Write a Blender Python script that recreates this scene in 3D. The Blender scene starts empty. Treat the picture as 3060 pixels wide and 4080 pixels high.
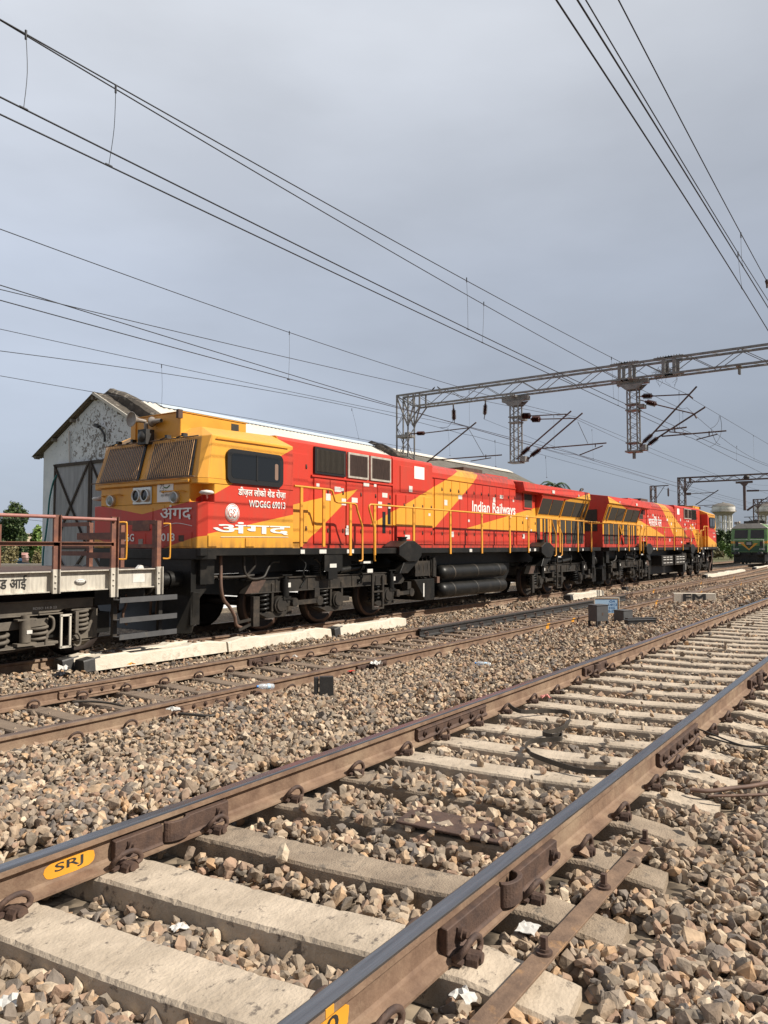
import bpy, bmesh, math, random
import numpy as np
from mathutils import Vector, Matrix
R = math.radians
rnd = random.Random(7)
sc = bpy.context.scene
col = sc.collection

# ---------------------------------------------------------------- camera, sky, sun, exposure
# world: X runs along the tracks away from the camera, Y to the left across the tracks, Z up;
# z = 0 is the top of the nearest rails
YAW, PITCH = 35.104, 2.634
cam_d = bpy.data.cameras.new("camera"); cam = bpy.data.objects.new("camera", cam_d); col.objects.link(cam)
cam.location = (0, 0, 1.38)
cam.rotation_euler = (R(90 + PITCH), 0, R(YAW - 90))
cam_d.sensor_fit = 'VERTICAL'; cam_d.sensor_height = 36; cam_d.lens = 36 * 3000 / 4080
cam_d.clip_start = 0.05; cam_d.clip_end = 3000
sc.camera = cam

SUN_EL, SUN_AZ = 44.0, 20.0          # azimuth: turned from -Y (behind the camera) towards +X
sd = Vector((math.sin(R(SUN_AZ)) * math.cos(R(SUN_EL)), -math.cos(R(SUN_AZ)) * math.cos(R(SUN_EL)), math.sin(R(SUN_EL))))
sun_d = bpy.data.lights.new("sun", 'SUN'); sun = bpy.data.objects.new("sun", sun_d); col.objects.link(sun)
sun_d.energy = 5.0; sun_d.angle = R(0.6); sun_d.color = (1.0, 0.93, 0.82)
sun.rotation_euler = sd.to_track_quat('Z', 'Y').to_euler(); sun.location = (0, -20, 30)

w = bpy.data.worlds.new("World"); sc.world = w; w.use_nodes = True
nt = w.node_tree; nt.nodes.clear(); N = nt.nodes.new; L = nt.links.new
out = N('ShaderNodeOutputWorld'); bg = N('ShaderNodeBackground'); L(bg.outputs[0], out.inputs[0])
sky = N('ShaderNodeTexSky'); sky.sky_type = 'NISHITA'; sky.sun_disc = False
sky.sun_elevation = R(SUN_EL); sky.sun_rotation = math.atan2(sd.x, sd.y)
tc = N('ShaderNodeTexCoord'); sp = N('ShaderNodeSeparateXYZ'); L(tc.outputs['Generated'], sp.inputs[0])
# cloud deck: a smooth brightening from the horizon upwards, dimmed overhead out of view for deeper shadows, plus large soft streaks
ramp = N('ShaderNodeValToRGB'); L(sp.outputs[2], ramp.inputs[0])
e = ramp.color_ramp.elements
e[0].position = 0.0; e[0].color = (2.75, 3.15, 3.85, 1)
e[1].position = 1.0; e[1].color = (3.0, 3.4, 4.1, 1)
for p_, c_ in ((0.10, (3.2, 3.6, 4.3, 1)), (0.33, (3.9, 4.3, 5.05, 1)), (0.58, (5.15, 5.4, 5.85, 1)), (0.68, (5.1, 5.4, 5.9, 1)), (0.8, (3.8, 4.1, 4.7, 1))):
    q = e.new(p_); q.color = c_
mp = N('ShaderNodeMapping'); L(tc.outputs['Generated'], mp.inputs[0]); mp.inputs['Scale'].default_value = (1.1, 1.1, 3.2)
mp.inputs['Rotation'].default_value = (0.25, 0.35, 0.5)
nz = N('ShaderNodeTexNoise'); L(mp.outputs[0], nz.inputs['Vector']); nz.inputs['Scale'].default_value = 1.7; nz.inputs['Detail'].default_value = 6; nz.inputs['Roughness'].default_value = 0.5
mr = N('ShaderNodeMapRange'); L(nz.outputs['Fac'], mr.inputs[0]); mr.inputs[1].default_value = 0.3; mr.inputs[2].default_value = 0.7; mr.inputs[3].default_value = 0.88; mr.inputs[4].default_value = 1.14
# the deck is thinner, so brighter, on the far side of the yard (towards -X +Y)
dt = N('ShaderNodeVectorMath'); dt.operation = 'DOT_PRODUCT'; L(tc.outputs['Generated'], dt.inputs[0]); dt.inputs[1].default_value = (-0.575, 0.818, 0)
fa = N('ShaderNodeMath'); fa.operation = 'MULTIPLY_ADD'; L(dt.outputs['Value'], fa.inputs[0]); fa.inputs[1].default_value = 0.42; fa.inputs[2].default_value = 1.0; fa.use_clamp = False
# the unseen sky behind the camera is dimmed to cut ambient fill and deepen shadows
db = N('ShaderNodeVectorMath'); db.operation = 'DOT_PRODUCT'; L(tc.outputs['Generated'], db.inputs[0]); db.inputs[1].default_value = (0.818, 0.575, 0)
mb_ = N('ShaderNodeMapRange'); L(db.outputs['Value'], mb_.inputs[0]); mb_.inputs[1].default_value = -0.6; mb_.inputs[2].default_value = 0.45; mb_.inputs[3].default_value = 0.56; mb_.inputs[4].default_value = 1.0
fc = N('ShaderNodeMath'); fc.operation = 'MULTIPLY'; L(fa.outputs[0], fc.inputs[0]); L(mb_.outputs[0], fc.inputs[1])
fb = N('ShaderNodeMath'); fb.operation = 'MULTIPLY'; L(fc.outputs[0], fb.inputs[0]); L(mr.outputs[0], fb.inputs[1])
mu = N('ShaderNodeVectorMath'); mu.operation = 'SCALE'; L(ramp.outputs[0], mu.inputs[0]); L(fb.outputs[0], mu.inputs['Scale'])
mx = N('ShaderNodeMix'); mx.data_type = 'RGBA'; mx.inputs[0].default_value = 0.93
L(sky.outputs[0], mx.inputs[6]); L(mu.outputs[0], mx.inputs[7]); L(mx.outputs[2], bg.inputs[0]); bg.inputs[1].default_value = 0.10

sc.view_settings.view_transform = 'Standard'; sc.view_settings.look = 'None'
sc.view_settings.exposure = 0.40; sc.view_settings.gamma = 1.0
sc.cycles.max_bounces = 6; sc.cycles.transparent_max_bounces = 12

# ---------------------------------------------------------------- materials
def mat(name, base, rough=0.7, metal=0.0, var=None, scale=4.0, bump=0.0, bscale=30.0, dirt=None, dscale=1.2, dlo=0.5, dhi=0.7, coat=0.0, spec=None, stretch=None):
    m = bpy.data.materials.new(name); m.use_nodes = True
    t = m.node_tree; n = t.nodes.new; l = t.links.new
    b = t.nodes['Principled BSDF']
    b.inputs['Roughness'].default_value = rough; b.inputs['Metallic'].default_value = metal
    b.inputs['Coat Weight'].default_value = coat
    if spec is not None: b.inputs['Specular IOR Level'].default_value = spec
    c = n('ShaderNodeTexCoord'); vec = c.outputs['Object']
    if stretch:
        ma = n('ShaderNodeMapping'); l(vec, ma.inputs[0]); ma.inputs['Scale'].default_value = stretch; vec = ma.outputs[0]
    cur = None
    if var:
        nz = n('ShaderNodeTexNoise'); l(vec, nz.inputs['Vector']); nz.inputs['Scale'].default_value = scale; nz.inputs['Detail'].default_value = 8; nz.inputs['Roughness'].default_value = 0.65
        r = n('ShaderNodeValToRGB'); l(nz.outputs['Fac'], r.inputs[0])
        r.color_ramp.elements[0].position = 0.33; r.color_ramp.elements[0].color = (*var, 1)
        r.color_ramp.elements[1].position = 0.66; r.color_ramp.elements[1].color = (*base, 1)
        cur = r.outputs[0]
    if dirt:
        nz2 = n('ShaderNodeTexNoise'); l(vec, nz2.inputs['Vector']); nz2.inputs['Scale'].default_value = dscale; nz2.inputs['Detail'].default_value = 10; nz2.inputs['Roughness'].default_value = 0.7
        mr = n('ShaderNodeMapRange'); l(nz2.outputs['Fac'], mr.inputs[0]); mr.inputs[1].default_value = dlo; mr.inputs[2].default_value = dhi
        x = n('ShaderNodeMix'); x.data_type = 'RGBA'; l(mr.outputs[0], x.inputs[0])
        if cur: l(cur, x.inputs[6])
        else: x.inputs[6].default_value = (*base, 1)
        x.inputs[7].default_value = (*dirt, 1); cur = x.outputs[2]
    if cur: l(cur, b.inputs['Base Color'])
    else: b.inputs['Base Color'].default_value = (*base, 1)
    if bump:
        nb = n('ShaderNodeTexNoise'); l(vec, nb.inputs['Vector']); nb.inputs['Scale'].default_value = bscale; nb.inputs['Detail'].default_value = 6
        bu = n('ShaderNodeBump'); bu.inputs['Strength'].default_value = min(1, bump); bu.inputs['Distance'].default_value = 0.004 * max(1, bump); l(nb.outputs['Fac'], bu.inputs['Height'])
        l(bu.outputs[0], b.inputs['Normal'])
    m['b'] = 1
    return m

M = {}
M['rust'] = mat('rail_rust', (0.245, 0.158, 0.104), 0.8, var=(0.135, 0.080, 0.052), scale=7, bump=0.7, bscale=70, dirt=(0.33, 0.24, 0.16), dscale=2.2, dlo=0.48, dhi=0.75)
M['steel'] = mat('rail_head_polished', (0.33, 0.325, 0.33), 0.25, 0.95, var=(0.20, 0.195, 0.20), scale=9, stretch=(0.25, 6, 1))
M['steel_dull'] = mat('rail_head_dull', (0.20, 0.145, 0.115), 0.5, 0.5, var=(0.12, 0.085, 0.07), scale=6)
M['iron'] = mat('iron_dark_rust', (0.115, 0.068, 0.048), 0.75, 0.1, var=(0.055, 0.034, 0.028), scale=14, bump=0.8, bscale=90)
M['iron_or'] = mat('iron_orange_rust', (0.22, 0.14, 0.09), 0.85, var=(0.12, 0.075, 0.05), scale=9, bump=0.8, bscale=70, dirt=(0.38, 0.21, 0.09), dscale=5, dlo=0.58, dhi=0.72)
M['conc3'] = mat('sleeper_concrete_stained', (0.35, 0.275, 0.20), 0.95, var=(0.19, 0.145, 0.105), scale=3.5, bump=1.8, bscale=100, dirt=(0.12, 0.10, 0.08), dscale=8, dlo=0.54, dhi=0.64)
M['framew'] = mat('frame_dirty_white', (0.50, 0.46, 0.40), 0.6, var=(0.34, 0.30, 0.25), scale=8)
M['conc'] = mat('sleeper_concrete', (0.52, 0.43, 0.33), 0.95, var=(0.32, 0.26, 0.195), scale=3.2, bump=1.3, bscale=70, dirt=(0.15, 0.122, 0.098), dscale=11, dlo=0.57, dhi=0.63)
M['conc2'] = mat('sleeper_concrete_brown', (0.22, 0.165, 0.12), 0.95, var=(0.15, 0.11, 0.08), scale=5, bump=1.6, bscale=100, dirt=(0.10, 0.08, 0.065), dscale=5, dlo=0.55, dhi=0.72)
M['white'] = mat('whitewash', (0.66, 0.60, 0.50), 0.9, var=(0.54, 0.475, 0.38), scale=4, bump=1.6, bscale=50, dirt=(0.30, 0.235, 0.17), dscale=4.5, dlo=0.55, dhi=0.72)
M['blackp'] = mat('black_paint', (0.022, 0.021, 0.021), 0.55, var=(0.04, 0.037, 0.035), scale=9, bump=0.6, bscale=50, dirt=(0.13, 0.12, 0.10), dscale=6, dlo=0.62, dhi=0.8)
M['under'] = mat('underframe_black', (0.008, 0.008, 0.008), 0.42, spec=0.35, var=(0.015, 0.014, 0.012), scale=3, bump=0.5, bscale=35, dirt=(0.040, 0.034, 0.028), dscale=2.2, dlo=0.52, dhi=0.78)
M['under2'] = mat('bogie_dusty_black', (0.018, 0.016, 0.014), 0.55, spec=0.4, var=(0.036, 0.030, 0.024), scale=4, bump=0.5, bscale=40, dirt=(0.10, 0.076, 0.055), dscale=3, dlo=0.5, dhi=0.8)
M['rub'] = mat('rubber', (0.030, 0.026, 0.022), 0.6, var=(0.06, 0.05, 0.04), scale=12)
M['brown'] = mat('railing_brown', (0.22, 0.098, 0.062), 0.6, var=(0.13, 0.055, 0.042), scale=5, bump=0.4, bscale=40, dirt=(0.33, 0.13, 0.07), dscale=2.5, dlo=0.5, dhi=0.75)
M['rodred'] = mat('railing_pipe_red', (0.36, 0.16, 0.13), 0.55, var=(0.27, 0.11, 0.09), scale=6)
M['grey'] = mat('wagon_beam_grey', (0.60, 0.555, 0.475), 0.7, var=(0.38, 0.35, 0.30), scale=5, stretch=(3.5, 1, 0.5), dirt=(0.24, 0.20, 0.16), dscale=3, dlo=0.55, dhi=0.8)
M['wbog'] = mat('wagon_bogie_dust', (0.16, 0.135, 0.105), 0.75, var=(0.085, 0.073, 0.06), scale=4, bump=0.6, bscale=40, dirt=(0.17, 0.145, 0.11), dscale=3, dlo=0.5, dhi=0.75)
M['galv'] = mat('galvanised_steel', (0.26, 0.26, 0.25), 0.55, 0.3, var=(0.14, 0.135, 0.13), scale=3, dirt=(0.16, 0.12, 0.09), dscale=2, dlo=0.55, dhi=0.75)
M['galv_far'] = mat('gantry_red_oxide', (0.14, 0.085, 0.075), 0.7, var=(0.10, 0.07, 0.06), scale=2)
M['tube'] = mat('cantilever_tube', (0.115, 0.07, 0.055), 0.6, 0.2, var=(0.07, 0.045, 0.04), scale=4)
M['insul'] = mat('insulator_glaze', (0.065, 0.028, 0.022), 0.22, coat=0.3)
M['wire'] = mat('overhead_wire', (0.022, 0.024, 0.03), 0.5, 0.3)
M['yel'] = mat('paint_yellow', (0.74, 0.345, 0.036), 0.42, var=(0.66, 0.29, 0.03), scale=3)
M['ylw_rail'] = mat('handrail_yellow', (0.74, 0.34, 0.04), 0.45, var=(0.62, 0.27, 0.035), scale=6)
M['ptw'] = mat('paint_white', (0.82, 0.80, 0.76), 0.5)
M['sticker'] = mat('sticker_white', (0.72, 0.70, 0.66), 0.5, var=(0.60, 0.57, 0.52), scale=20)
M['glass'] = mat('cab_glass', (0.012, 0.014, 0.017), 0.06, coat=0.2)
M['glassf'] = mat('windscreen_glass', (0.035, 0.022, 0.016), 0.15, var=(0.012, 0.010, 0.009), scale=1.6)
M['gasket'] = mat('window_rubber', (0.012, 0.012, 0.013), 0.45)
M['mesh'] = mat('vent_mesh', (0.050, 0.040, 0.028), 0.75, var=(0.026, 0.021, 0.016), scale=60, stretch=(1, 1, 0.1))
M['meshb'] = mat('vent_mesh_brown', (0.10, 0.062, 0.05), 0.75, var=(0.045, 0.028, 0.024), scale=50, stretch=(1, 1, 0.1))
M['chrome'] = mat('lamp_chrome', (0.62, 0.60, 0.56), 0.3, 0.8)
M['lens'] = mat('lamp_lens', (0.16, 0.16, 0.14), 0.1, coat=0.5)
M['barp'] = mat('grille_bar_tan', (0.66, 0.38, 0.17), 0.5)
M['horn'] = mat('horn_grey', (0.36, 0.32, 0.28), 0.5, 0.4, var=(0.26, 0.22, 0.19), scale=10)
M['wheel'] = mat('wheel_brown', (0.045, 0.030, 0.023), 0.6, 0.2, var=(0.045, 0.033, 0.028), scale=4)
M['wheelrim'] = mat('wheel_rim', (0.16, 0.10, 0.075), 0.45, 0.5)
M['hose'] = mat('hose_brown', (0.16, 0.09, 0.06), 0.7, var=(0.10, 0.06, 0.045), scale=12)
M['plaster'] = mat('peeling_plaster', (0.76, 0.78, 0.80), 0.9, var=(0.60, 0.63, 0.65), scale=1.4, bump=1, bscale=15)
M['roofw'] = mat('roof_sheet_white', (0.58, 0.53, 0.45), 0.7, var=(0.66, 0.62, 0.54), scale=0.7, dirt=(0.5, 0.45, 0.38), dscale=0.8, dlo=0.58, dhi=0.8)
M['roofg'] = mat('roof_sheet_grey', (0.17, 0.155, 0.13), 0.9, var=(0.10, 0.09, 0.075), scale=1.5, bump=1, bscale=9)
M['roofu'] = mat('roof_sheet_underside', (0.24, 0.21, 0.17), 0.9, var=(0.10, 0.09, 0.07), scale=2)
M['roofb'] = mat('roof_sheet_blue', (0.45, 0.52, 0.58), 0.6)
M['mould'] = mat('mouldy_coping', (0.12, 0.10, 0.08), 0.95, var=(0.05, 0.043, 0.035), scale=4, bump=1.5, bscale=12, dirt=(0.38, 0.34, 0.28), dscale=3.5, dlo=0.56, dhi=0.68)
M['zinc'] = mat('zinc_sheet', (0.48, 0.49, 0.50), 0.5, 0.4, var=(0.30, 0.31, 0.32), scale=2.0, stretch=(1, 4, 0.4), dirt=(0.50, 0.51, 0.52), dscale=1.5, dlo=0.55, dhi=0.8)
M['angle'] = mat('door_angle_iron', (0.075, 0.055, 0.04), 0.8, var=(0.045, 0.035, 0.03), scale=4)
M['teal'] = mat('hose_teal', (0.02, 0.16, 0.17), 0.5)
M['bark'] = mat('bark', (0.13, 0.10, 0.075), 0.9, bump=1, bscale=12)
M['green1'] = None
M['towerw'] = mat('tower_white', (0.82, 0.80, 0.76), 0.8, var=(0.62, 0.60, 0.56), scale=0.3, dirt=(0.28, 0.24, 0.20), dscale=0.5, dlo=0.58, dhi=0.75)
M['towerd'] = mat('tower_dome', (0.20, 0.18, 0.155), 0.9, var=(0.13, 0.115, 0.10), scale=0.4)
M['towerb'] = mat('tower_belly', (0.40, 0.36, 0.31), 0.9, var=(0.28, 0.24, 0.2), scale=0.4)
M['lgreen'] = mat('loco_green', (0.18, 0.31, 0.11), 0.45, var=(0.085, 0.17, 0.05), scale=1)
M['ldgreen'] = mat('loco_dark_green', (0.025, 0.075, 0.035), 0.45)
M['lgrey'] = mat('loco_roof_grey', (0.62, 0.58, 0.52), 0.7, var=(0.42, 0.39, 0.34), scale=1.5)
M['boxgrey'] = mat('point_box_grey', (0.085, 0.085, 0.088), 0.6, var=(0.065, 0.064, 0.066), scale=6, dirt=(0.14, 0.125, 0.10), dscale=5, dlo=0.6, dhi=0.8)
M['signb'] = mat('sign_blue', (0.42, 0.60, 0.78), 0.6)
M['signt'] = mat('sign_paint_blue', (0.03, 0.14, 0.36), 0.6)
M['paper'] = mat('paper', (0.62, 0.60, 0.56), 0.8, var=(0.45, 0.43, 0.40), scale=18)
M['plasticb'] = mat('bag_black', (0.015, 0.015, 0.018), 0.25, coat=0.3)
M['red'] = mat('paint_red', (0.56, 0.042, 0.022), 0.42)
M['redp'] = mat('pink_block', (0.62, 0.25, 0.22), 0.9)
M['oran'] = mat('orange_wrapper', (0.85, 0.32, 0.03), 0.5)
M['bcap'] = mat('bottle_blue', (0.03, 0.22, 0.60), 0.4)
M['housey'] = mat('house_cream', (0.55, 0.46, 0.34), 0.9, var=(0.42, 0.34, 0.25), scale=0.5)
M['brick'] = mat('wall_brick', (0.27, 0.17, 0.12), 0.9, var=(0.20, 0.13, 0.10), scale=1.5)
M['cloth'] = mat('cloth_pink', (0.6, 0.25, 0.22), 0.9, var=(0.65, 0.5, 0.45), scale=2)
M['blued'] = mat('tarp_blue', (0.06, 0.14, 0.26), 0.7)
M['pigeon'] = mat('pigeon_grey', (0.06, 0.06, 0.07), 0.7)
M['twig'] = mat('nest_twigs', (0.06, 0.045, 0.035), 0.9)

# bottle plastic
m = bpy.data.materials.new('bottle_plastic'); m.use_nodes = True; b = m.node_tree.nodes['Principled BSDF']
b.inputs['Base Color'].default_value = (0.85, 0.9, 0.95, 1); b.inputs['Roughness'].default_value = 0.15; b.inputs['Transmission Weight'].default_value = 0.6; M['bottle'] = m

def foliage(name, c1, c2):
    m = bpy.data.materials.new(name); m.use_nodes = True; t = m.node_tree; b = t.nodes['Principled BSDF']
    g = t.nodes.new('ShaderNodeNewGeometry'); r = t.nodes.new('ShaderNodeValToRGB'); t.links.new(g.outputs['Random Per Island'], r.inputs[0])
    r.color_ramp.elements[0].color = (*c1, 1); r.color_ramp.elements[1].color = (*c2, 1); t.links.new(r.outputs[0], b.inputs['Base Color'])
    b.inputs['Roughness'].default_value = 0.6
    b.inputs['Transmission Weight'].default_value = 0.0
    return m
M['leafd'] = foliage('leaf_dark', (0.020, 0.042, 0.012), (0.085, 0.125, 0.035))
M['leafl'] = foliage('leaf_light', (0.06, 0.12, 0.02), (0.16, 0.24, 0.05))
M['leafy'] = foliage('leaf_dry', (0.13, 0.11, 0.045), (0.26, 0.22, 0.10))

# peeling plaster: brown scabs concentrated in one patch of the gable
def peel():
    m = M['plaster']; t = m.node_tree; n = t.nodes.new; l = t.links.new; b = t.nodes['Principled BSDF']
    src = b.inputs['Base Color'].links[0].from_socket
    c = n('ShaderNodeTexCoord'); nz = n('ShaderNodeTexNoise'); l(c.outputs['Object'], nz.inputs['Vector']); nz.inputs['Scale'].default_value = 5.5; nz.inputs['Detail'].default_value = 8; nz.inputs['Roughness'].default_value = 0.72; nz.inputs['Distortion'].default_value = 1.2
    d = n('ShaderNodeVectorMath'); d.operation = 'DISTANCE'; l(c.outputs['Object'], d.inputs[0]); d.inputs[1].default_value = (0, 21.2, 4.9)
    mr = n('ShaderNodeMapRange'); l(d.outputs['Value'], mr.inputs[0]); mr.inputs[1].default_value = 0.3; mr.inputs[2].default_value = 3.2; mr.inputs[3].default_value = 0.50; mr.inputs[4].default_value = 0.66
    sb = n('ShaderNodeMath'); sb.operation = 'SUBTRACT'; l(nz.outputs['Fac'], sb.inputs[0]); l(mr.outputs[0], sb.inputs[1])
    m2 = n('ShaderNodeMapRange'); l(sb.outputs[0], m2.inputs[0]); m2.inputs[1].default_value = 0.0; m2.inputs[2].default_value = 0.02
    x = n('ShaderNodeMix'); x.data_type = 'RGBA'; l(m2.outputs[0], x.inputs[0]); l(src, x.inputs[6]); x.inputs[7].default_value = (0.21, 0.19, 0.175, 1); l(x.outputs[2], b.inputs['Base Color'])
peel()

# locomotive livery: red with yellow flashes, laid out in the locomotive's own coordinates
def livery():
    m = bpy.data.materials.new('livery_red_yellow'); m.use_nodes = True; t = m.node_tree; n = t.nodes.new; l = t.links.new
    b = t.nodes['Principled BSDF']; b.inputs['Roughness'].default_value = 0.45; b.inputs['Coat Weight'].default_value = 0.08; b.inputs['Coat Roughness'].default_value = 0.25
    c = n('ShaderNodeTexCoord'); s = n('ShaderNodeSeparateXYZ'); l(c.outputs['Object'], s.inputs[0])
    def ma(op, a, b_=None):
        q = n('ShaderNodeMath'); q.operation = op
        for i, v in enumerate((a, b_)):
            if v is None: continue
            if isinstance(v, (int, float)): q.inputs[i].default_value = v
            else: l(v, q.inputs[i])
        return q.outputs[0]
    X = ma('ABSOLUTE', s.outputs[0]); Y = ma('ABSOLUTE', s.outputs[1]); Z = s.outputs[2]
    def line(v, a, k, v0): return ma('ADD', ma('MULTIPLY', ma('SUBTRACT', v, v0), k), a)   # a + k (v - v0)
    gt = lambda a, b_: ma('GREATER_THAN', a, b_)
    lt = lambda a, b_: ma('LESS_THAN', a, b_)
    AND = lambda *q: q[0] if len(q) == 1 else ma('MULTIPLY', q[0], AND(*q[1:]))
    OR = lambda *q: q[0] if len(q) == 1 else ma('MAXIMUM', q[0], OR(*q[1:]))
    front = AND(lt(X, 0.155), OR(gt(Z, line(Y, 2.255, 0.15, 0)), lt(Z, line(Y, 1.63, 0.2228, 0.58))))
    cab = AND(gt(X, 0.154), lt(X, 2.37), OR(gt(Z, line(X, 2.511, 0.492, 0.16)), lt(Z, line(X, 1.835, 0.187, -0.09))))
    A = AND(gt(X, 2.369), lt(X, 5.3), lt(Z, line(X, 2.533, 0.207, 2.867)), gt(Z, line(X, 1.835, 0.6925, 3.365)))
    B = AND(gt(X, 5.3), gt(Z, 2.168), lt(Z, line(X, 2.26, 0.3726, 5.727)), gt(Z, line(X, 2.171, 0.6226, 8.427)))
    C = AND(gt(X, 10.18), lt(X, 19.635), gt(Z, 2.168), lt(Z, line(X, 2.188, 0.162, 10.182)))
    f = OR(front, cab, A, B, C)
    x = n('ShaderNodeMix'); x.data_type = 'RGBA'; l(f, x.inputs[0]); x.inputs[6].default_value = (0.56, 0.042, 0.022, 1); x.inputs[7].default_value = (0.74, 0.345, 0.036, 1)
    # road dirt, sun-faded streaks
    mp = n('ShaderNodeMapping'); l(c.outputs['Object'], mp.inputs[0]); mp.inputs['Scale'].default_value = (2.2, 2.2, 0.5)
    nz = n('ShaderNodeTexNoise'); l(mp.outputs[0], nz.inputs['Vector']); nz.inputs['Scale'].default_value = 1.5; nz.inputs['Detail'].default_value = 9; nz.inputs['Roughness'].default_value = 0.65
    r = n('ShaderNodeMapRange'); l(nz.outputs['Fac'], r.inputs[0]); r.inputs[1].default_value = 0.48; r.inputs[2].default_value = 0.85; r.inputs[3].default_value = 0; r.inputs[4].default_value = 0.42
    y = n('ShaderNodeMix'); y.data_type = 'RGBA'; l(r.outputs[0], y.inputs[0]); l(x.outputs[2], y.inputs[6]); y.inputs[7].default_value = (0.22, 0.12, 0.07, 1)
    # exhaust soot along the roof edge around the stack, and thrown-up dirt along the sill
    so = ma('MULTIPLY', ma('MULTIPLY', gt(X, 8.0), ma('SUBTRACT', 1.0, ma('MINIMUM', ma('MULTIPLY', ma('ABSOLUTE', ma('SUBTRACT', X, 12.0)), 0.22), 1.0))), ma('MINIMUM', ma('MAXIMUM', ma('MULTIPLY', ma('SUBTRACT', Z, 3.45), 3.0), 0.0), 1.0))
    si = ma('MINIMUM', ma('MAXIMUM', ma('MULTIPLY', ma('SUBTRACT', 1.86, Z), 3.2), 0.0), 0.7)
    n3 = n('ShaderNodeTexNoise'); l(mp.outputs[0], n3.inputs['Vector']); n3.inputs['Scale'].default_value = 3.5; n3.inputs['Detail'].default_value = 8
    fz = ma('MULTIPLY', ma('MAXIMUM', so, si), ma('MINIMUM', ma('MAXIMUM', ma('MULTIPLY', ma('SUBTRACT', n3.outputs['Fac'], 0.34), 3.0), 0.0), 0.85))
    y2 = n('ShaderNodeMix'); y2.data_type = 'RGBA'; l(fz, y2.inputs[0]); l(y.outputs[2], y2.inputs[6]); y2.inputs[7].default_value = (0.075, 0.045, 0.035, 1); y = y2
    l(y.outputs[2], b.inputs['Base Color'])
    nb = n('ShaderNodeTexNoise'); l(c.outputs['Object'], nb.inputs['Vector']); nb.inputs['Scale'].default_value = 1.8; nb.inputs['Detail'].default_value = 3
    bu = n('ShaderNodeBump'); bu.inputs['Strength'].default_value = 0.35; bu.inputs['Distance'].default_value = 0.012; l(nb.outputs['Fac'], bu.inputs['Height']); l(bu.outputs[0], b.inputs['Normal'])
    return m
M['liv'] = livery()

def stone_mat(name, dull):
    m = bpy.data.materials.new(name); m.use_nodes = True; t = m.node_tree; n = t.nodes.new; l = t.links.new; b = t.nodes['Principled BSDF']
    b.inputs['Roughness'].default_value = 0.9; b.inputs['Specular IOR Level'].default_value = 0.25
    g = n('ShaderNodeNewGeometry'); r = n('ShaderNodeValToRGB'); l(g.outputs['Random Per Island'], r.inputs[0]); r.color_ramp.interpolation = 'CONSTANT'
    K_ = 1.28; cs = [(0.165, 0.135, 0.105), (0.26, 0.205, 0.15), (0.125, 0.115, 0.10), (0.34, 0.26, 0.18), (0.20, 0.145, 0.11), (0.225, 0.195, 0.16), (0.40, 0.33, 0.245), (0.085, 0.085, 0.09), (0.24, 0.165, 0.12), (0.30, 0.245, 0.185), (0.15, 0.12, 0.095), (0.25, 0.165, 0.12), (0.19, 0.165, 0.135), (0.45, 0.385, 0.30), (0.105, 0.10, 0.10), (0.36, 0.24, 0.14)]
    e = r.color_ramp.elements; e[0].position = 0; cs = [tuple(min(.6, q * K_ * t_) for q, t_ in zip(c_, (1.06, 0.99, 0.94))) for c_ in cs]; e[0].color = (*cs[0], 1); e[1].position = 1 / 16; e[1].color = (*cs[1], 1)
    for i in range(2, 16): q = e.new(i / 16); q.color = (*cs[i], 1)
    c = n('ShaderNodeTexCoord'); nz = n('ShaderNodeTexNoise'); l(c.outputs['Object'], nz.inputs['Vector']); nz.inputs['Scale'].default_value = 28; nz.inputs['Detail'].default_value = 6
    mr = n('ShaderNodeMapRange'); l(nz.outputs['Fac'], mr.inputs[0]); mr.inputs[1].default_value = 0.3; mr.inputs[2].default_value = 0.7; mr.inputs[3].default_value = 0.68; mr.inputs[4].default_value = 1.3
    v = n('ShaderNodeVectorMath'); v.operation = 'SCALE'; l(r.outputs[0], v.inputs[0]); l(mr.outputs[0], v.inputs['Scale'])
    nd = n('ShaderNodeTexNoise'); l(c.outputs['Object'], nd.inputs['Vector']); nd.inputs['Scale'].default_value = 0.8; nd.inputs['Detail'].default_value = 4
    x = n('ShaderNodeMix'); x.data_type = 'RGBA'
    md = n('ShaderNodeMapRange'); l(nd.outputs['Fac'], md.inputs[0]); md.inputs[1].default_value = 0.4; md.inputs[2].default_value = 0.75; md.inputs[3].default_value = dull; md.inputs[4].default_value = 0.5 + dull * 0.5
    l(md.outputs[0], x.inputs[0]); l(v.outputs[0], x.inputs[6]); x.inputs[7].default_value = (0.30, 0.235, 0.17, 1); l(x.outputs[2], b.inputs['Base Color'])
    nb = n('ShaderNodeTexNoise'); l(c.outputs['Object'], nb.inputs['Vector']); nb.inputs['Scale'].default_value = 60; nb.inputs['Detail'].default_value = 5
    bu = n('ShaderNodeBump'); bu.inputs['Strength'].default_value = 0.7; bu.inputs['Distance'].default_value = 0.006; l(nb.outputs['Fac'], bu.inputs['Height']); l(bu.outputs[0], b.inputs['Normal'])
    return m
M['stone'] = stone_mat('ballast_stone', 0.22)

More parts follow.
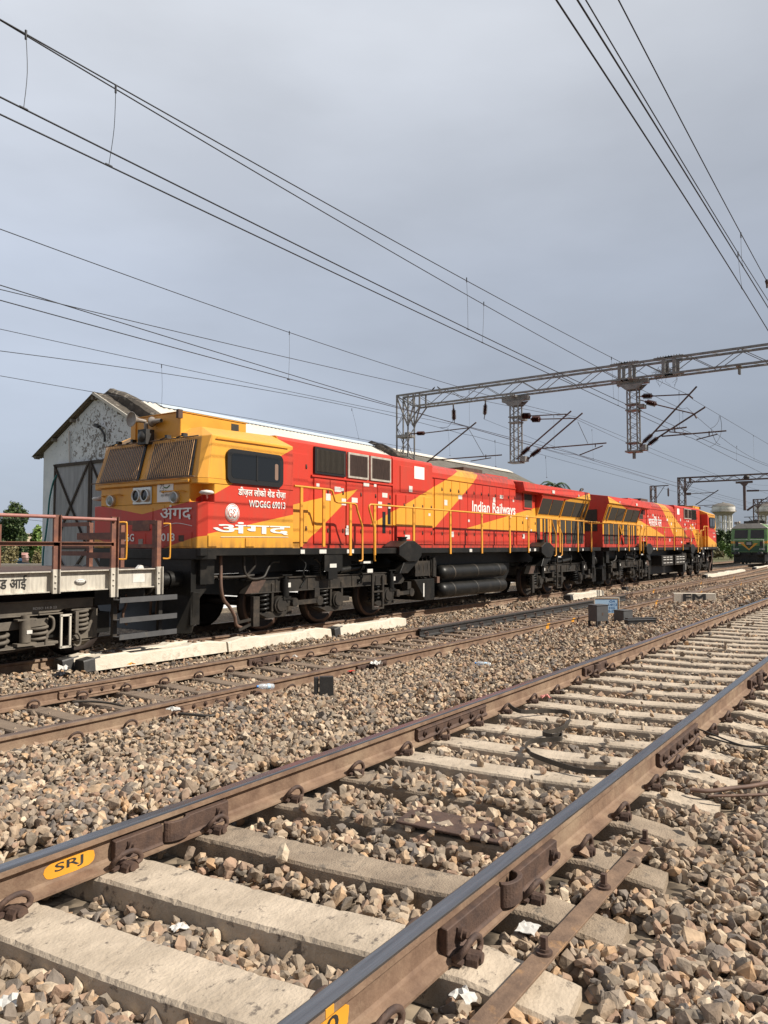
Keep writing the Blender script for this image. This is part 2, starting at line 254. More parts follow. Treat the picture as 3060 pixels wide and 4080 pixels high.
# ---------------------------------------------------------------- mesh helpers
class MB:
    """collects shapes and links them as one mesh object"""
    def __init__(s, sx=1): s.v = []; s.f = []; s.m = []; s.sm = []; s.cm = 0; s.sx = sx
    def mi(s, i): s.cm = i; return s
    def add(s, vs, fs, smooth=False):
        o = len(s.v); s.v += [tuple(p) for p in vs]; s.f += [tuple(i + o for i in f) for f in fs]; s.m += [s.cm] * len(fs); s.sm += [smooth] * len(fs); return s
    def box(s, x0, x1, y0, y1, z0, z1, rot=None, piv=None):
        if x0 > x1: x0, x1 = x1, x0
        if y0 > y1: y0, y1 = y1, y0
        if z0 > z1: z0, z1 = z1, z0
        vs = [Vector((x, y, z)) for z in (z0, z1) for y in (y0, y1) for x in (x0, x1)]
        if rot is not None:
            c = Vector(piv) if piv is not None else Vector(((x0 + x1) / 2, (y0 + y1) / 2, (z0 + z1) / 2))
            vs = [rot @ (p - c) + c for p in vs]
        return s.add(vs, [(0, 2, 3, 1), (4, 5, 7, 6), (0, 1, 5, 4), (2, 6, 7, 3), (0, 4, 6, 2), (1, 3, 7, 5)])
    def bar(s, a, b, w, h=None, up=(0, 0, 1)):
        a, b = Vector(a), Vector(b); h = h or w; d = (b - a).normalized(); u = Vector(up)
        if abs(d.dot(u)) > 0.99: u = Vector((1, 0, 0))
        r = d.cross(u).normalized(); u = r.cross(d).normalized()
        vs = [p + r * (i * w / 2) + u * (j * h / 2) for p in (a, b) for i, j in ((-1, -1), (1, -1), (1, 1), (-1, 1))]
        return s.add(vs, [(0, 1, 2, 3), (4, 7, 6, 5), (0, 4, 5, 1), (1, 5, 6, 2), (2, 6, 7, 3), (3, 7, 4, 0)])
    def cyl(s, a, b, r, n=12, r2=None, cap=True):
        a, b = Vector(a), Vector(b); r2 = r if r2 is None else r2; d = (b - a).normalized()
        u = Vector((0, 0, 1)) if abs(d.z) < 0.9 else Vector((1, 0, 0)); p = d.cross(u).normalized(); q = d.cross(p)
        vs = []
        for c, rr in ((a, r), (b, r2)):
            for i in range(n):
                t = 2 * math.pi * i / n; vs.append(c + (p * math.cos(t) + q * math.sin(t)) * rr)
        s.add(vs, [(i, (i + 1) % n, n + (i + 1) % n, n + i) for i in range(n)], True)
        if cap:
            s.add(vs[:n], [tuple(range(n))[::-1]]); s.add(vs[n:], [tuple(range(n))])
        return s
    def tube(s, pts, r, n=8, cap=True):
        pts = [Vector(p) for p in pts]; rings = []; pn = None
        for i, p in enumerate(pts):
            d = (pts[min(i + 1, len(pts) - 1)] - pts[max(i - 1, 0)]).normalized()
            if pn is None:
                u = Vector((0, 0, 1)) if abs(d.z) < 0.9 else Vector((1, 0, 0)); pn = d.cross(u).normalized()
            else:
                pn = (pn - d * pn.dot(d)); pn = pn.normalized() if pn.length > 1e-6 else d.orthogonal().normalized()
            q = d.cross(pn); rr = r[i] if isinstance(r, (list, tuple)) else r
            rings.append([p + (pn * math.cos(2 * math.pi * k / n) + q * math.sin(2 * math.pi * k / n)) * rr for k in range(n)])
        vs = [v for g in rings for v in g]; fs = []
        for i in range(len(pts) - 1):
            for k in range(n): fs.append((i * n + k, i * n + (k + 1) % n, (i + 1) * n + (k + 1) % n, (i + 1) * n + k))
        s.add(vs, fs, True)
        if cap: s.add(rings[0], [tuple(range(n))[::-1]]); s.add(rings[-1], [tuple(range(n))])
        return s
    def prism(s, poly, axis, a, b):
        """poly: 2D outline; axis 'x': (y,z), 'y': (x,z), 'z': (x,y)"""
        def P(p, t): return (t, p[0], p[1]) if axis == 'x' else ((p[0], t, p[1]) if axis == 'y' else (p[0], p[1], t))
        n = len(poly); vs = [P(p, a) for p in poly] + [P(p, b) for p in poly]
        return s.add(vs, [tuple(range(n))[::-1], tuple(range(n, 2 * n))] + [(i, (i + 1) % n, n + (i + 1) % n, n + i) for i in range(n)])
    def lathe(s, c, prof, n=24, axis='z', smooth=True):
        c = Vector(c); vs = []
        for r, h in prof:
            for k in range(n):
                t = 2 * math.pi * k / n; a, b = r * math.cos(t), r * math.sin(t)
                vs.append(c + (Vector((a, b, h)) if axis == 'z' else (Vector((a, h, b)) if axis == 'y' else Vector((h, a, b)))))
        fs = []
        for i in range(len(prof) - 1):
            for k in range(n): fs.append((i * n + k, i * n + (k + 1) % n, (i + 1) * n + (k + 1) % n, (i + 1) * n + k))
        return s.add(vs, fs, smooth)
    def coil(s, c, r, z0, z1, turns, wr, n=7):
        pts = []; k = int(turns * 14)
        for i in range(k + 1):
            t = i / 14 * 2 * math.pi; pts.append((c[0] + r * math.cos(t), c[1] + r * math.sin(t), z0 + (z1 - z0) * i / k))
        return s.tube(pts, wr, n)
    def build(s, name, mats, parent=None, loc=None, bevel=0.0, seg=1):
        me = bpy.data.meshes.new(name)
        vs = s.v; fs = s.f
        if s.sx < 0: vs = [(-x, y, z) for x, y, z in vs]; fs = [f[::-1] for f in fs]
        me.from_pydata(vs, [], fs)
        for q in (mats if isinstance(mats, (list, tuple)) else [mats]): me.materials.append(M[q] if isinstance(q, str) else q)
        me.polygons.foreach_set('material_index', s.m); me.polygons.foreach_set('use_smooth', s.sm)
        bm = bmesh.new(); bm.from_mesh(me); bmesh.ops.recalc_face_normals(bm, faces=bm.faces); bm.to_mesh(me); bm.free()
        me.update()
        o = bpy.data.objects.new(name, me); col.objects.link(o)
        if parent is not None: o.parent = parent
        if loc is not None: o.location = loc
        if bevel:
            bv = o.modifiers.new('bevel', 'BEVEL'); bv.width = bevel; bv.segments = seg; bv.limit_method = 'ANGLE'; bv.angle_limit = R(40)
        return o

def tag(o, label=None, cat=None, group=None, kind=None):
    if label: o['label'] = label
    if cat: o['category'] = cat
    if group: o['group'] = group
    if kind: o['kind'] = kind
    return o
def empty(name, loc=(0, 0, 0), label=None, cat=None, group=None):
    o = bpy.data.objects.new(name, None); col.objects.link(o); o.location = loc; o.empty_display_size = 0.2
    return tag(o, label, cat, group)
KIDS = {}
def copy_tree(o, parent=None):
    c = o.copy(); col.objects.link(c)
    if parent is not None: c.parent = parent
    for ch in o.children: copy_tree(ch, c)
    return c
def text(s, name, org, u, v, m, parent, bold=0.0, shear=0.0, thick=0.004, fat=0.0):
    """lettering fitted to the parallelogram org, u (width), v (height); raised by thick along u x v"""
    cu = bpy.data.curves.new(name, 'FONT'); cu.body = s; cu.offset = bold; cu.shear = shear; cu.fill_mode = 'FRONT'; cu.resolution_u = 3
    o = bpy.data.objects.new(name, cu); col.objects.link(o)
    bpy.context.view_layer.update(); dg = bpy.context.evaluated_depsgraph_get()
    me = bpy.data.meshes.new_from_object(o.evaluated_get(dg)); col.objects.unlink(o); bpy.data.objects.remove(o)
    n = len(me.vertices); co = np.empty(n * 3); me.vertices.foreach_get('co', co); co = co.reshape(-1, 3)
    if fat:                                         # thicken the strokes with slightly shifted copies
        q = bmesh.new(); q.from_mesh(me); src = list(q.verts) + list(q.edges) + list(q.faces)
        for k, (dx, dy) in enumerate(((fat, 0), (0, fat), (fat, fat), (fat / 2, fat / 2))):
            d_ = bmesh.ops.duplicate(q, geom=src); bmesh.ops.translate(q, verts=[v_ for v_ in d_['geom'] if isinstance(v_, bmesh.types.BMVert)], vec=(dx, dy, (k + 1) * 1e-3))
        q.to_mesh(me); q.free(); n = len(me.vertices); co = np.empty(n * 3); me.vertices.foreach_get('co', co); co = co.reshape(-1, 3)
    lo, hi = co.min(0), co.max(0); org, u, v = map(lambda q: np.array(q, float), (org, u, v)); w_ = np.cross(u, v); w_ /= np.linalg.norm(w_)
    a = (co[:, 0:1] - lo[0]) / (hi[0] - lo[0]); b_ = (co[:, 1:2] - lo[1]) / (hi[1] - lo[1])
    me.vertices.foreach_set('co', (org + a * u + b_ * v + w_ * (thick + (co[:, 2:3] - lo[2]) * 0.4)).ravel()); me.update()
    me.materials.clear(); me.materials.append(M[m] if isinstance(m, str) else m); me.name = name
    ob = bpy.data.objects.new(name, me); col.objects.link(ob)
    if parent is not None: ob.parent = parent
    return ob
# the camera's model, to turn places measured in the photograph (3060 x 4080) into points of the yard
_th, _pi = R(YAW), R(PITCH)
_fw = np.array([math.cos(_th) * math.cos(_pi), math.sin(_th) * math.cos(_pi), math.sin(_pi)]); _rt = np.array([math.sin(_th), -math.cos(_th), 0.]); _up = np.cross(_rt, _fw)
def _ray(u, v): return _fw * 3000 + _rt * (u - 1530) - _up * (v - 2040)
def onY(u, v, Y): r = _ray(u, v); p = r * (Y / r[1]); return (float(p[0]), Y, float(p[2]) + 1.38)
def onX(u, v, X): r = _ray(u, v); p = r * (X / r[0]); return (X, float(p[1]), float(p[2]) + 1.38)
def onZ(u, v, z): r = _ray(u, v); p = r * ((z - 1.38) / r[2]); return (float(p[0]), float(p[1]), z)
# ---------------------------------------------------------------- ground
PROF = [(-60, -0.55), (-8, -0.5), (-3, -0.42), (-0.5, -0.30), (0.6, -0.245), (0.95, -0.235), (3.9, -0.235), (4.4, -0.25), (5.2, -0.33), (6.1, -0.405), (6.5, -0.42), (6.75, -0.47), (8.2, -0.47), (8.45, -0.43), (8.8, -0.42), (9.3, -0.45), (10.3, -0.44), (12.9, -0.44), (14, -0.5), (18, -0.55), (60, -0.6), (2000, -0.6)]
_py = np.array([p[0] for p in PROF]); _pz = np.array([p[1] for p in PROF])
def gz(x, y):
    x = np.asarray(x, float); y = np.asarray(y, float)
    return np.interp(y, _py, _pz) + 0.018 * np.sin(x * 1.7 + y * 0.9) * np.sin(y * 2.1 - x * 0.6) * (np.abs(y) < 14)
def ground():
    ys = np.unique(np.concatenate([np.linspace(-60, -4, 12), np.linspace(-4, 14, 91), np.linspace(14, 60, 14), [120, 300, 800, 2000], [-2000, -400]]))
    xs = np.unique(np.concatenate([[-1500, -300, -60, -20], np.linspace(-5, 30, 141), np.linspace(30, 120, 61), [200, 400, 900, 2500]]))
    X, Y = np.meshgrid(xs, ys, indexing='ij'); Z = gz(X, Y) - 0.05
    vs = np.stack([X.ravel(), Y.ravel(), Z.ravel()], 1); ny = len(ys)
    fs = [(i * ny + j, (i + 1) * ny + j, (i + 1) * ny + j + 1, i * ny + j + 1) for i in range(len(xs) - 1) for j in range(ny - 1)]
    me = bpy.data.meshes.new('ground'); me.from_pydata(vs.tolist(), [], fs); me.update()
    m = bpy.data.materials.new('gravel_ground'); m.use_nodes = True; t = m.node_tree; n = t.nodes.new; l = t.links.new; b = t.nodes['Principled BSDF']; b.inputs['Roughness'].default_value = 0.95
    b.inputs['Specular IOR Level'].default_value = 0.2
    c = n('ShaderNodeTexCoord'); v = n('ShaderNodeTexVoronoi'); l(c.outputs['Object'], v.inputs['Vector']); v.inputs['Scale'].default_value = 14
    r = n('ShaderNodeValToRGB'); sp_ = n('ShaderNodeSeparateColor'); l(v.outputs['Color'], sp_.inputs[0]); l(sp_.outputs[0], r.inputs[0])
    r.color_ramp.elements[0].color = (0.07, 0.056, 0.043, 1); r.color_ramp.elements[1].color = (0.27, 0.215, 0.155, 1)
    # beyond the tracks: dry grass and earth
    s_ = n('ShaderNodeSeparateXYZ'); l(c.outputs['Object'], s_.inputs[0]); nz = n('ShaderNodeTexNoise'); l(c.outputs['Object'], nz.inputs['Vector']); nz.inputs['Scale'].default_value = 0.35; nz.inputs['Detail'].default_value = 8
    a = n('ShaderNodeMath'); a.operation = 'MULTIPLY_ADD'; l(nz.outputs['Fac'], a.inputs[0]); a.inputs[1].default_value = 8.0; l(s_.outputs[1], a.inputs[2])
    mr = n('ShaderNodeMapRange'); l(a.outputs[0], mr.inputs[0]); mr.inputs[1].default_value = 22; mr.inputs[2].default_value = 28
    g = n('ShaderNodeValToRGB'); nz2 = n('ShaderNodeTexNoise'); l(c.outputs['Object'], nz2.inputs['Vector']); nz2.inputs['Scale'].default_value = 1.3; nz2.inputs['Detail'].default_value = 8; l(nz2.outputs['Fac'], g.inputs[0])
    g.color_ramp.elements[0].position = 0.35; g.color_ramp.elements[0].color = (0.06, 0.085, 0.028, 1); g.color_ramp.elements[1].position = 0.7; g.color_ramp.elements[1].color = (0.19, 0.155, 0.09, 1)
    x = n('ShaderNodeMix'); x.data_type = 'RGBA'; l(mr.outputs[0], x.inputs[0]); l(r.outputs[0], x.inputs[6]); l(g.outputs[0], x.inputs[7]); l(x.outputs[2], b.inputs['Base Color'])
    bu = n('ShaderNodeBump'); bu.inputs['Strength'].default_value = 1; bu.inputs['Distance'].default_value = 0.05; l(v.outputs['Distance'], bu.inputs['Height']); bu.invert = True; l(bu.outputs[0], b.inputs['Normal'])
    me.materials.append(m); o = bpy.data.objects.new('ground', me); col.objects.link(o); tag(o, 'stony ground of the railway yard', kind='structure'); o['category'] = 'ground'
ground()

SK = math.tan(R(7.9))                              # the sleepers of the near track lie slightly askew
FG_X = [1.16, 1.758, 2.325, 2.903, 3.531, 4.144, 4.766, 5.33, 5.905] + [6.478 + 0.599 * i for i in range(57)]
MID_X = [4.2 + 0.6 * i for i in range(62)]

# ---------------------------------------------------------------- ballast
def hull(npts, seed, flat=1.0):
    r = np.random.default_rng(seed); p = r.normal(size=(npts, 3)); p /= np.linalg.norm(p, axis=1)[:, None]
    p = p / (np.abs(p).max(1)[:, None] * 0.55 + 0.45); p *= r.uniform(0.74, 1.02, (npts, 1)); sh_ = r.uniform(-.18, .18, 3); p[:, 0] += sh_[0] * p[:, 1]; p[:, 1] += sh_[1] * p[:, 2]; p *= np.array([r.uniform(0.8, 1.25), r.uniform(0.65, 1.0), r.uniform(0.45, 0.8) * flat])
    bm = bmesh.new(); vs = [bm.verts.new(q) for q in p]; bmesh.ops.convex_hull(bm, input=vs)
    for v_ in [v_ for v_ in bm.verts if not v_.link_faces]: bm.verts.remove(v_)
    bm.verts.index_update(); v = np.array([q.co[:] for q in bm.verts]); f = np.array([[q.index for q in fc.verts] for fc in bm.faces]); bm.free(); return v, f
def ballast():
    rg = np.random.default_rng(11); V = []; F = []; base = 0
    T = [[hull(20, 100 + i) for i in range(34)], [hull(12, 200 + i) for i in range(20)], [hull(8, 300 + i) for i in range(14)]]
    rings = [(0.9, 3.4, 1800, 0.018, 0.050, 0), (3.4, 6.5, 1150, 0.018, 0.048, 0), (6.5, 12, 700, 0.020, 0.050, 1), (12, 22, 260, 0.036, 0.058, 2), (22, 48, 60, 0.055, 0.10, 2)]
    for r0, r1, dens, s0, s1, lod in rings:
        ha = R(34 if r1 > 7 else 40); area = (r1 * r1 - r0 * r0) * ha; n = int(area * dens)
        rr = np.sqrt(rg.uniform(r0 * r0, r1 * r1, n)); aa = R(YAW) + rg.uniform(-ha, ha, n)
        x = rr * np.cos(aa); y = rr * np.sin(aa)
        k = (y < 13.3) & ((x > 5.5) | (y < 13)); x = x[k]; y = y[k]
        keep = np.ones(len(x), bool)
        # sleepers of the near track
        onsl = np.zeros(len(x), bool); xs = x + (y - 3.17) * SK
        for c in FG_X: onsl |= (np.abs(xs - c) < 0.15) & (y > 0.92) & (y < 3.95)
        bur = rg.uniform(size=len(x)) < np.where((y > 1.7) & (y < 3.0) & (xs > 3.3) & (xs < 4.6), 0.20, np.where(x < 3.4, 0.002, 0.02))
        keep &= ~onsl | bur
        for c in (1.516, 3.26): keep &= np.abs(y - c) > 0.10
        onm = np.zeros(len(x), bool)
        for c in MID_X: onm |= (np.abs(x - c) < 0.13) & (y > 6.75) & (y < 8.2)
        keep &= ~onm | (rg.uniform(size=len(x)) < 0.03)
        for c in (6.60, 8.34, 10.65): keep &= np.abs(y - c) > 0.085
        keep &= ~((y > 9.66) & (y < 10.4) & (x > 6.6) & (x < 14.8))
        x = x[keep]; y = y[keep]; onsl = onsl[keep]; n = len(x)
        s = rg.uniform(s0, s1, n) * np.where(rg.uniform(size=n) < 0.06, 1.35, 1.0) * np.where(rg.uniform(size=n) < 0.35, 0.72, 1.0)
        inner = (y > 1.6) & (y < 3.2); 
        near_dip = np.where(inner & (x < 2.7), -0.045, 0.0)
        z = gz(x, y) + rg.uniform(-0.045, 0.026, n) * np.where(y < 4, 1, 1.15) + near_dip
        z = np.where(onsl, -0.172 + s * 0.35, z)
        dy = np.minimum.reduce([np.abs(y - 6.60), np.abs(y - 8.34)])
        z = np.where(dy < 0.22, z - 0.01, z); z = np.where((y > 6.7) & (y < 8.25), z - 0.022, z)
        # random rotations
        q = rg.normal(size=(n, 4)); q[:, 1:3] *= 0.55; q /= np.linalg.norm(q, axis=1)[:, None]; w_, a, b, c = q.T
        Rm = np.stack([1 - 2 * (b * b + c * c), 2 * (a * b - c * w_), 2 * (a * c + b * w_), 2 * (a * b + c * w_), 1 - 2 * (a * a + c * c), 2 * (b * c - a * w_), 2 * (a * c - b * w_), 2 * (b * c + a * w_), 1 - 2 * (a * a + b * b)], 1).reshape(n, 3, 3)
        ti = rg.integers(0, len(T[lod]), n)
        for t_i, (tv, tf) in enumerate(T[lod]):
            ii = np.where(ti == t_i)[0]
            if not len(ii): continue
            P = np.einsum('nij,vj->nvi', Rm[ii], tv) * s[ii][:, None, None] + np.stack([x[ii], y[ii], z[ii]], 1)[:, None, :]
            V.append(P.reshape(-1, 3)); nv = len(tv)
            F.append((tf[None] + (base + np.arange(len(ii)) * nv)[:, None, None]).reshape(-1, 3)); base += len(ii) * nv
    V = np.concatenate(V); F = np.concatenate(F)
    me = bpy.data.meshes.new('ballast'); me.vertices.add(len(V)); me.vertices.foreach_set('co', V.astype(np.float32).ravel())
    me.loops.add(len(F) * 3); me.loops.foreach_set('vertex_index', F.astype(np.int32).ravel()); me.polygons.add(len(F)); me.polygons.foreach_set('loop_start', np.arange(len(F), dtype=np.int32) * 3)
    me.update(calc_edges=True); me.shade_flat(); me.materials.append(M['stone']); o = bpy.data.objects.new('ballast', me); col.objects.link(o)
    tag(o, 'crushed stone ballast in tan, brown and grey spread around the tracks', kind='stuff'); o['category'] = 'ballast'
    print('ballast', len(V), len(F))
ballast()

# ---------------------------------------------------------------- rails and sleepers
RP = [(-0.034, -0.003), (-0.028, 0), (0.028, 0), (0.034, -0.003), (0.036, -0.010), (0.036, -0.036), (0.012, -0.050), (0.0085, -0.062), (0.0085, -0.135), (0.016, -0.148), (0.075, -0.161), (0.075, -0.172),
      (-0.075, -0.172), (-0.075, -0.161), (-0.016, -0.148), (-0.0085, -0.135), (-0.0085, -0.062), (-0.012, -0.050), (-0.036, -0.036), (-0.036, -0.010)]
def make_rail(Y, z, x0, x1, label, polish=True, group=None, path=None, head='steel', body='rust'):
    mb = MB(); n = len(RP)
    pts = path or [(x0 + (x1 - x0) * i / 40, Y) for i in range(41)]
    for (a, ya), (b_, yb) in zip(pts[:-1], pts[1:]):
        for i in range(n):
            j = (i + 1) % n; mb.cm = 1 if i in (0, 1, 2, 3, 19) else 0
            P, Q = RP[i], RP[j]
            mb.add([(a, ya + P[0], z + P[1]), (a, ya + Q[0], z + Q[1]), (b_, yb + Q[0], z + Q[1]), (b_, yb + P[0], z + P[1])], [(0, 1, 2, 3)])
    mb.cm = 0
    for (a, ya) in (pts[0], pts[-1]): mb.add([(a, ya + p[0], z + p[1]) for p in RP], [tuple(range(n))])
    root = empty('rail', (0, 0, 0), label, 'rail', group); mb.build('rail_bar', [body, head], root); return root
def bolt(mb, x, y, z, s=1, r=0.014):
    mb.cyl((x, y, z), (x, y + s * 0.016, z), r * 1.5, 6); mb.cyl((x, y + s * 0.014, z), (x, y + s * 0.034, z), r * 0.85, 8)
def plate6(root, xa, xb, Y, z, s=-1, nb=6, m_='iron'):
    mb = MB(); yo = Y + s * 0.0085
    mb.prism([(yo, z - 0.052), (yo + s * 0.030, z - 0.058), (yo + s * 0.034, z - 0.070), (yo + s * 0.028, z - 0.078), (yo + s * 0.028, z - 0.122), (yo + s * 0.044, z - 0.140), (yo + s * 0.040, z - 0.150), (yo, z - 0.150)], 'x', xa, xb)
    o = mb.build('fishplate', m_, root)
    for i in range(nb):
        b = MB(); bolt(b, xa + (xb - xa) * (i + 0.5) / nb, yo + s * 0.027, z - 0.100, s, 0.016); b.build('bolt', 'iron', o)
def joggle(root, xa, xb, Y, z, s=-1):
    """joggled plate with a half-round bulge over a weld and a clamp bolt near each end"""
    mb = MB(); yo = Y + s * 0.0085; c = (xa + xb) / 2; w_ = min(0.085, (xb - xa) * 0.13)
    for a, b in ((xa, c - w_), (c + w_, xb)):
        mb.prism([(yo, z - 0.050), (yo + s * 0.040, z - 0.056), (yo + s * 0.040, z - 0.142), (yo + s * 0.052, z - 0.154), (yo, z - 0.152)], 'x', a, b)
    P = []; 
    for i in range(13):
        t = math.pi * i / 12; P.append((c - w_ * math.cos(t), yo + s * (0.040 + 0.048 * math.sin(t))))
    Q = [(c - (w_ - 0.02) * math.cos(math.pi * i / 12), yo + s * (0.022 + 0.044 * math.sin(math.pi * i / 12))) for i in range(12, -1, -1)]
    mb.prism(P + Q, 'z', z - 0.145, z - 0.045)
    o = mb.build('joggled_plate', 'iron', root, bevel=0.003)
    for x in (xa + 0.09, xb - 0.07):
        b = MB(); b.box(x - 0.022, x + 0.022, yo + s * 0.036, yo + s * 0.048, z - 0.125, z - 0.072); bolt(b, x, yo + s * 0.046, z - 0.098, s, 0.02); b.build('clamp_bolt', 'iron', o)
def paint(root, xa, xb, Y, z0, z1, txt, tw, thick=0.0015):
    n = 26; P = []
    c = ((xa + xb) / 2, (z0 + z1) / 2); hx, hz = (xb - xa) / 2, (z1 - z0) / 2
    for i in range(n):
        t = 2 * math.pi * i / n; ct, st = math.cos(t), math.sin(t); q = 1 + rnd.uniform(-0.03, 0.03)
        P.append((c[0] + hx * q * math.copysign(abs(ct) ** 0.6, ct), c[1] + hz * q * math.copysign(abs(st) ** 0.55, st)))
    o = MB().prism(P, 'y', Y - 0.0085 - thick, Y - 0.0085 + 0.001).build('paint_patch', 'yel', root)
    o['label'] = 'yellow painted patch lettered ' + txt
    text(txt, 'lettering', (xa + (xb - xa) * tw[0], Y - 0.0085 - thick, z0 + (z1 - z0) * tw[2]), ((xb - xa) * (tw[1] - tw[0]), 0, 0), (0, 0, (z1 - z0) * (tw[3] - tw[2])), 'blackp', o, bold=0.012, thick=0.001)

ra = make_rail(1.516, 0, -4, 140, 'nearest shiny-topped rusty rail, crossing the foreground to the bottom edge', head='steel')
rb = make_rail(3.26, 0, -4, 140, 'shiny-topped rusty rail with a yellow SRJ paint mark, left rail of the nearest track')
paint(rb, 1.955, 2.215, 3.26, -0.134, -0.058, 'SRJ', (0.2, 0.76, 0.2, 0.85))
joggle(rb, 2.30, 3.04, 3.26, 0); plate6(rb, 5.05, 6.2, 3.26, 0); joggle(rb, 8.70, 9.48, 3.26, 0)
paint(ra, 1.68, 1.95, 1.516, -0.138, -0.052, '150', (0.16, 0.8, 0.2, 0.85))
o = MB().box(1.80, 1.84, 1.516 - 0.0375, 1.516 - 0.034, -0.034, -0.008).build('paint_mark', 'yel', ra)
joggle(ra, 2.50, 3.56, 1.516, 0); plate6(ra, 5.43, 6.55, 1.516, 0); joggle(ra, 8.95, 9.8, 1.516, 0)
ZM = -0.28
rc = make_rail(6.60, ZM, -6, 140, 'dull brown rail, nearer one of the middle track', head='steel_dull')
rd = make_rail(8.34, ZM, -6, 140, 'dull brown rail, farther one of the middle track', head='steel_dull')
plate6(rd, onY(237, 2770, 8.3)[0], onY(520, 2710, 8.3)[0], 8.34, ZM, m_='rust'); plate6(rc, onY(700, 2800, 6.56)[0], onY(970, 2760, 6.56)[0], 6.60, ZM, m_='rust')
joggle(rd, onY(992, 2620, 8.3)[0], onY(1115, 2610, 8.3)[0], 8.34, ZM); joggle(rc, onY(1425, 2640, 6.56)[0], onY(1540, 2620, 6.56)[0], 6.60, ZM)
joggle(rd, onY(1795, 2480, 8.3)[0], onY(1850, 2470, 8.3)[0], 8.34, ZM)
for i, x in enumerate([15.5, 17.0, 24, 30, 38, 46]):
    for rr, yy in ((rc, 6.60), (rd, 8.34)):
        MB().box(x, x + 0.16, yy - 0.0385, yy - 0.030, ZM - 0.034, ZM - 0.008).build('paint_mark', 'yel', rr)
        MB().box(x, x + 0.16, yy - 0.0105, yy - 0.008, ZM - 0.13, ZM - 0.06).build('paint_mark', 'yel', rr)
ll = make_rail(10.65, ZM, -8, 140, 'rusty rail under the near wheels of the red and yellow locomotives', head='steel_dull')
lr = make_rail(12.40, ZM, -8, 140, 'rusty rail under the far wheels of the red and yellow locomotives', head='steel_dull')
# turnout: black greased switch blades and the rails they lead into
make_rail(0, ZM - 0.004, 0, 0, 'black greased switch rail lying against the farther rail of the middle track', path=[(13 + 1.0 * i, 8.255 - 0.0006 * i ** 2) for i in range(14)], head='blackp', body='blackp')
make_rail(0, ZM - 0.004, 0, 0, 'brown rail branching off between the middle track and the locomotives', path=[(22 + 2 * i, 8.43 + 0.0021 * i ** 2 + 0.02 * i) for i in range(34)], head='steel_dull')
make_rail(0, ZM - 0.006, 0, 0, 'brown rail running between the two rails of the middle track in the distance', path=[(24 + 2 * i, 6.70 + 0.0021 * i ** 2 + 0.02 * i) for i in range(26)], head='steel_dull')
for k in (16.3, 18.1):
    make_rail(k, -0.36, 48, 140, 'rail of the distant track beyond the locomotives, %s one' % ('nearer' if k < 17 else 'farther'), head='steel_dull')

def sleeper_mesh(name, ln, wt, wb, h, matn, seed, crown=True):
    r = random.Random(seed); ny = 120; sec = []
    for j in range(ny + 1):
        y = -ln / 2 + ln * j / ny; a = abs(y)
        if crown: top = 0 if 0.62 < a < 1.02 else (-0.010 * min(1, (0.62 - a) / 0.5) if a <= 0.62 else -0.06 * (a - 1.02) / 0.355)
        else: top = 0
        j2 = lambda q: r.uniform(-q, q)
        e = 0.0012 if r.random() < 0.86 else 0.007
        ring = [(-wb / 2, y, -h), (-wt / 2 - 0.006 + abs(j2(e)) * .6, y, top - 0.014 - abs(j2(e))), (-wt / 2 + 0.004 + abs(j2(e)), y, top - abs(j2(e * 0.5))), (0, y, top + j2(0.0012)), (wt / 2 - 0.004 - abs(j2(e)), y, top - abs(j2(e * 0.5))), (wt / 2 + 0.006 - abs(j2(e)) * .6, y, top - 0.014 - abs(j2(e))), (wb / 2, y, -h)]
        sec.append(ring)
    vs = [p for q in sec for p in q]; k = 7
    fs = [(i * k + a, i * k + (a + 1) % k, (i + 1) * k + (a + 1) % k, (i + 1) * k + a) for i in range(ny) for a in range(k)] + [tuple(range(k))[::-1], tuple(ny * k + a for a in range(k))]
    mb = MB(); mb.add(vs, fs); return mb
def clip_mb():
    mb = MB()
    # shoulder insert, liner and the bent spring clip; +Y points to the rail
    mb.prism([(-0.035, 0), (0.035, 0), (0.030, 0.022), (0.018, 0.036), (-0.018, 0.036), (-0.030, 0.022)], 'y', -0.045, 0.0)
    mb.cyl((0.0, -0.055, 0.020), (0.0, 0.03, 0.020), 0.019, 10)
    mb.box(-0.06, 0.06, 0.005, 0.045, 0.008, 0.018)
    P = [(-0.040, 0.040, 0.022), (-0.056, 0.028, 0.030), (-0.062, 0.010, 0.048), (-0.054, -0.006, 0.070), (-0.032, -0.016, 0.086), (-0.004, -0.020, 0.090), (0.024, -0.022, 0.084), (0.046, -0.024, 0.068), (0.056, -0.026, 0.046), (0.052, -0.026, 0.028), (0.034, -0.026, 0.022)]
    Q = []
    for i in range(len(P) - 1):
        for t in (0, 0.5): Q.append(tuple(P[i][k] * (1 - t) + P[i + 1][k] * t for k in range(3)))
    Q.append(P[-1]); mb.tube(Q, 0.0125, 8); return mb
protos = []
_clip = clip_mb()
def put_sleeper(proto, x, y, z, rz, label, group, clips=()):
    o = proto.copy(); col.objects.link(o); o.location = (x, y, z); o.rotation_euler = (0, 0, rz); tag(o, label, 'sleeper', group)
    for (cy, s) in clips:
        c = clip_proto.copy(); col.objects.link(c); c.parent = o; c.location = (rnd.uniform(-0.012, 0.012), cy, 0.0); c.rotation_euler = (rnd.uniform(-.04, .04), 0, (0 if s > 0 else math.pi) + rnd.uniform(-0.08, 0.08))
    return o
clip_proto = _clip.build('rail_clip', 'iron'); 
sp_a = [sleeper_mesh('s', 2.75, 0.225, 0.265, 0.235, 'conc', i).build('concrete_sleeper', 'conc') for i in range(6)]
sp_c = [sleeper_mesh('s', 2.75, 0.225, 0.265, 0.235, 'conc3', 40 + i).build('concrete_sleeper', 'conc3') for i in range(3)]
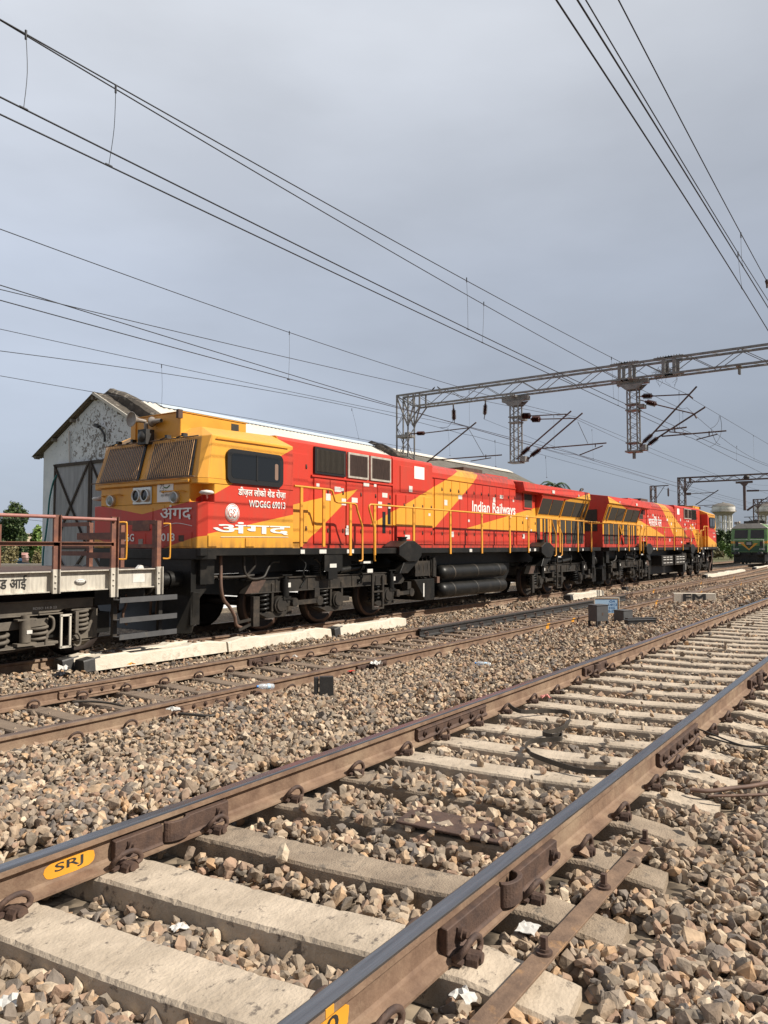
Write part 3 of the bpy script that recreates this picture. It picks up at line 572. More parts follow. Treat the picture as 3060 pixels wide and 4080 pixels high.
sp_b = [sleeper_mesh('s', 2.75, 0.19, 0.26, 0.16, 'conc2', 20 + i).build('concrete_sleeper', 'conc2') for i in range(3)]
rz = R(7.9); cs = math.cos(rz)
for i, xk in enumerate(FG_X):
    yc = 2.388; xc = xk - (yc - 3.17) * SK
    d = 0.872 / cs
    cl = [(d - 0.105, 1), (d + 0.105, -1), (-d + 0.105, -1), (-d - 0.105, 1)]
    if i > 30: cl = [cl[0], cl[3]]
    lab = {0: 'pale concrete sleeper mostly cut off by the bottom left corner', 3: 'brownish sleeper at the right end of the joggled plate of the SRJ rail', 4: 'brown stained sleeper that carries the rusty base plate', 5: 'brown stained sleeper just beyond the rusty base plate, stones lying on it', 1: 'thick pale concrete sleeper at the lower left, wide flat top with dark spots', 2: 'pale concrete sleeper just beyond the SRJ paint mark, its end under the iron strip'}.get(i, None)
    grp = 'concrete sleepers of the nearest track' if lab is None else None
    pr_ = sp_c[i % 3] if i in (3, 4, 5) else sp_a[i % 6]
    so_ = put_sleeper(pr_, xc, yc, -0.176, rz, lab or 'grey-tan concrete sleeper of the nearest track, half sunk in ballast', 'concrete sleepers of the nearest track', cl)
    so_.scale = (1.18 if i in (0, 1, 2) else rnd.uniform(0.94, 1.04), 1, 1)
    if i > 2: so_.rotation_euler[2] += R(rnd.uniform(-0.7, 0.7)); so_.location.z -= rnd.uniform(0, 0.006)
for i, x in enumerate(MID_X):
    put_sleeper(sp_b[i % 3], x, 7.47, -0.452 + 0.0, R(rnd.uniform(-1.2, 1.2)), 'brown-grey concrete sleeper of the middle track', 'sleepers of the middle track', [(0.87 - 0.105, 1), (-0.87 - 0.105, 1)])
for i in range(36):
    put_sleeper(sp_b[i % 3], 5.0 + 1.2 * i * 0.5 * 1.0, 11.52, -0.455, 0, 'dark sleeper in the shade under the locomotives', 'sleepers under the locomotives', [])
for q in sp_a + sp_b + sp_c + [clip_proto]: bpy.data.objects.remove(q)

# ---------------------------------------------------------------- small things lying about
strip = MB().box(1.2, 4.02, 1.145, 1.225, -0.170, -0.158).build('flat_iron_strip', 'iron_or', bevel=0.002)
tag(strip, 'long flat rusty iron strip bolted across the sleeper ends at the lower right', 'iron strip')
for x in (2.12, 2.74, 3.41, 4.05):
    b = MB(); b.cyl((x, 1.185, -0.160), (x, 1.185, -0.148), 0.032, 12); b.cyl((x, 1.185, -0.150), (x, 1.185, -0.138), 0.021, 6); b.box(x - 0.011, x + 0.011, 1.174, 1.196, -0.14, -0.095); b.build('spike', 'iron', strip)
pl = MB(); pl.box(-0.13, 0.13, -0.33, 0.33, 0, 0.014); pl = pl.build('base_plate', 'iron', loc=(3.70, 2.09, -0.165), bevel=0.003); pl.rotation_euler = (0.03, 0, R(9)); tag(pl, 'dark rusty base plate with bolts lying on a sleeper between the nearest rails', 'plate')
for (x, y) in ((-0.07, 0.25), (0.06, 0.24), (0.08, -0.05), (-0.05, -0.2), (0.07, -0.24)):
    b = MB(); b.cyl((x, y, 0.014), (x, y, 0.022), 0.026, 10); b.cyl((x, y, 0.02), (x, y, 0.048), 0.013, 6); b.build('bolt', 'iron', pl)

def ribbon(name, pts, h, th, matn, label, cat):
    mb = MB(); 
    for a, b in zip(pts[:-1], pts[1:]): mb.bar(a, b, th, h)
    o = mb.build(name, matn); return tag(o, label, cat)
def smooth(P, k=6):
    out = []
    for i in range(len(P) - 1):
        p0, p1, p2, p3 = [np.array(P[max(0, min(len(P) - 1, i + q))], float) for q in (-1, 0, 1, 2)]
        for j in range(k):
            t = j / k; out.append(tuple(0.5 * ((2 * p1) + (-p0 + p2) * t + (2 * p0 - 5 * p1 + 4 * p2 - p3) * t * t + (-p0 + 3 * p1 - 3 * p2 + p3) * t ** 3)))
    out.append(tuple(P[-1])); return out
K3 = lambda x, y: (1900 + x / 1.43, 2200 + y / 1.43)
K6 = lambda x, y: (1960 + x / 1.508, 2900 + y / 1.508)
C2 = lambda x, y: (900 + x / 1.508, 2300 + y / 1.508)
C1 = lambda x, y: (x / 1.659, 2500 + y / 1.659)
belt = [onZ(*K3(*p), z) for p, z in (((180, 870), -0.08), ((250, 908), -0.12), ((400, 905), -0.14), ((510, 912), -0.14), ((532, 945), -0.14), ((500, 995), -0.14), ((430, 1020), -0.15), ((375, 1032), -0.15))]
belt2 = [onZ(*K3(*p), -0.15) for p in ((375, 1032), (430, 1048), (480, 1040), (478, 1062), (400, 1068), (310, 1078), (276, 1110), (300, 1140))] + [onZ(*K6(*p), -0.14) for p in ((250, 165), (400, 220), (560, 262), (740, 268))]
ribbon('rubber_belt', smooth(belt + belt2[1:]), 0.036, 0.006, 'rub', 'black rubber belt lying in loops over the sleepers between the nearest rails', 'belt')
def cable(pts, r, label, matn='rub'):
    o = MB().tube(smooth(pts, 5), r, 7).build('cable', matn); return tag(o, label, 'cable')
cable([onZ(*C2(*p), -0.37) for p in ((0, 815), (120, 780), (250, 790), (400, 797), (560, 785), (608, 760), (590, 738), (530, 730))], 0.016, 'thick grey-brown cable end bent round in the ballast near the black stub post')
cable([onZ(*C1(*p), -0.42) for p in ((480, 492), (600, 490), (720, 500), (820, 520))], 0.013, 'black cable running between the rails of the middle track')
cable([onZ(*C1(*p), -0.41) for p in ((0, 375), (60, 340), (120, 345), (190, 375), (260, 385), (400, 378))], 0.016, 'dark cable on the stones left of the farther middle rail')
cable([onZ(*C1(*p), -0.36) for p in ((1180, 570), (1260, 575), (1390, 585), (1480, 560), (1659, 540))], 0.016, 'dark cable on the ballast just before the middle track')
cable([onZ(*K6(*p), -0.12) for p in ((1235, 5), (1340, 45), (1500, 105), (1700, 135))], 0.007, 'thin black wire leaving the nearest rail at the right edge')
cable([onZ(*K6(*p), -0.13) for p in ((1290, 50), (1400, 85), (1520, 110), (1700, 112))], 0.007, 'second thin black wire crossing the first at the right edge')
cable([onZ(*K6(*p), -0.16) for p in ((1190, 372), (1300, 380), (1450, 362), (1560, 350), (1720, 320))], 0.014, 'brown cable lying over the sleeper ends at the right edge', 'hose')
cable([onZ(*K6(*p), -0.17) for p in ((1300, 410), (1450, 408), (1720, 398))], 0.009, 'thin dark cable below the brown one at the right edge', 'hose')

def bottle(u, v, z, ang, label, ln=0.23):
    p = onZ(u, v, z); root = empty('plastic_bottle', p, label, 'bottle')
    prof = [(0.001, 0), (0.030, 0.002), (0.034, 0.012), (0.034, 0.10), (0.031, 0.108), (0.034, 0.116), (0.034, 0.15), (0.026, 0.185), (0.013, 0.205), (0.0125, 0.215)]
    b = MB().lathe((0, 0, 0), prof, 16, 'x').build('bottle_body', 'bottle', root)
    MB().lathe((0, 0, 0), [(0.0346, 0.055), (0.0346, 0.090)], 16, 'x').build('bottle_label', 'signb' if ln > 0.2 else 'bcap', root)
    MB().cyl((0.207, 0, 0), (0.226, 0, 0), 0.0145, 12).build('bottle_cap', 'bcap', root)
    root.rotation_euler = (0, R(-6), ang); return root
bottle(1090, 2735, -0.325, R(YAW - 90 + 215), 'crushed clear water bottle with blue label against the nearer middle rail')
bottle(1955, 2650, -0.31, R(YAW - 90 + 170), 'clear water bottle with blue cap lying on the ballast right of centre')
bottle(1150, 3405, -0.22, R(YAW - 90 + 12), 'small dirty clear bottle beside the joggled plate of the SRJ rail', 0.23) if False else None
def scrap(u, v, z, s, matn, label, cat, seed, flat=0.5):
    r = random.Random(seed); p = onZ(u, v, z); mb = MB(); V = []; n = 5
    for i in range(n + 1):
        for j in range(n + 1): V.append(((i / n - .5) * s * (1 + r.uniform(-.12, .12)), (j / n - .5) * s * 0.8 * (1 + r.uniform(-.12, .12)), (0.35 + r.uniform(-.22, .22)) * flat * s * (1.3 - 1.6 * abs(i / n - .5))))
    k = (n + 1) ** 2; V += [(x, y, z_ - s * 0.03) for x, y, z_ in V]
    q = lambda i, j, o=0: o + i * (n + 1) + j
    F = [(q(i, j), q(i + 1, j), q(i + 1, j + 1), q(i, j + 1)) for i in range(n) for j in range(n)] + [(q(i, j, k), q(i, j + 1, k), q(i + 1, j + 1, k), q(i + 1, j, k)) for i in range(n) for j in range(n)]
    mb.add(V, F); o = mb.build({'paper': 'paper_scrap', 'bag': 'plastic_bag', 'wrapper': 'wrapper', 'cup': 'paper_cup', 'stone': 'painted_stone'}[cat], matn, loc=p); o.rotation_euler = (0, 0, r.uniform(0, 6)); return tag(o, label, cat)
scrap(1500, 2650, -0.34, 0.16, 'paper', 'crumpled white plastic bag by the nearer middle rail', 'bag', 1, 0.8)
scrap(2105, 3698, -0.19, 0.095, 'paper', 'folded white paper beside the nearest rail at the lower right', 'paper', 2, 0.15)
scrap(1845, 3985, -0.18, 0.08, 'paper', 'crumpled white paper on the stones at the bottom edge', 'paper', 3, 0.8)
scrap(250, 2668, -0.36, 0.17, 'paper', 'crumpled white plastic in front of the black end of the white sleepers', 'bag', 4, 0.8)
scrap(248, 2695, -0.40, 0.20, 'plasticb', 'black plastic bag in front of the black end of the white sleepers', 'bag', 5, 0.6)
scrap(525, 2648, -0.36, 0.10, 'oran', 'small orange wrapper against the white sleeper', 'wrapper', 6, 0.5)
scrap(2175, 2785, -0.17, 0.10, 'redp', 'faded pink block lying beside the left rail of the nearest track', 'stone', 7, 0.9)
scrap(1175, 2620, -0.40, 0.09, 'paper', 'white paper cup between the rails of the middle track', 'cup', 8, 1.0)
scrap(690, 2830, -0.32, 0.13, 'paper', 'black and white crumpled bag against the nearer middle rail', 'bag', 9, 0.6)
scrap(715, 3700, -0.24, 0.07, 'paper', 'small silver and white wrapper among stones between two near sleepers', 'wrapper', 10, 0.5)
scrap(20, 4010, -0.25, 0.10, 'paper', 'torn white plastic cup at the very bottom left corner', 'cup', 17, 0.8)
scrap(1400, 2675, -0.36, 0.10, 'red', 'small red wrapper on the stones before the middle track', 'wrapper', 12, 0.3)
scrap(1805, 2680, -0.31, 0.12, 'plasticb', 'scrap of black plastic on the ballast left of the second bottle', 'bag', 13, 0.4)
scrap(1800, 2702, -0.31, 0.08, 'paper', 'little white scrap beside the black plastic on the ballast', 'paper', 14, 0.4)
scrap(2330, 2565, -0.3, 0.12, 'plasticb', 'dark plastic scrap on the ballast below the grey boxes', 'bag', 15, 0.3)
scrap(2130, 2605, -0.3, 0.12, 'paper', 'pale flat scrap on the ballast below and left of the grey boxes', 'paper', 16, 0.2)

# white sleepers laid end to end as an edging
def white_sleeper(x0, x1, Y, z, black0, label, rot=0.0, lugs=True):
    L_ = x1 - x0; root = empty('whitewashed_sleeper', ((x0 + x1) / 2, Y, z), label, 'sleeper', 'white sleepers laid beside the locomotive track'); root.rotation_euler = (0, 0, rot)
    n = 30; r = random.Random(int(x0 * 10)); vs = []; 
    for j in range(n + 1):
        x = -L_ / 2 + L_ * j / n; a = abs(x) / (L_ / 2); top = 0.215 + (0.0 if 0.45 < a < 0.75 else (-0.03 if a <= 0.45 else -0.05 * (a - 0.75) * 4))
        q = lambda: r.uniform(-0.004, 0.004)
        vs += [(x, -0.14, 0), (x, -0.115 + q(), top - 0.02), (x, -0.10 + q(), top), (x, 0.10 + q(), top), (x, 0.115, top - 0.02), (x, 0.14, 0)]
    k = 6; mb = MB()
    fs = [(i * k + a, i * k + (a + 1) % k, (i + 1) * k + (a + 1) % k, (i + 1) * k + a) for i in range(n) for a in range(k)]
    for i, f in enumerate(fs): mb.cm = 1 if (black0 and i // k < 2 + (i % k) % 2) else 0; mb.add([vs[t] for t in f], [(0, 1, 2, 3)])
    mb.cm = 1 if black0 else 0; mb.add(vs[:k], [tuple(range(k))]); mb.cm = 0; mb.add(vs[-k:], [tuple(range(k))])
    mb.build('sleeper_body', ['white', 'blackp'], root)
    if lugs:
        for c in (-0.80, 0.80):
            for (dx, dy) in ((-0.09, -0.045), (-0.10, 0.06), (0.09, -0.045), (0.12, 0.06)):
                b = MB(); b.prism([(-0.035, 0), (0.035, 0), (0.028, 0.022), (0.014, 0.030), (-0.014, 0.030), (-0.028, 0.022)], 'y', -0.025, 0.025); b.cyl((0, -0.03, 0.015), (0, 0.03, 0.015), 0.009, 8)
                b.build('iron_lug', 'iron_or', root, loc=(c + dx, dy, 0.214))
    return root
white_sleeper(6.35, 9.00, 10.30, -0.44, True, 'second white sleeper lying just behind the nearest one, its black end by the wagon steps')
white_sleeper(6.52, 9.22, 9.99, -0.445, True, 'white sleeper with black-painted end, nearest in the row beside the wagon', rot=-0.03)
white_sleeper(9.25, 11.95, 9.88, -0.45, False, 'white sleeper in the middle of the row beside the locomotive', rot=-0.04)
white_sleeper(12.0, 14.7, 9.80, -0.45, True, 'white sleeper with black joint end, right-hand one of the row before the leading bogie', rot=0.02)
white_sleeper(24.0, 27.3, 9.45, -0.40, True, 'short white block with black end beside the couplings of the two locomotives', lugs=False)
white_sleeper(46.5, 52.5, 10.0, -0.44, True, 'white sleeper beside the end of the second locomotive', lugs=False)
white_sleeper(53.0, 59.5, 10.1, -0.44, False, 'farthest low white sleeper, past the end of the second locomotive', lugs=False)
white_sleeper(65.0, 73.0, 10.3, -0.42, True, 'long low white edging before the green locomotive', lugs=False)
for (x, y, s_, lb) in ((30.6, 9.6, 0.3, 'small black stub post beside the second locomotive'), (56, 7.5, 0.3, 'small dark box far along the middle track')):
    tag(MB().box(x - s_ / 2, x + s_ / 2, y - 0.1, y + 0.1, -0.46, -0.24).build('stub_post', 'blackp', bevel=0.01), lb, 'post')
# black stub post
p = onZ(1297, 2778, -0.40); q = MB(); q.prism([(-0.075, 0), (0.095, 0), (0.09, 0.235), (-0.07, 0.235)], 'y', -0.03, 0.035); q.box(-0.135, -0.08, -0.02, 0.06, 0, 0.225)
o = q.build('marker_post', 'blackp', loc=(p[0], p[1], -0.44), bevel=0.004); o.rotation_euler = (0, 0, R(YAW - 90 + 6)); o.scale = (1.02, 1.1, 1.22); tag(o, 'short black painted stub post standing in the ballast', 'post')
# point machine boxes with the painted board
rt_ang = R(YAW - 90)
p = onZ(2384, 2495, -0.36)
root = empty('junction_box', (p[0], p[1], -0.36), 'dark grey junction box on legs in front of the blue and white board', 'box'); root.rotation_euler = (0, 0, rt_ang + R(28)); root.scale = (.84, .84, .92)
q = MB(); q.box(-0.20, 0.20, -0.16, 0.16, 0.13, 0.50); q.build('box_body', 'boxgrey', root, bevel=0.006)
MB().box(-0.215, 0.215, -0.175, 0.175, 0.50, 0.515).build('lid', 'boxgrey', root, bevel=0.003)
for (x, y) in ((-0.18, -0.14), (0.18, -0.14), (-0.18, 0.14), (0.18, 0.14)): MB().box(x - 0.025, x + 0.025, y - 0.025, y + 0.025, -0.12, 0.13).build('leg', 'blackp', root)
a_ = MB(); a_.box(-0.02, 0.02, -0.166, -0.16, 0.27, 0.33); a_.build('latch', 'iron', root)
bp = onZ(2402, 2472, -0.36)
bd = empty('notice_board', (bp[0] + 0.06, bp[1] - 0.085, -0.37), 'small white-framed blue board with hand-painted letters behind the junction box', 'sign'); bd.rotation_euler = (0, 0, rt_ang); bd.scale = (.95, 1, .80)
MB().box(-0.30, 0.29, 0, 0.02, 0.20, 0.66).build('board', 'signb', bd)
f_ = MB(); f_.box(-0.32, -0.30, -0.01, 0.03, 0.0, 0.68); f_.box(0.29, 0.315, -0.01, 0.03, -0.05, 0.68); f_.box(-0.30, 0.29, -0.01, 0.03, 0.66, 0.685); f_.build('frame', 'white', bd)
f_ = MB(); f_.box(-0.30, 0.29, -0.006, 0.022, 0.642, 0.66); f_.box(-0.30, 0.29, -0.006, 0.022, 0.20, 0.218); f_.box(0.272, 0.29, -0.006, 0.022, 0.218, 0.642); f_.build('border', 'yel', bd)
for i, (tx, a0, wd) in enumerate((('OA', 0.06, 0.15), ('14/12', 0.04, 0.21), ('0 KG', 0.05, 0.15), ('5-23', 0.03, 0.18))):
    text(tx, 'lettering', (a0, 0, 0.54 - i * 0.095), (wd, 0, 0), (0, 0, 0.068), 'signt', bd, bold=0.02, thick=0.003)
p = onZ(2484, 2478, -0.36); root = empty('cable_box', (p[0], p[1], -0.38), 'grey box standing right of the blue and white board', 'box'); root.rotation_euler = (0, 0, rt_ang + R(35)); root.scale = (.8, .8, .8)
MB().box(-0.21, 0.21, -0.17, 0.17, 0, 0.36).build('box_body', 'boxgrey', root, bevel=0.006); MB().box(-0.225, 0.225, -0.185, 0.185, 0.36, 0.375).build('lid', 'boxgrey', root, bevel=0.003)
p = onZ(2548, 2488, -0.30); root = empty('track_device', (p[0], p[1], -0.33), 'low black double-lidded track box right of the grey boxes', 'box'); root.rotation_euler = (0, 0, rt_ang + R(12))
q = MB(); q.box(-0.36, 0.30, -0.15, 0.0, 0, 0.13); q.box(-0.25, 0.42, 0.02, 0.16, 0, 0.15); q.build('box_body', 'blackp', root, bevel=0.006); q = MB(); q.box(-0.37, 0.31, -0.16, 0.005, 0.13, 0.145); q.box(-0.26, 0.43, 0.015, 0.17, 0.15, 0.165); q.build('lid', 'blackp', root, bevel=0.003)
# FM block
pa = onZ(2682, 2400, -0.40); pb = onZ(2850, 2402, -0.40)
d_ = Vector((pb[0] - pa[0], pb[1] - pa[1], 0)); ln = d_.length; root = empty('fouling_mark', ((pa[0] + pb[0]) / 2, (pa[1] + pb[1]) / 2, -0.40), 'low white block painted with black letters FM on the ballast', 'marker'); root.rotation_euler = (0, 0, math.atan2(d_.y, d_.x))
MB().prism([(-0.12, 0), (0.12, 0), (0.10, 0.30), (-0.10, 0.30)], 'x', -ln / 2, ln / 2).build('block', 'white', root, bevel=0.01)
text('FM', 'lettering', (-ln * 0.28, -0.1225, 0.02), (ln * 0.54, 0, 0), (0, 0.018, 0.27), 'blackp', root, fat=0.05, thick=0.004)
# ---------------------------------------------------------------- the red and yellow locomotives
def make_loco(x0, sx, label, second=False):
    """local frame: x from the front (0) to the rear (20.2) of the frame, side towards the camera at y < 0, rail top z = 0"""
    root = empty('diesel_locomotive', (x0, 11.58, ZM), label, 'locomotive', 'red and yellow diesel locomotives coupled back to back')
    def part(mb, name, mats, parent=None, bevel=0.0, lab=None):
        o = mb.build(name, mats, parent or root, bevel=bevel)
        if lab: o['label'] = lab
        return o
    B = lambda: MB(sx)
    # cab shell
    lowp = [(0, -1.48), (0.16, -1.58), (2.36, -1.58), (2.36, 1.58), (0.16, 1.58), (0, 1.48)]
    notp = [(0, -1.28), (0.30, -1.26), (0.30, -1.58), (2.36, -1.58), (2.36, 1.58), (0.30, 1.58), (0.30, 1.26), (0, 1.28)]
    c = B(); c.prism(lowp, 'z', 1.63, 2.44); c.prism(lowp, 'z', 2.76, 2.86)
    n = len(notp); c.add([(p[0], p[1], z) for z in (2.44, 2.76) for p in notp], [(i, (i + 1) % n, n + (i + 1) % n, n + i) for i in range(n)])
    lo = [(0.0, -1.48, 2.86), (0.16, -1.58, 2.86), (2.36, -1.58, 2.86), (2.36, 1.58, 2.86), (0.16, 1.58, 2.86), (0.0, 1.48, 2.86)]
    hi = [(0.20, -1.36, 3.62), (0.27, -1.54, 3.63), (2.36, -1.56, 3.64), (2.36, 1.56, 3.64), (0.27, 1.54, 3.63), (0.20, 1.36, 3.62)]
    rf = [(0.55, -0.95, 3.86), (2.36, -1.0, 3.90), (2.36, 1.0, 3.90), (0.55, 0.95, 3.86)]
    c.add(lo + hi + rf, [(0, 1, 7, 6), (1, 2, 8, 7), (2, 3, 9, 8), (3, 4, 10, 9), (4, 5, 11, 10), (5, 0, 6, 11), (6, 7, 12), (7, 8, 13, 12), (8, 9, 14, 13), (9, 10, 15, 14), (10, 11, 15), (11, 6, 12, 15)])
    body = part(c, 'cab_shell', 'liv', bevel=0.012)
    c = B(); c.box(-0.05, 0.02, -1.30, 1.30, 2.78, 2.84); part(c, 'windscreen_ledge', 'liv', body, bevel=0.01)
    # drip rail along the cab roof edge
    c = B(); c.bar((0.35, -1.575, 3.585), (2.2, -1.577, 3.59), 0.016, 0.018); part(c, 'drip_rail', 'yel', body)
    # windscreens, slightly proud of the sloping front
    def slope(y, z, d=0.006):
        t = (z - 2.86) / 0.76; return (0.20 * t - d, y, z)
    for s in (-1, 1):
        def q(y, z, d): return slope(y * s, z, d)
        fr = B(); P = [(0.12, 2.90), (1.33, 2.90), (1.26, 3.56), (0.12, 3.56)]
        fr.add([q(a, b, 0.004) for a, b in P] + [q(a, b, 0.02) for a, b in P], [(0, 1, 2, 3), (4, 5, 6, 7), (0, 1, 5, 4), (1, 2, 6, 5), (2, 3, 7, 6), (3, 0, 4, 7)])
        f_ = part(fr, 'windscreen', 'gasket', body)
        gl = B(); P = [(0.16, 2.94), (1.28, 2.94), (1.22, 3.52), (0.16, 3.52)]; gl.add([q(a, b, 0.022) for a, b in P], [(0, 1, 2, 3)]); part(gl, 'pane', 'glassf', f_)
        g = B()
        for i in range(23):
            y = 0.13 + 1.16 * i / 22; top = 3.60 if y < 1.25 else 3.55
            a, b = q(y * 1.02, 2.90, 0.075), q(y * 0.985, top, 0.075); g.cyl(a, b, 0.006, 5)
        gg = part(g, 'window_grille', 'barp', f_, lab='row of thin upright tan bars over the windscreen')
        g = B(); g.cyl(q(0.02, 2.875, 0.08), q(1.48, 2.875, 0.08), 0.012, 6); part(g, 'grille_rod', 'iron_or', f_); g = B(); g.cyl(q(0.02, 3.61, 0.08), q(1.36, 3.61, 0.08), 0.012, 6); part(g, 'grille_rod', 'iron_or', f_)
        for yy in (0.5, 0.95):
            g = B(); g.box(0.10, 0.20, yy * s - 0.03, yy * s + 0.03, 3.63, 3.69); g.cyl((0.14, yy * s, 3.66), (0.10, yy * s + 0.16, 3.62), 0.012, 5); part(g, 'wiper', 'gasket', body)
        # grab rail, marker lamp, niche mirror
        g = B(); g.tube([(0.0, s * 0.60, 2.62), (-0.06, s * 0.60, 2.64), (-0.06, s * 1.18, 2.64), (0.0, s * 1.18, 2.62)], 0.014, 6); part(g, 'grab_rail', 'ylw_rail', body)
        g = B(); g.lathe((0, s * 0.92, 2.53), [(0.001, -0.055), (0.085, -0.055), (0.10, -0.075), (0.11, -0.04), (0.11, 0.0)], 20, 'x'); lp = part(g, 'marker_lamp', 'chrome', body)
        g = B(); g.lathe((0, s * 0.92, 2.53), [(0.001, -0.066), (0.08, -0.060)], 20, 'x'); part(g, 'lens', 'lens', lp)
        g = B(); g.lathe((0.14, s * 1.56, 2.60), [(0.001, 0.045), (0.10, 0.03), (0.13, 0.0), (0.10, -0.03), (0.001, -0.045)], 16, 'z'); g.cyl((0.14, s * 1.56, 2.58), (0.30, s * 1.40, 2.50), 0.015, 6); part(g, 'side_mirror', 'sticker', body)
    g = B(); g.prism([(-0.10, 2.90), (0.10, 2.90), (0.10, 3.56), (-0.10, 3.56)], 'x', 0, 0.001)
    # twin headlight
    g = B(); g.box(-0.03, 0.0, -0.27, 0.27, 2.43, 2.76)
    hl = part(g, 'headlight', 'chrome', body, bevel=0.02)
    for s in (-1, 1):
        g = B(); g.lathe((-0.03, s * 0.125, 2.595), [(0.118, 0.0), (0.118, -0.05), (0.10, -0.055), (0.095, -0.03)], 24, 'x'); part(g, 'lamp_ring', 'chrome', hl)
        g = B(); g.lathe((-0.03, s * 0.125, 2.595), [(0.001, -0.028), (0.096, -0.022)], 24, 'x'); part(g, 'lens', 'glass', hl)
    g = B(); g.box(-0.012, 0.0, -0.86, -0.42, 2.46, 2.80); pl_ = part(g, 'notice_plate', 'ptw', body, lab='white notice plate with grey Hindi lettering beside the headlight')
    # nose doors and number
    for (y0, y1, z0, z1) in ((-0.30, 0.34, 1.98, 2.36), (-0.62, -0.32, 1.98, 2.40), (-1.36, -0.62, 1.66, 1.92), (0.62, 1.36, 1.66, 1.92)):
        g = B(); g.box(-0.010, 0.0, y0, y1, z0, z1); part(g, 'nose_door', 'liv', body, bevel=0.004)
    g = B(); g.box(-0.014, 0, -0.22, 0.28, 1.95, 2.12); part(g, 'footboard', 'brown', body)
    g = B(); g.box(-0.005, 0.05, -0.10, 0.20, 1.64, 1.90); g2 = part(g, 'socket_box', 'red', body); g = B(); g.box(-0.012, 0, -0.03, 0.10, 1.66, 1.80); part(g, 'cover', 'horn', g2)
    g = B(); g.box(-0.012, 0, -1.16, -1.02, 1.75, 1.86); part(g, 'catch', 'iron', body)
    if not second:
        def fr_text(s, nm, ya, yb, z0, z1, m_='ptw', **k): return text(s, nm, (-0.012, ya, z0), (0, yb - ya, 0), (0, 0, z1 - z0), m_, body, **k)
        fr_text('69013', 'lettering', -0.30, -0.92, 1.755, 1.90, bold=0.02); fr_text('WDG6G', 'lettering', 0.95, 0.22, 1.755, 1.90, bold=0.02)
        fr_text('अंगद', 'lettering', -0.52, -1.36, 2.13, 2.40, fat=0.02)
        g = B(); g.tube(smooth([(-0.006, -0.62, 2.02), (-0.006, -0.95, 2.075), (-0.006, -1.36, 2.02)]), 0.006, 4); part(g, 'underline', 'ptw', body)
        text('आज़ादी का', 'lettering', (-0.014, -0.48, 2.62), (0, -0.20, 0), (0, 0, 0.07), 'boxgrey', pl_, thick=0.002); text('अमृत महोत्सव', 'lettering', (-0.014, -0.52, 2.54), (0, -0.28, 0), (0, 0, 0.07), 'boxgrey', pl_, thick=0.002)
        text('75', 'lettering', (-0.014, -0.5, 2.70), (0, -0.12, 0), (0, 0, 0.08), 'boxgrey', pl_, thick=0.002)
        g = B(); g.tube(smooth([(-0.014, -0.62, 2.72), (-0.014, -0.69, 2.71), (-0.014, -0.77, 2.75)]), 0.012, 4); part(g, 'swoosh', 'lgreen', pl_)
    # horn, ball lamp and roof box
    g = B(); g.prism([(0.30, 3.68), (0.30, 4.13), (1.96, 4.13), (1.96, 3.86), (0.55, 3.82)], 'y', -0.66, 0.66); rb_ = part(g, 'roof_box', 'yel', bevel=0.01)
    g = B(); g.box(0.285, 1.975, -0.675, 0.675, 4.13, 4.145); part(g, 'lid', 'yel', rb_); g = B(); g.box(0.275, 0.285, 0.62, 0.76, 3.70, 4.16); part(g, 'bracket', 'yel', rb_)
    g = B(); g.box(1.55, 1.75, -0.664, -0.66, 3.93, 4.08); part(g, 'vent', 'mesh', rb_)
    g = B(); g.box(0.2, 0.30, -0.72, -0.655, 4.0, 4.16); part(g, 'hook', 'iron', rb_)
    g = B(); g.lathe((-0.10, 0.22, 4.02), [(0.001, 0.02), (0.05, 0.02), (0.13, -0.0), (0.145, -0.02), (0.13, -0.015), (0.06, 0.06), (0.04, 0.14), (0.032, 0.30)], 18, 'x'); g.lathe((0.22, 0.0, 4.0), [(0.035, -0.22), (0.05, 0.0), (0.09, 0.03), (0.10, 0.05), (0.001, 0.05)], 14, 'y'); g.cyl((0.2, 0.2, 3.84), (0.2, 0.2, 4.0), 0.04, 8); part(g, 'horn', 'horn')
    g = B(); g.lathe((0.06, 0.10, 3.70), [(0.001, -0.075), (0.10, -0.05), (0.11, 0.03), (0.08, 0.10), (0.001, 0.12)], 16, 'x'); g.box(0.03, 0.22, -0.02, 0.22, 3.56, 3.84); part(g, 'ditch_lamp', 'blackp')
    # cab side window
    for s in ((-1, 1) if not second else (-1,)):
        Y = -1.585 * -s if s > 0 else -1.585
        def rr(x0_, x1_, z0_, z1_, r_):
            P = []
            for cx_, cz_, a0 in ((x1_ - r_, z1_ - r_, 0), (x0_ + r_, z1_ - r_, 90), (x0_ + r_, z0_ + r_, 180), (x1_ - r_, z0_ + r_, 270)):
                for k in range(5): t = R(a0 + 22.5 * k); P.append((cx_ + r_ * math.cos(t), cz_ + r_ * math.sin(t)))
            return P
        g = B(); g.prism(rr(0.57, 2.02, 2.80, 3.42, 0.12), 'y', Y, Y + s * 0.035); wf = part(g, 'side_window', 'gasket')
        g = B(); g.prism(rr(0.66, 1.93, 2.89, 3.34, 0.08), 'y', Y + s * 0.030, Y + s * 0.038); part(g, 'pane', 'glass', wf)
        g = B(); g.box(1.28, 1.32, Y + s * 0.03, Y + s * 0.046, 2.88, 3.35); part(g, 'mullion', 'gasket', wf)
        if not second and s < 0:
            g = B(); g.prism(rr(1.78, 1.87, 2.93, 3.24, 0.03), 'y', Y + s * 0.036, Y + s * 0.0395); part(g, 'curtain', 'brick', wf, lab='red cloth showing in the rear of the side window')
        for (a, b, z0, z1) in ((0.16, 0.36, 1.66, 1.86), (1.05, 1.28, 1.66, 1.82)):
            g = B(); g.box(a, b, Y, Y + s * 0.012, z0, z1); part(g, 'access_cover', 'liv', bevel=0.003)
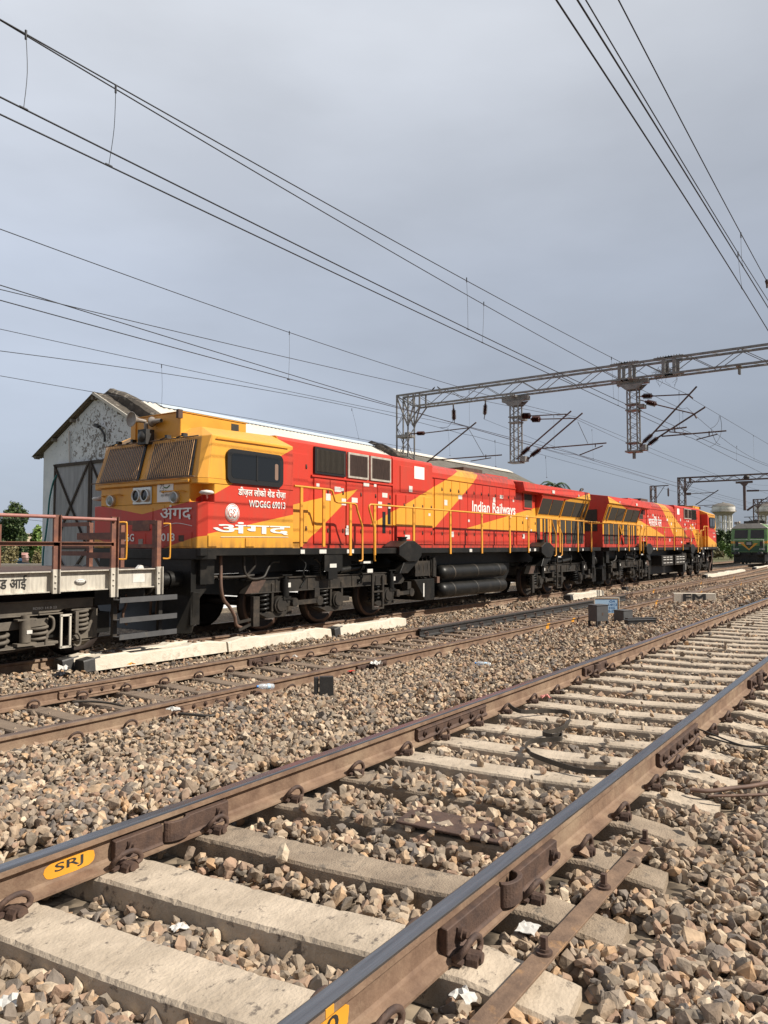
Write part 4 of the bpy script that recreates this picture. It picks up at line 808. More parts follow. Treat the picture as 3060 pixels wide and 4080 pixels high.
    # hood: electrical section, middle, rear
    def arch(hw, z0, zs, zt, r=0.10, ys=None):
        return [(-hw, z0), (-hw, zs), (-hw + r * 0.5, zs + (zt - zs) * 0.55), (-hw + r * 2.2, zt - 0.01), (-0.3, zt + 0.02), (0.3, zt + 0.02), (hw - r * 2.2, zt - 0.01), (hw - r * 0.5, zs + (zt - zs) * 0.55), (hw, zs), (hw, z0)]
    g = B(); g.prism(arch(1.13, 1.63, 3.83, 3.92, 0.03), 'x', 2.36, 6.44); h1 = part(g, 'hood_front', 'liv')
    g = B(); g.prism(arch(1.16, 1.632, 3.80, 3.90, 0.03), 'x', 6.44, 8.30); h2 = part(g, 'hood_equipment_bay', 'liv')
    g = B(); g.prism(arch(1.13, 1.63, 3.64, 3.90, 0.14), 'x', 8.30, 13.45); h3 = part(g, 'hood_engine_bay', 'liv')
    g = B(); g.prism(arch(1.13, 1.63, 3.30, 3.86, 0.10), 'x', 13.45, 15.05); h4 = part(g, 'hood_rear', 'liv')
    g = B(); prof = [(-1.13, 1.63), (-1.13, 2.72), (-1.36, 3.40), (-1.42, 3.46), (-1.36, 3.74), (-0.3, 3.88), (0.3, 3.88), (1.36, 3.74), (1.42, 3.46), (1.36, 3.40), (1.13, 2.72), (1.13, 1.63)]
    g.prism(prof, 'x', 15.05, 19.64); h5 = part(g, 'radiator_hood', 'liv', bevel=0.008)
    g = B(); g.prism([(-1.42, 3.46), (-1.36, 3.74), (-0.3, 3.862), (-0.3, 3.60), (-1.2, 3.40)], 'x', 13.55, 15.05); part(g, 'roof_overhang', 'liv', h4)
    # exhaust, roof boxes
    g = B(); g.box(11.1, 12.3, -0.55, 0.55, 3.9, 4.06); part(g, 'exhaust_box', 'iron'); g = B(); g.box(12.6, 14.2, -0.5, 0.5, 3.88, 3.98); part(g, 'roof_hatch', 'red')
    if second: g = B(); g.tube([(19.1, 0, 3.86), (19.1, 0, 4.02), (19.0, 0, 4.1), (18.85, 0, 4.12)], 0.06, 8); part(g, 'exhaust_pipe', 'blackp')
    g = B(); g.box(9.5, 10.9, -0.30, 0.3, 3.905, 3.97); part(g, 'roof_hatch', 'red')
    # intake grilles
    Y = -1.13
    for (a, b, fr, ms) in ((3.48, 4.55, 'gasket', 'mesh'), (4.64, 5.42, 'framew', 'meshb'), (5.50, 6.34, 'framew', 'meshb')):
        g = B(); g.box(a, b, Y - 0.05, Y, 3.22, 3.80); o = part(g, 'intake_grille', fr, h1)
        g = B(); t = 0.05
        g.box(a + t, b - t, Y - 0.054, Y - 0.05, 3.22 + t, 3.80 - t); part(g, 'mesh_panel', ms, o)
        g = B()
        k = int((b - a) / 0.045)
        for i in range(1, k): x = a + t + (b - a - 2 * t) * i / k; g.box(x - 0.006, x + 0.006, Y - 0.066, Y - 0.054, 3.22 + t, 3.80 - t)
        part(g, 'slats', 'mesh' if fr == 'gasket' else 'meshb', o)
    g = B(); g.box(3.4, 6.44, Y - 0.04, Y, 3.15, 3.19); part(g, 'ledge', 'liv', h1)
    g = B(); g.box(8.3, 13.45, Y - 0.03, Y, 3.50, 3.53); part(g, 'gutter', 'liv', h3)
    # doors along the hood
    def door(a, b, z0, z1, yy, par, latch=True):
        g = B(); g.box(a + 0.010, b - 0.010, yy - 0.026, yy, z0, z1); o = part(g, 'hood_door', 'liv', par, bevel=0.004)
        if latch:
            for z in (z0 + 0.25, z1 - 0.3):
                q = B(); q.box(b - 0.10, b - 0.06, yy - 0.036, yy - 0.026, z, z + 0.09); q.box(b - 0.095, b - 0.065, yy - 0.048, yy - 0.036, z + 0.01, z + 0.05); part(q, 'latch', 'iron', o)
        return o
    door(2.50, 3.30, 1.75, 3.60, Y, h1)
    for a, b in ((3.48, 4.02), (4.02, 4.55), (4.60, 5.22), (5.22, 5.80), (5.80, 6.40)): door(a, b, 1.72, 3.12, Y, h1)
    g = B(); g.box(6.75, 8.0, -1.178, -1.16, 3.02, 3.68); part(g, 'equipment_cover', 'liv', h2, bevel=0.005)
    for i in range(4): door(6.55 + 0.43 * i, 6.55 + 0.43 * (i + 1), 1.72, 2.95, -1.16, h2)
    for i in range(11): a = 8.42 + 0.455 * i; door(a, a + 0.455, 1.72, 3.47, Y, h3)
    for i in range(3): a = 13.5 + 0.5 * i; door(a, a + 0.5, 1.72, 2.70, Y, h4, i != 1)
    g = B(); g.box(14.02, 14.72, Y - 0.03, Y, 2.90, 3.44); o = part(g, 'vent', 'liv', h4); g = B(); g.box(14.07, 14.67, Y - 0.034, Y - 0.03, 2.95, 3.39); part(g, 'mesh_panel', 'mesh', o)
    # slanted radiator screens
    def sl(x, t, d): y = -1.13 - 0.23 * t; z = 2.72 + 0.68 * t; return (x, y - d * 0.947, z - d * 0.32)
    for a, b in ((15.12, 16.06), (16.06, 17.05), (17.20, 18.20), (18.20, 19.15), (19.26, 19.52)):
        g = B(); P = [(a + .03, 0.10), (b - .03, 0.10), (b - .03, 0.86), (a + .03, 0.86)]
        g.add([sl(x, t, 0.0) for x, t in P] + [sl(x, t, 0.014) for x, t in P], [(0, 1, 2, 3), (4, 5, 6, 7), (0, 1, 5, 4), (1, 2, 6, 5), (2, 3, 7, 6), (3, 0, 4, 7)]); part(g, 'radiator_screen', 'mesh', h5)
    for a, b in ((15.10, 15.36), (15.60, 15.72), (15.86, 16.02), (16.40, 16.85), (17.05, 17.62), (17.75, 18.22), (18.32, 18.82), (18.95, 19.50)):
        g = B(); g.box(a, b, Y - 0.018, Y, 1.78, 2.62); part(g, 'lower_screen', 'mesh', h5)
    if second:
        g = B(); g.bar((17.1, Y - 0.05, 1.75), (17.7, Y - 0.05, 2.65), 0.05); g.bar((17.7, Y - 0.05, 1.75), (17.1, Y - 0.05, 2.65), 0.05); part(g, 'cross_brace', 'liv', h5)
    for a in (15.08, 17.12, 19.2, 19.56): g = B(); P_ = [sl(a, 0.02, 0), sl(a, 0.96, 0)]; g.bar(sl(a, 0.02, 0.012), sl(a, 0.96, 0.012), 0.05); part(g, 'rib', 'liv', h5)
    g = B(); g.box(19.64, 19.66, -0.9, 0.9, 2.3, 3.2); part(g, 'end_vent', 'mesh', h5)
    g = B(); g.box(19.64, 19.67, -0.35, 0.35, 1.66, 3.4); part(g, 'end_door', 'liv', h5)
    # dark slots near the hood doors
    for (a, z0, z1) in ((6.0, 1.98, 2.5), (6.22, 2.2, 2.72)): g = B(); g.box(a, a + 0.13, Y - 0.03, Y - 0.015, z0, z1); part(g, 'slot', 'gasket', h1)
    # stickers
    st = [(3.6, 2.98), (3.95, 2.74), (4.28, 2.93), (4.45, 2.93), (4.5, 2.66), (4.9, 2.72), (4.65, 2.10), (4.65, 2.0), (5.35, 3.12), (5.7, 3.11), (5.9, 2.66), (6.1, 2.9), (6.3, 2.62), (7.2, 3.12), (7.05, 1.90), (8.1, 2.5), (9.0, 2.86), (9.8, 3.05), (10.3, 2.4), (11.9, 3.08), (12.4, 3.2), (13.25, 3.12), (9.35, 2.0), (14.3, 2.62), (14.6, 2.2), (14.0, 2.0), (15.9, 3.55), (18.3, 3.55)]
    for i, (x, z) in enumerate(st):
        yy = -1.1865 if 6.44 < x < 8.3 else -1.157
        if x > 15: yy = -1.425
        w_ = 0.05 + 0.03 * ((i * 7) % 3); h_ = 0.035 + 0.02 * ((i * 5) % 3); g = B(); g.box(x - w_, x + w_, yy - 0.004, yy, z - h_, z + h_); part(g, 'sticker', 'sticker')
    g = B(); g.box(7.38, 7.86, -1.184, -1.178, 3.40, 3.72); o = part(g, 'notice_plate', 'ptw', h2)
    # frame, deck
    g = B(); g.box(0.0, 20.2, -1.58, 1.58, 1.50, 1.63); g.box(0.3, 20.0, -0.9, 0.9, 1.15, 1.50); g.prism([(-0.01, -1.47), (0.16, -1.585), (0.36, -1.585), (0.36, 1.585), (0.16, 1.585), (-0.01, 1.47)], 'z', 1.44, 1.615); fr_ = part(g, 'underframe', 'under', bevel=0.006)
    for (x, w_, z) in ((2.62, .06, 1.56), (3.25, .11, 1.56), (4.18, .12, 1.56), (4.9, .10, 1.12), (9.6, .07, 1.555), (13.9, .07, 1.56), (13.5, .05, 1.56), (16.9, .06, 1.56), (18.2, .05, 1.55)):
        g = B(); g.box(x - w_, x + w_, -1.60, -1.58, z - 0.04, z + 0.04); part(g, 'sticker', 'sticker', fr_)
    for e_, (xa, xb) in enumerate(((0.02, 0.36), (19.9, 20.18))):
        g = B(); g.prism([(xa, 1.50), (xb + 0.02, 1.50), (xb + 0.02, 0.92), (xb - 0.14 * (1 - 2 * e_) , 0.76), (xb - 0.14 * (1 - 2 * e_), 0.30), (xa, 0.30)], 'y', -1.32, 1.32); part(g, 'end_bulkhead', 'under')
        d = -1 if e_ == 0 else 1; xx = 0.06 if e_ == 0 else 20.14
        g = B(); g.add([(xx + d * 0.02, -1.36, 0.88), (xx + d * 0.02, 1.36, 0.88), (xx + d * 0.22, 1.10, 0.16), (xx + d * 0.22, -1.10, 0.16), (xx - d * 0.16, -1.36, 0.85), (xx - d * 0.16, 1.36, 0.85), (xx - d * 0.02, 1.30, 0.16), (xx - d * 0.02, -1.30, 0.16)], [(0, 1, 2, 3), (4, 5, 6, 7), (0, 4, 7, 3), (1, 5, 6, 2), (0, 1, 5, 4), (3, 2, 6, 7)]); part(g, 'plough', 'under', bevel=0.006)
        for s in (-1, 1):
            g = B(); g.cyl((xx, s * 0.98, 1.085), (xx + d * 0.30, s * 0.98, 1.085), 0.155, 16); g.cyl((xx + d * 0.30, s * 0.98, 1.085), (xx + d * 0.50, s * 0.98, 1.085), 0.125, 16); g.lathe((xx + d * 0.50, s * 0.98, 1.085), [(0.12, 0), (0.24, 0.01 * d), (0.25, 0.04 * d), (0.001, 0.06 * d)], 22, 'x'); g.box(xx, xx + d * 0.02, s * 0.98 - 0.21, s * 0.98 + 0.21, 0.88, 1.29); part(g, 'buffer', 'under')
        g = B(); g.box(xx, xx + d * 0.36, -0.14, 0.14, 0.96, 1.20); g.box(xx + d * 0.30, xx + d * 0.56, -0.2, 0.2, 0.90, 1.26); part(g, 'coupler', 'under', bevel=0.03)
        for yy in (-0.62, 0.5, -0.45): g = B(); g.tube(smooth([(xx, yy, 0.98), (xx + d * 0.15, yy, 0.86), (xx + d * 0.2, yy, 0.6), (xx + d * 0.12, yy + 0.1, 0.42), (xx + d * 0.02, yy + 0.18, 0.46)]), 0.024, 7); part(g, 'brake_hose', 'hose')
        g = B(); g.box(xx - d * 0.42 - 0.0, xx - d * 0.10, -1.40, -1.30, 1.0, 1.47); part(g, 'corner_post', 'under')
    # sand boxes
    for x in (5.99, 14.30):
        g = B(); g.prism([(x, 1.46), (x, 1.66), (x + 0.34, 1.80), (x + 0.66, 1.80), (x + 0.98, 1.66), (x + 0.98, 1.44), (x + 0.80, 1.30), (x + 0.38, 1.30)], 'y', -1.66, -1.15); g.prism([(x + 0.30, 1.30), (x + 0.92, 1.30), (x + 0.45, 1.02), (x + 0.1, 1.02)], 'y', -1.60, -1.2); g.cyl((x + 0.5, -1.4, 1.80), (x + 0.5, -1.4, 1.88), 0.11, 14); g.cyl((x + 0.5, -1.4, 1.87), (x + 0.5, -1.4, 1.90), 0.13, 14)
        part(g, 'sand_box', 'under', bevel=0.01)
    # tank and air reservoirs / equipment boxes
    g = B(); g.prism([(6.9, 1.16), (13.2, 1.16), (13.2, 0.9), (12.6, 0.30), (7.45, 0.30), (6.9, 0.80)], 'y', -1.02, 1.02); g.prism([(6.95, 0.84), (7.9, 0.84), (7.9, 0.30), (7.45, 0.30)], 'y', -1.46, -1.02); ft = part(g, 'fuel_tank', 'under', bevel=0.01)
    g = B(); g.box(7.35, 7.40, -1.465, -1.46, 0.40, 0.74); part(g, 'level_gauge', 'sticker', ft)
    if not second:
        for z in (0.965, 0.51):
            g = B(); pr_ = [(0.001, 0.0), (0.10, 0.02), (0.17, 0.07), (0.198, 0.16), (0.20, 0.30), (0.20, 3.60), (0.198, 3.70), (0.17, 3.80), (0.10, 3.86), (0.001, 3.88)]
            g.lathe((8.32, -1.30, z), pr_, 28, 'x'); o = part(g, 'air_reservoir', 'under')
            for x in (8.9, 10.2, 11.6): g = B(); g.lathe((x, -1.30, z), [(0.202, 0), (0.206, 0.005), (0.206, 0.055), (0.202, 0.06)], 24, 'x'); part(g, 'strap', 'under2', o)
    else:
        for a in (7.6, 10.1):
            g = B(); g.box(a, a + 2.1, -1.50, -1.02, 0.72, 1.22); o = part(g, 'equipment_box', 'under2', bevel=0.01)
            for z in (0.84, 1.0, 1.12):
                for k in range(3): g = B(); g.box(a + 0.2 + 0.6 * k, a + 0.65 + 0.6 * k, -1.51, -1.50, z, z + 0.03); part(g, 'louvre', 'sticker', o)
    g = B(); g.box(7.05, 7.75, -1.42, -1.05, 0.92, 1.30); g.box(7.80, 8.15, -1.36, -1.05, 0.86, 1.42); g.cyl((7.92, -1.40, 0.90), (7.92, -1.40, 1.38), 0.06, 10); g.box(7.30, 8.3, -1.30, -1.2, 1.38, 1.42)
    for i in range(6): g.tube(smooth([(7.0 + i * 0.2, -1.38, 1.42), (7.02 + i * 0.2, -1.42, 1.2), (7.1 + i * 0.18, -1.40, 1.0 - 0.05 * (i % 3)), (7.25 + i * 0.2, -1.36, 0.86)]), 0.014, 6)
    part(g, 'brake_valves', 'under2'); g = B(); g.box(8.05, 8.17, -1.45, -1.33, 0.72, 0.88); part(g, 'filter_bowl', 'hose')
    # hoses and pipes under the cab
    g = B(); g.tube(smooth([(0.66, -1.36, 1.50), (0.65, -1.38, 1.25), (0.64, -1.40, 0.95), (0.72, -1.38, 0.72), (0.90, -1.36, 0.55), (1.02, -1.36, 0.38), (1.08, -1.34, 0.22), (1.28, -1.30, 0.14)]), 0.032, 9); part(g, 'sanding_hose', 'hose')
    for P in ([(1.25, -1.35, 1.48), (1.26, -1.36, 1.2), (1.40, -1.38, 1.06), (1.72, -1.38, 1.07), (1.86, -1.36, 1.2), (2.0, -1.34, 1.35), (2.25, -1.3, 1.36)], [(1.52, -1.35, 1.48), (1.52, -1.36, 1.3), (1.35, -1.3, 1.10)], [(3.6, -1.34, 1.42), (3.5, -1.36, 1.3), (3.62, -1.38, 1.15), (3.85, -1.36, 1.08), (4.1, -1.3, 1.1)], [(3.3, -1.33, 1.42), (3.42, -1.38, 1.3), (3.42, -1.38, 1.1), (3.52, -1.36, 0.98)], [(16.2, -1.34, 1.42), (16.3, -1.38, 1.3), (16.25, -1.38, 1.1), (16.4, -1.36, 1.0)], [(18.6, -1.3, 1.45), (18.7, -1.36, 1.25), (18.9, -1.38, 1.1), (19.2, -1.3, 1.0)], [(0.5, -1.33, 1.12), (1.0, -1.36, 1.10), (1.5, -1.36, 1.12)]):
        g = B(); g.tube(smooth(P), 0.026, 8); part(g, 'air_pipe', 'under2')
    g = B(); g.prism([(3.35, 1.50), (3.95, 1.50), (3.95, 1.16), (3.78, 1.14), (3.78, 0.98), (3.48, 0.98), (3.48, 1.14), (3.35, 1.16)], 'y', -1.56, -1.50); o = part(g, 'jacking_plate', 'under'); g = B(); g.box(3.52, 3.74, -1.566, -1.56, 1.22, 1.30); part(g, 'sticker', 'sticker', o)
    # bogies
    for k, bx in enumerate((3.99, 16.62)):
        f_ = B(); f_.prism([(bx - 2.72, 0.78), (bx - 2.50, 1.04), (bx + 2.50, 1.04), (bx + 2.66, 0.86), (bx + 2.60, 0.78)], 'y', -1.36, -1.20); f_.prism([(bx - 2.72, 0.78), (bx - 2.50, 1.04), (bx + 2.50, 1.04), (bx + 2.66, 0.86), (bx + 2.60, 0.78)], 'y', 1.20, 1.36)
        f_.box(bx - 2.5, bx + 2.5, -1.39, -1.17, 1.035, 1.055); f_.box(bx - 2.6, bx + 2.5, -1.39, -1.17, 0.765, 0.785); f_.box(bx - 0.4, bx + 0.4, -1.2, 1.2, 0.7, 1.1); f_.box(bx - 2.3, bx - 2.0, -1.2, 1.2, 0.7, 1.0); f_.box(bx + 2.0, bx + 2.3, -1.2, 1.2, 0.7, 1.0)
        for x in (-1.9, -0.95, 0.55, 1.45): f_.box(bx + x - 0.01, bx + x + 0.01, -1.375, -1.355, 0.785, 1.035)
        bo = part(f_, 'bogie', 'under2', bevel=0.004)
        g = B(); g.prism([(bx - 2.725, 0.78), (bx - 2.505, 1.045), (bx - 2.15, 1.045), (bx - 2.38, 0.78)], 'y', -1.372, -1.361); part(g, 'dusty_end', 'iron', bo)
        for i, x in enumerate((-1.80, -0.01, 1.87) if k == 0 else (-1.88, -0.08, 1.82)):
            wx = bx + x
            g = B()
            for s in (-1, 1):
                s2 = s * 0.92
                g.lathe((wx, s2, 0.545), [(0.001, 0.02 * s), (0.16, 0.03 * s), (0.18, -0.01 * s), (0.44, -0.045 * s), (0.47, -0.005 * s), (0.545, 0.0), (0.552, -0.11 * s), (0.575, -0.14 * s), (0.46, -0.14 * s), (0.44, -0.09 * s), (0.001, -0.07 * s)], 36, 'y')
            g.cyl((wx, -0.9, 0.545), (wx, 0.9, 0.545), 0.09, 12); wl = part(g, 'wheelset', 'wheel', bo)
            g = B(); g.lathe((wx, -0.921, 0.545), [(0.472, 0.0), (0.545, -0.002), (0.546, 0.10)], 36, 'y'); part(g, 'tyre', 'wheelrim', wl)
            g = B(); ax = wx + 0.12 if k == 0 else wx + 0.05
            g.cyl((wx, -1.0, 0.53), (wx, -1.42, 0.53), 0.17, 18); g.cyl((wx, -1.42, 0.53), (wx, -1.45, 0.53), 0.13, 18); g.prism([(wx - 0.60, 0.40), (wx + 0.26, 0.40), (wx + 0.2, 0.28), (wx - 0.30, 0.28)], 'y', -1.36, -1.14); g.box(wx - 0.22, wx - 0.16, -1.38, -1.2, 0.40, 0.95); g.box(wx + 0.16, wx + 0.22, -1.38, -1.2, 0.40, 0.90); g.box(wx + 0.14, wx + 0.42, -1.40, -1.25, 0.48, 0.58)
            part(g, 'axle_box', 'under2', bo, bevel=0.006)
            g = B(); g.coil((wx - 0.40, -1.30), 0.115, 0.41, 0.76, 4.2, 0.024); part(g, 'coil_spring', 'under', bo)
            if i in (0, 2):
                g = B(); g.cyl((wx + 0.12, -1.42, 0.68), (wx + 0.12, -1.42, 1.02), 0.075, 14); g.cyl((wx + 0.12, -1.42, 1.0), (wx + 0.12, -1.42, 1.09), 0.035, 8); g.box(wx, wx + 0.28, -1.46, -1.36, 1.09, 1.11); g.box(wx + 0.02, wx + 0.24, -1.47, -1.37, 0.62, 0.68); o = part(g, 'damper', 'under', bo)
                g = B(); g.box(wx + 0.12, wx + 0.19, -1.502, -1.49, 0.86, 0.95); part(g, 'sticker', 'sticker', o)
                g = B(); g.cyl((wx + 0.52, -1.1, 0.30), (wx + 0.52, -1.1, 0.62), 0.10, 12); part(g, 'motor_nose', 'under2', bo)
            if (k == 0 and i in (0, 2)) or (k == 1 and i in (0, 2)):
                g = B(); xb = wx + 1.12 if i == 0 else wx + 0.95; g.bar((wx + 0.3, -1.44, 0.54), (xb, -1.44, 0.545), 0.05, 0.09); g.cyl((xb, -1.48, 0.545), (xb, -1.36, 0.545), 0.10, 14); g.cyl((wx + 0.38, -1.46, 0.55), (wx + 0.38, -1.38, 0.55), 0.09, 14); g.box(xb - 0.08, xb + 0.08, -1.40, -1.25, 0.56, 0.80); part(g, 'traction_rod', 'under2', bo)
        g = B(); g.cyl((bx + 0.1, -1.35, 1.14), (bx + 0.95, -1.35, 1.20), 0.07, 12); g.cyl((bx - 0.3, -1.35, 1.12), (bx + 0.1, -1.35, 1.14), 0.045, 10); part(g, 'yaw_damper', 'under', bo)
        g = B()
        for t in range(5): g.cyl((bx - 0.55, -1.25, 1.06 + 0.045 * t), (bx - 0.55, -1.25, 1.085 + 0.045 * t), 0.15, 14)
        part(g, 'rubber_spring', 'under', bo)
        x = bx + 1.05 if k == 0 else bx - 0.85
        g = B(); g.bar((x, -1.56, 0.24), (x, -1.56, 1.04), 0.04, 0.06); g.bar((x + 0.40, -1.56, 0.24), (x + 0.40, -1.56, 1.04), 0.04, 0.06)
        for z in (0.26, 0.64, 1.02): g.bar((x, -1.56, z), (x + 0.40, -1.56, z), 0.05, 0.035)
        part(g, 'step_ladder', 'under2', bo)
        g = B(); xx = bx - 2.55; g.box(xx, xx + 0.16, -1.42, -1.34, 0.16, 0.72); g.bar((xx - 0.35, -1.34, 0.26), (xx + 0.05, -1.36, 0.30), 0.03, 0.05); g.bar((xx - 0.30, -1.34, 0.12), (xx + 0.05, -1.36, 0.22), 0.03, 0.05); part(g, 'sand_bracket', 'under2', bo)
        for xx in (bx - 1.2, bx + 0.75): g = B(); g.tube(smooth([(xx, -1.36, 1.45), (xx + 0.12, -1.42, 1.3), (xx + 0.05, -1.42, 1.12), (xx + 0.14, -1.40, 1.0), (xx + 0.02, -1.38, 0.84)]), 0.02, 7); part(g, 'brake_pipe', 'under', bo)
    # handrails: posts, top rails, drop ends
    Y = -1.60
    def hand(paths, posts, z1, z0=1.47):
        g = B()
        for P in paths: g.tube(P, 0.023, 7)
        for x in posts: g.box(x - 0.038, x + 0.038, Y - 0.014, Y + 0.014, z0, z1)
        return part(g, 'handrail', 'ylw_rail')
    hand([[(2.36, Y, 2.86), (3.46, Y, 2.855), (3.54, Y, 2.84), (3.60, Y, 2.72), (3.64, Y, 2.62), (3.72, Y, 2.60), (4.30, Y, 2.60), (4.38, Y, 2.57), (4.42, Y, 2.45), (4.60, Y, 2.12), (4.61, Y, 1.38), (4.56, Y, 1.34), (4.50, Y + 0.02, 1.34)]], (2.57, 3.27), 2.86, 1.66)
    hand([], (4.17,), 2.60)
    hand([[(5.12, Y + 0.02, 1.34), (5.06, Y, 1.36), (5.05, Y, 2.10), (4.86, Y, 2.50), (4.85, Y, 2.58), (4.92, Y, 2.61), (15.2, Y, 2.60), (15.30, Y, 2.57), (15.34, Y, 2.45), (15.62, Y, 2.10), (15.64, Y, 1.38), (15.56, Y + 0.02, 1.34)]], (5.07, 6.70, 8.48, 10.25, 12.05, 13.40, 15.10), 2.60)
    hand([[(16.10, Y + 0.02, 1.34), (16.18, Y, 1.38), (16.17, Y, 2.10), (15.84, Y, 2.45), (15.83, Y, 2.56), (15.90, Y, 2.60), (20.0, Y, 2.60)], [(20.0, Y, 2.60), (20.05, Y + 0.3, 2.6), (20.05, -0.7, 2.60)]], (15.98, 17.70, 19.10), 2.60)
    for x in (4.72, 15.86): g = B(); g.box(x - 0.22, x + 0.24, Y - 0.02, Y + 0.22, 1.28, 1.34); o = part(g, 'step', 'under'); g = B(); g.box(x - 0.10, x + 0.16, Y - 0.024, Y - 0.02, 1.29, 1.335); part(g, 'step_edge', 'sticker', o)
    # lettering on the side
    if not second:
        Ys = -1.586
        sd_ = lambda s, x, z, w_, h_, yy=Ys, par=None, **k: text(s, 'lettering', (x, yy, z), (w_, 0, 0), (0, 0, h_), 'ptw', par or root, **k)
        sd_('डीज़ल लोको शेड रोज़ा', 0.86, 2.565, 1.26, 0.185, fat=0.035); sd_('WDG6G 69013', 1.13, 2.39, 0.98, 0.13, fat=0.035)
        sd_('अंगद', 0.27, 1.885, 1.98, 0.22, fat=0.03)
        g = B(); g.tube(smooth([(0.45, Ys - 0.002, 1.83), (1.2, Ys - 0.002, 1.84), (2.2, Ys - 0.002, 1.845)]), 0.005, 4); part(g, 'underline', 'ptw')
        sd_('Indian Railways', 10.50, 2.58, 2.88, 0.41, -1.158, fat=0.03)
        # round white emblem with script letters
        cx_, cz_ = 0.725, 2.26; g = B(); g.lathe((cx_, Ys, cz_), [(0.001, -0.002), (0.172, -0.002), (0.172, 0.0)], 36, 'y'); em = part(g, 'emblem', 'ptw', lab='round white emblem with red script letters')
        g = B(); g.lathe((cx_, Ys - 0.004, cz_), [(0.150, 0), (0.160, 0)], 36, 'y')
        for a in (60, 150, 240, 330): g.tube(smooth([(cx_ + 0.15 * math.cos(R(a)), Ys - 0.004, cz_ + 0.15 * math.sin(R(a))), (cx_ + 0.125 * math.cos(R(a + 20)), Ys - 0.004, cz_ + 0.125 * math.sin(R(a + 20))), (cx_ + 0.12 * math.cos(R(a + 45)), Ys - 0.004, cz_ + 0.12 * math.sin(R(a + 45)))]), 0.005, 4)
        def loop(P): g.tube(smooth([(cx_ + x, Ys - 0.005, cz_ + z) for x, z in P], 5), 0.0075, 4)
        loop([(-0.015, 0.05), (-0.045, 0.078), (-0.085, 0.04), (-0.09, -0.02), (-0.06, -0.068), (-0.022, -0.05), (-0.016, -0.012), (-0.05, -0.006)])
        loop([(0.078, 0.05), (0.05, 0.075), (0.018, 0.048), (0.05, 0.010), (0.014, -0.02), (0.02, -0.062), (0.058, -0.07), (0.088, -0.035)])
        part(g, 'emblem_lines', 'red', em)
    else:
        # text reads from the camera's side: this locomotive is mirrored, so the lettering runs against its x
        tx = lambda s, xa, xb, z, h_, yy, **k: text(s, 'lettering', (-xa if sx < 0 else xa, yy, z), (abs(xb - xa), 0, 0), (0, 0, h_), 'ptw', root, **k)
        tx('भारतीय रेल', 13.15, 10.9, 2.66, 0.50, -1.158, fat=0.035); tx('डीज़ल लोको शेड', 1.1, 0.5, 2.42, 0.12, -1.586); tx('WDG6G', 1.0, 0.5, 2.22, 0.10, -1.586, bold=0.02)
    return root
loco1 = make_loco(8.76, 1, 'leading red and yellow diesel locomotive, nearest the camera, with barred windscreens and Indian Railways lettering')
loco2 = make_loco(50.15, -1, 'second red and yellow locomotive, coupled behind the first, its cab at the far end', True)

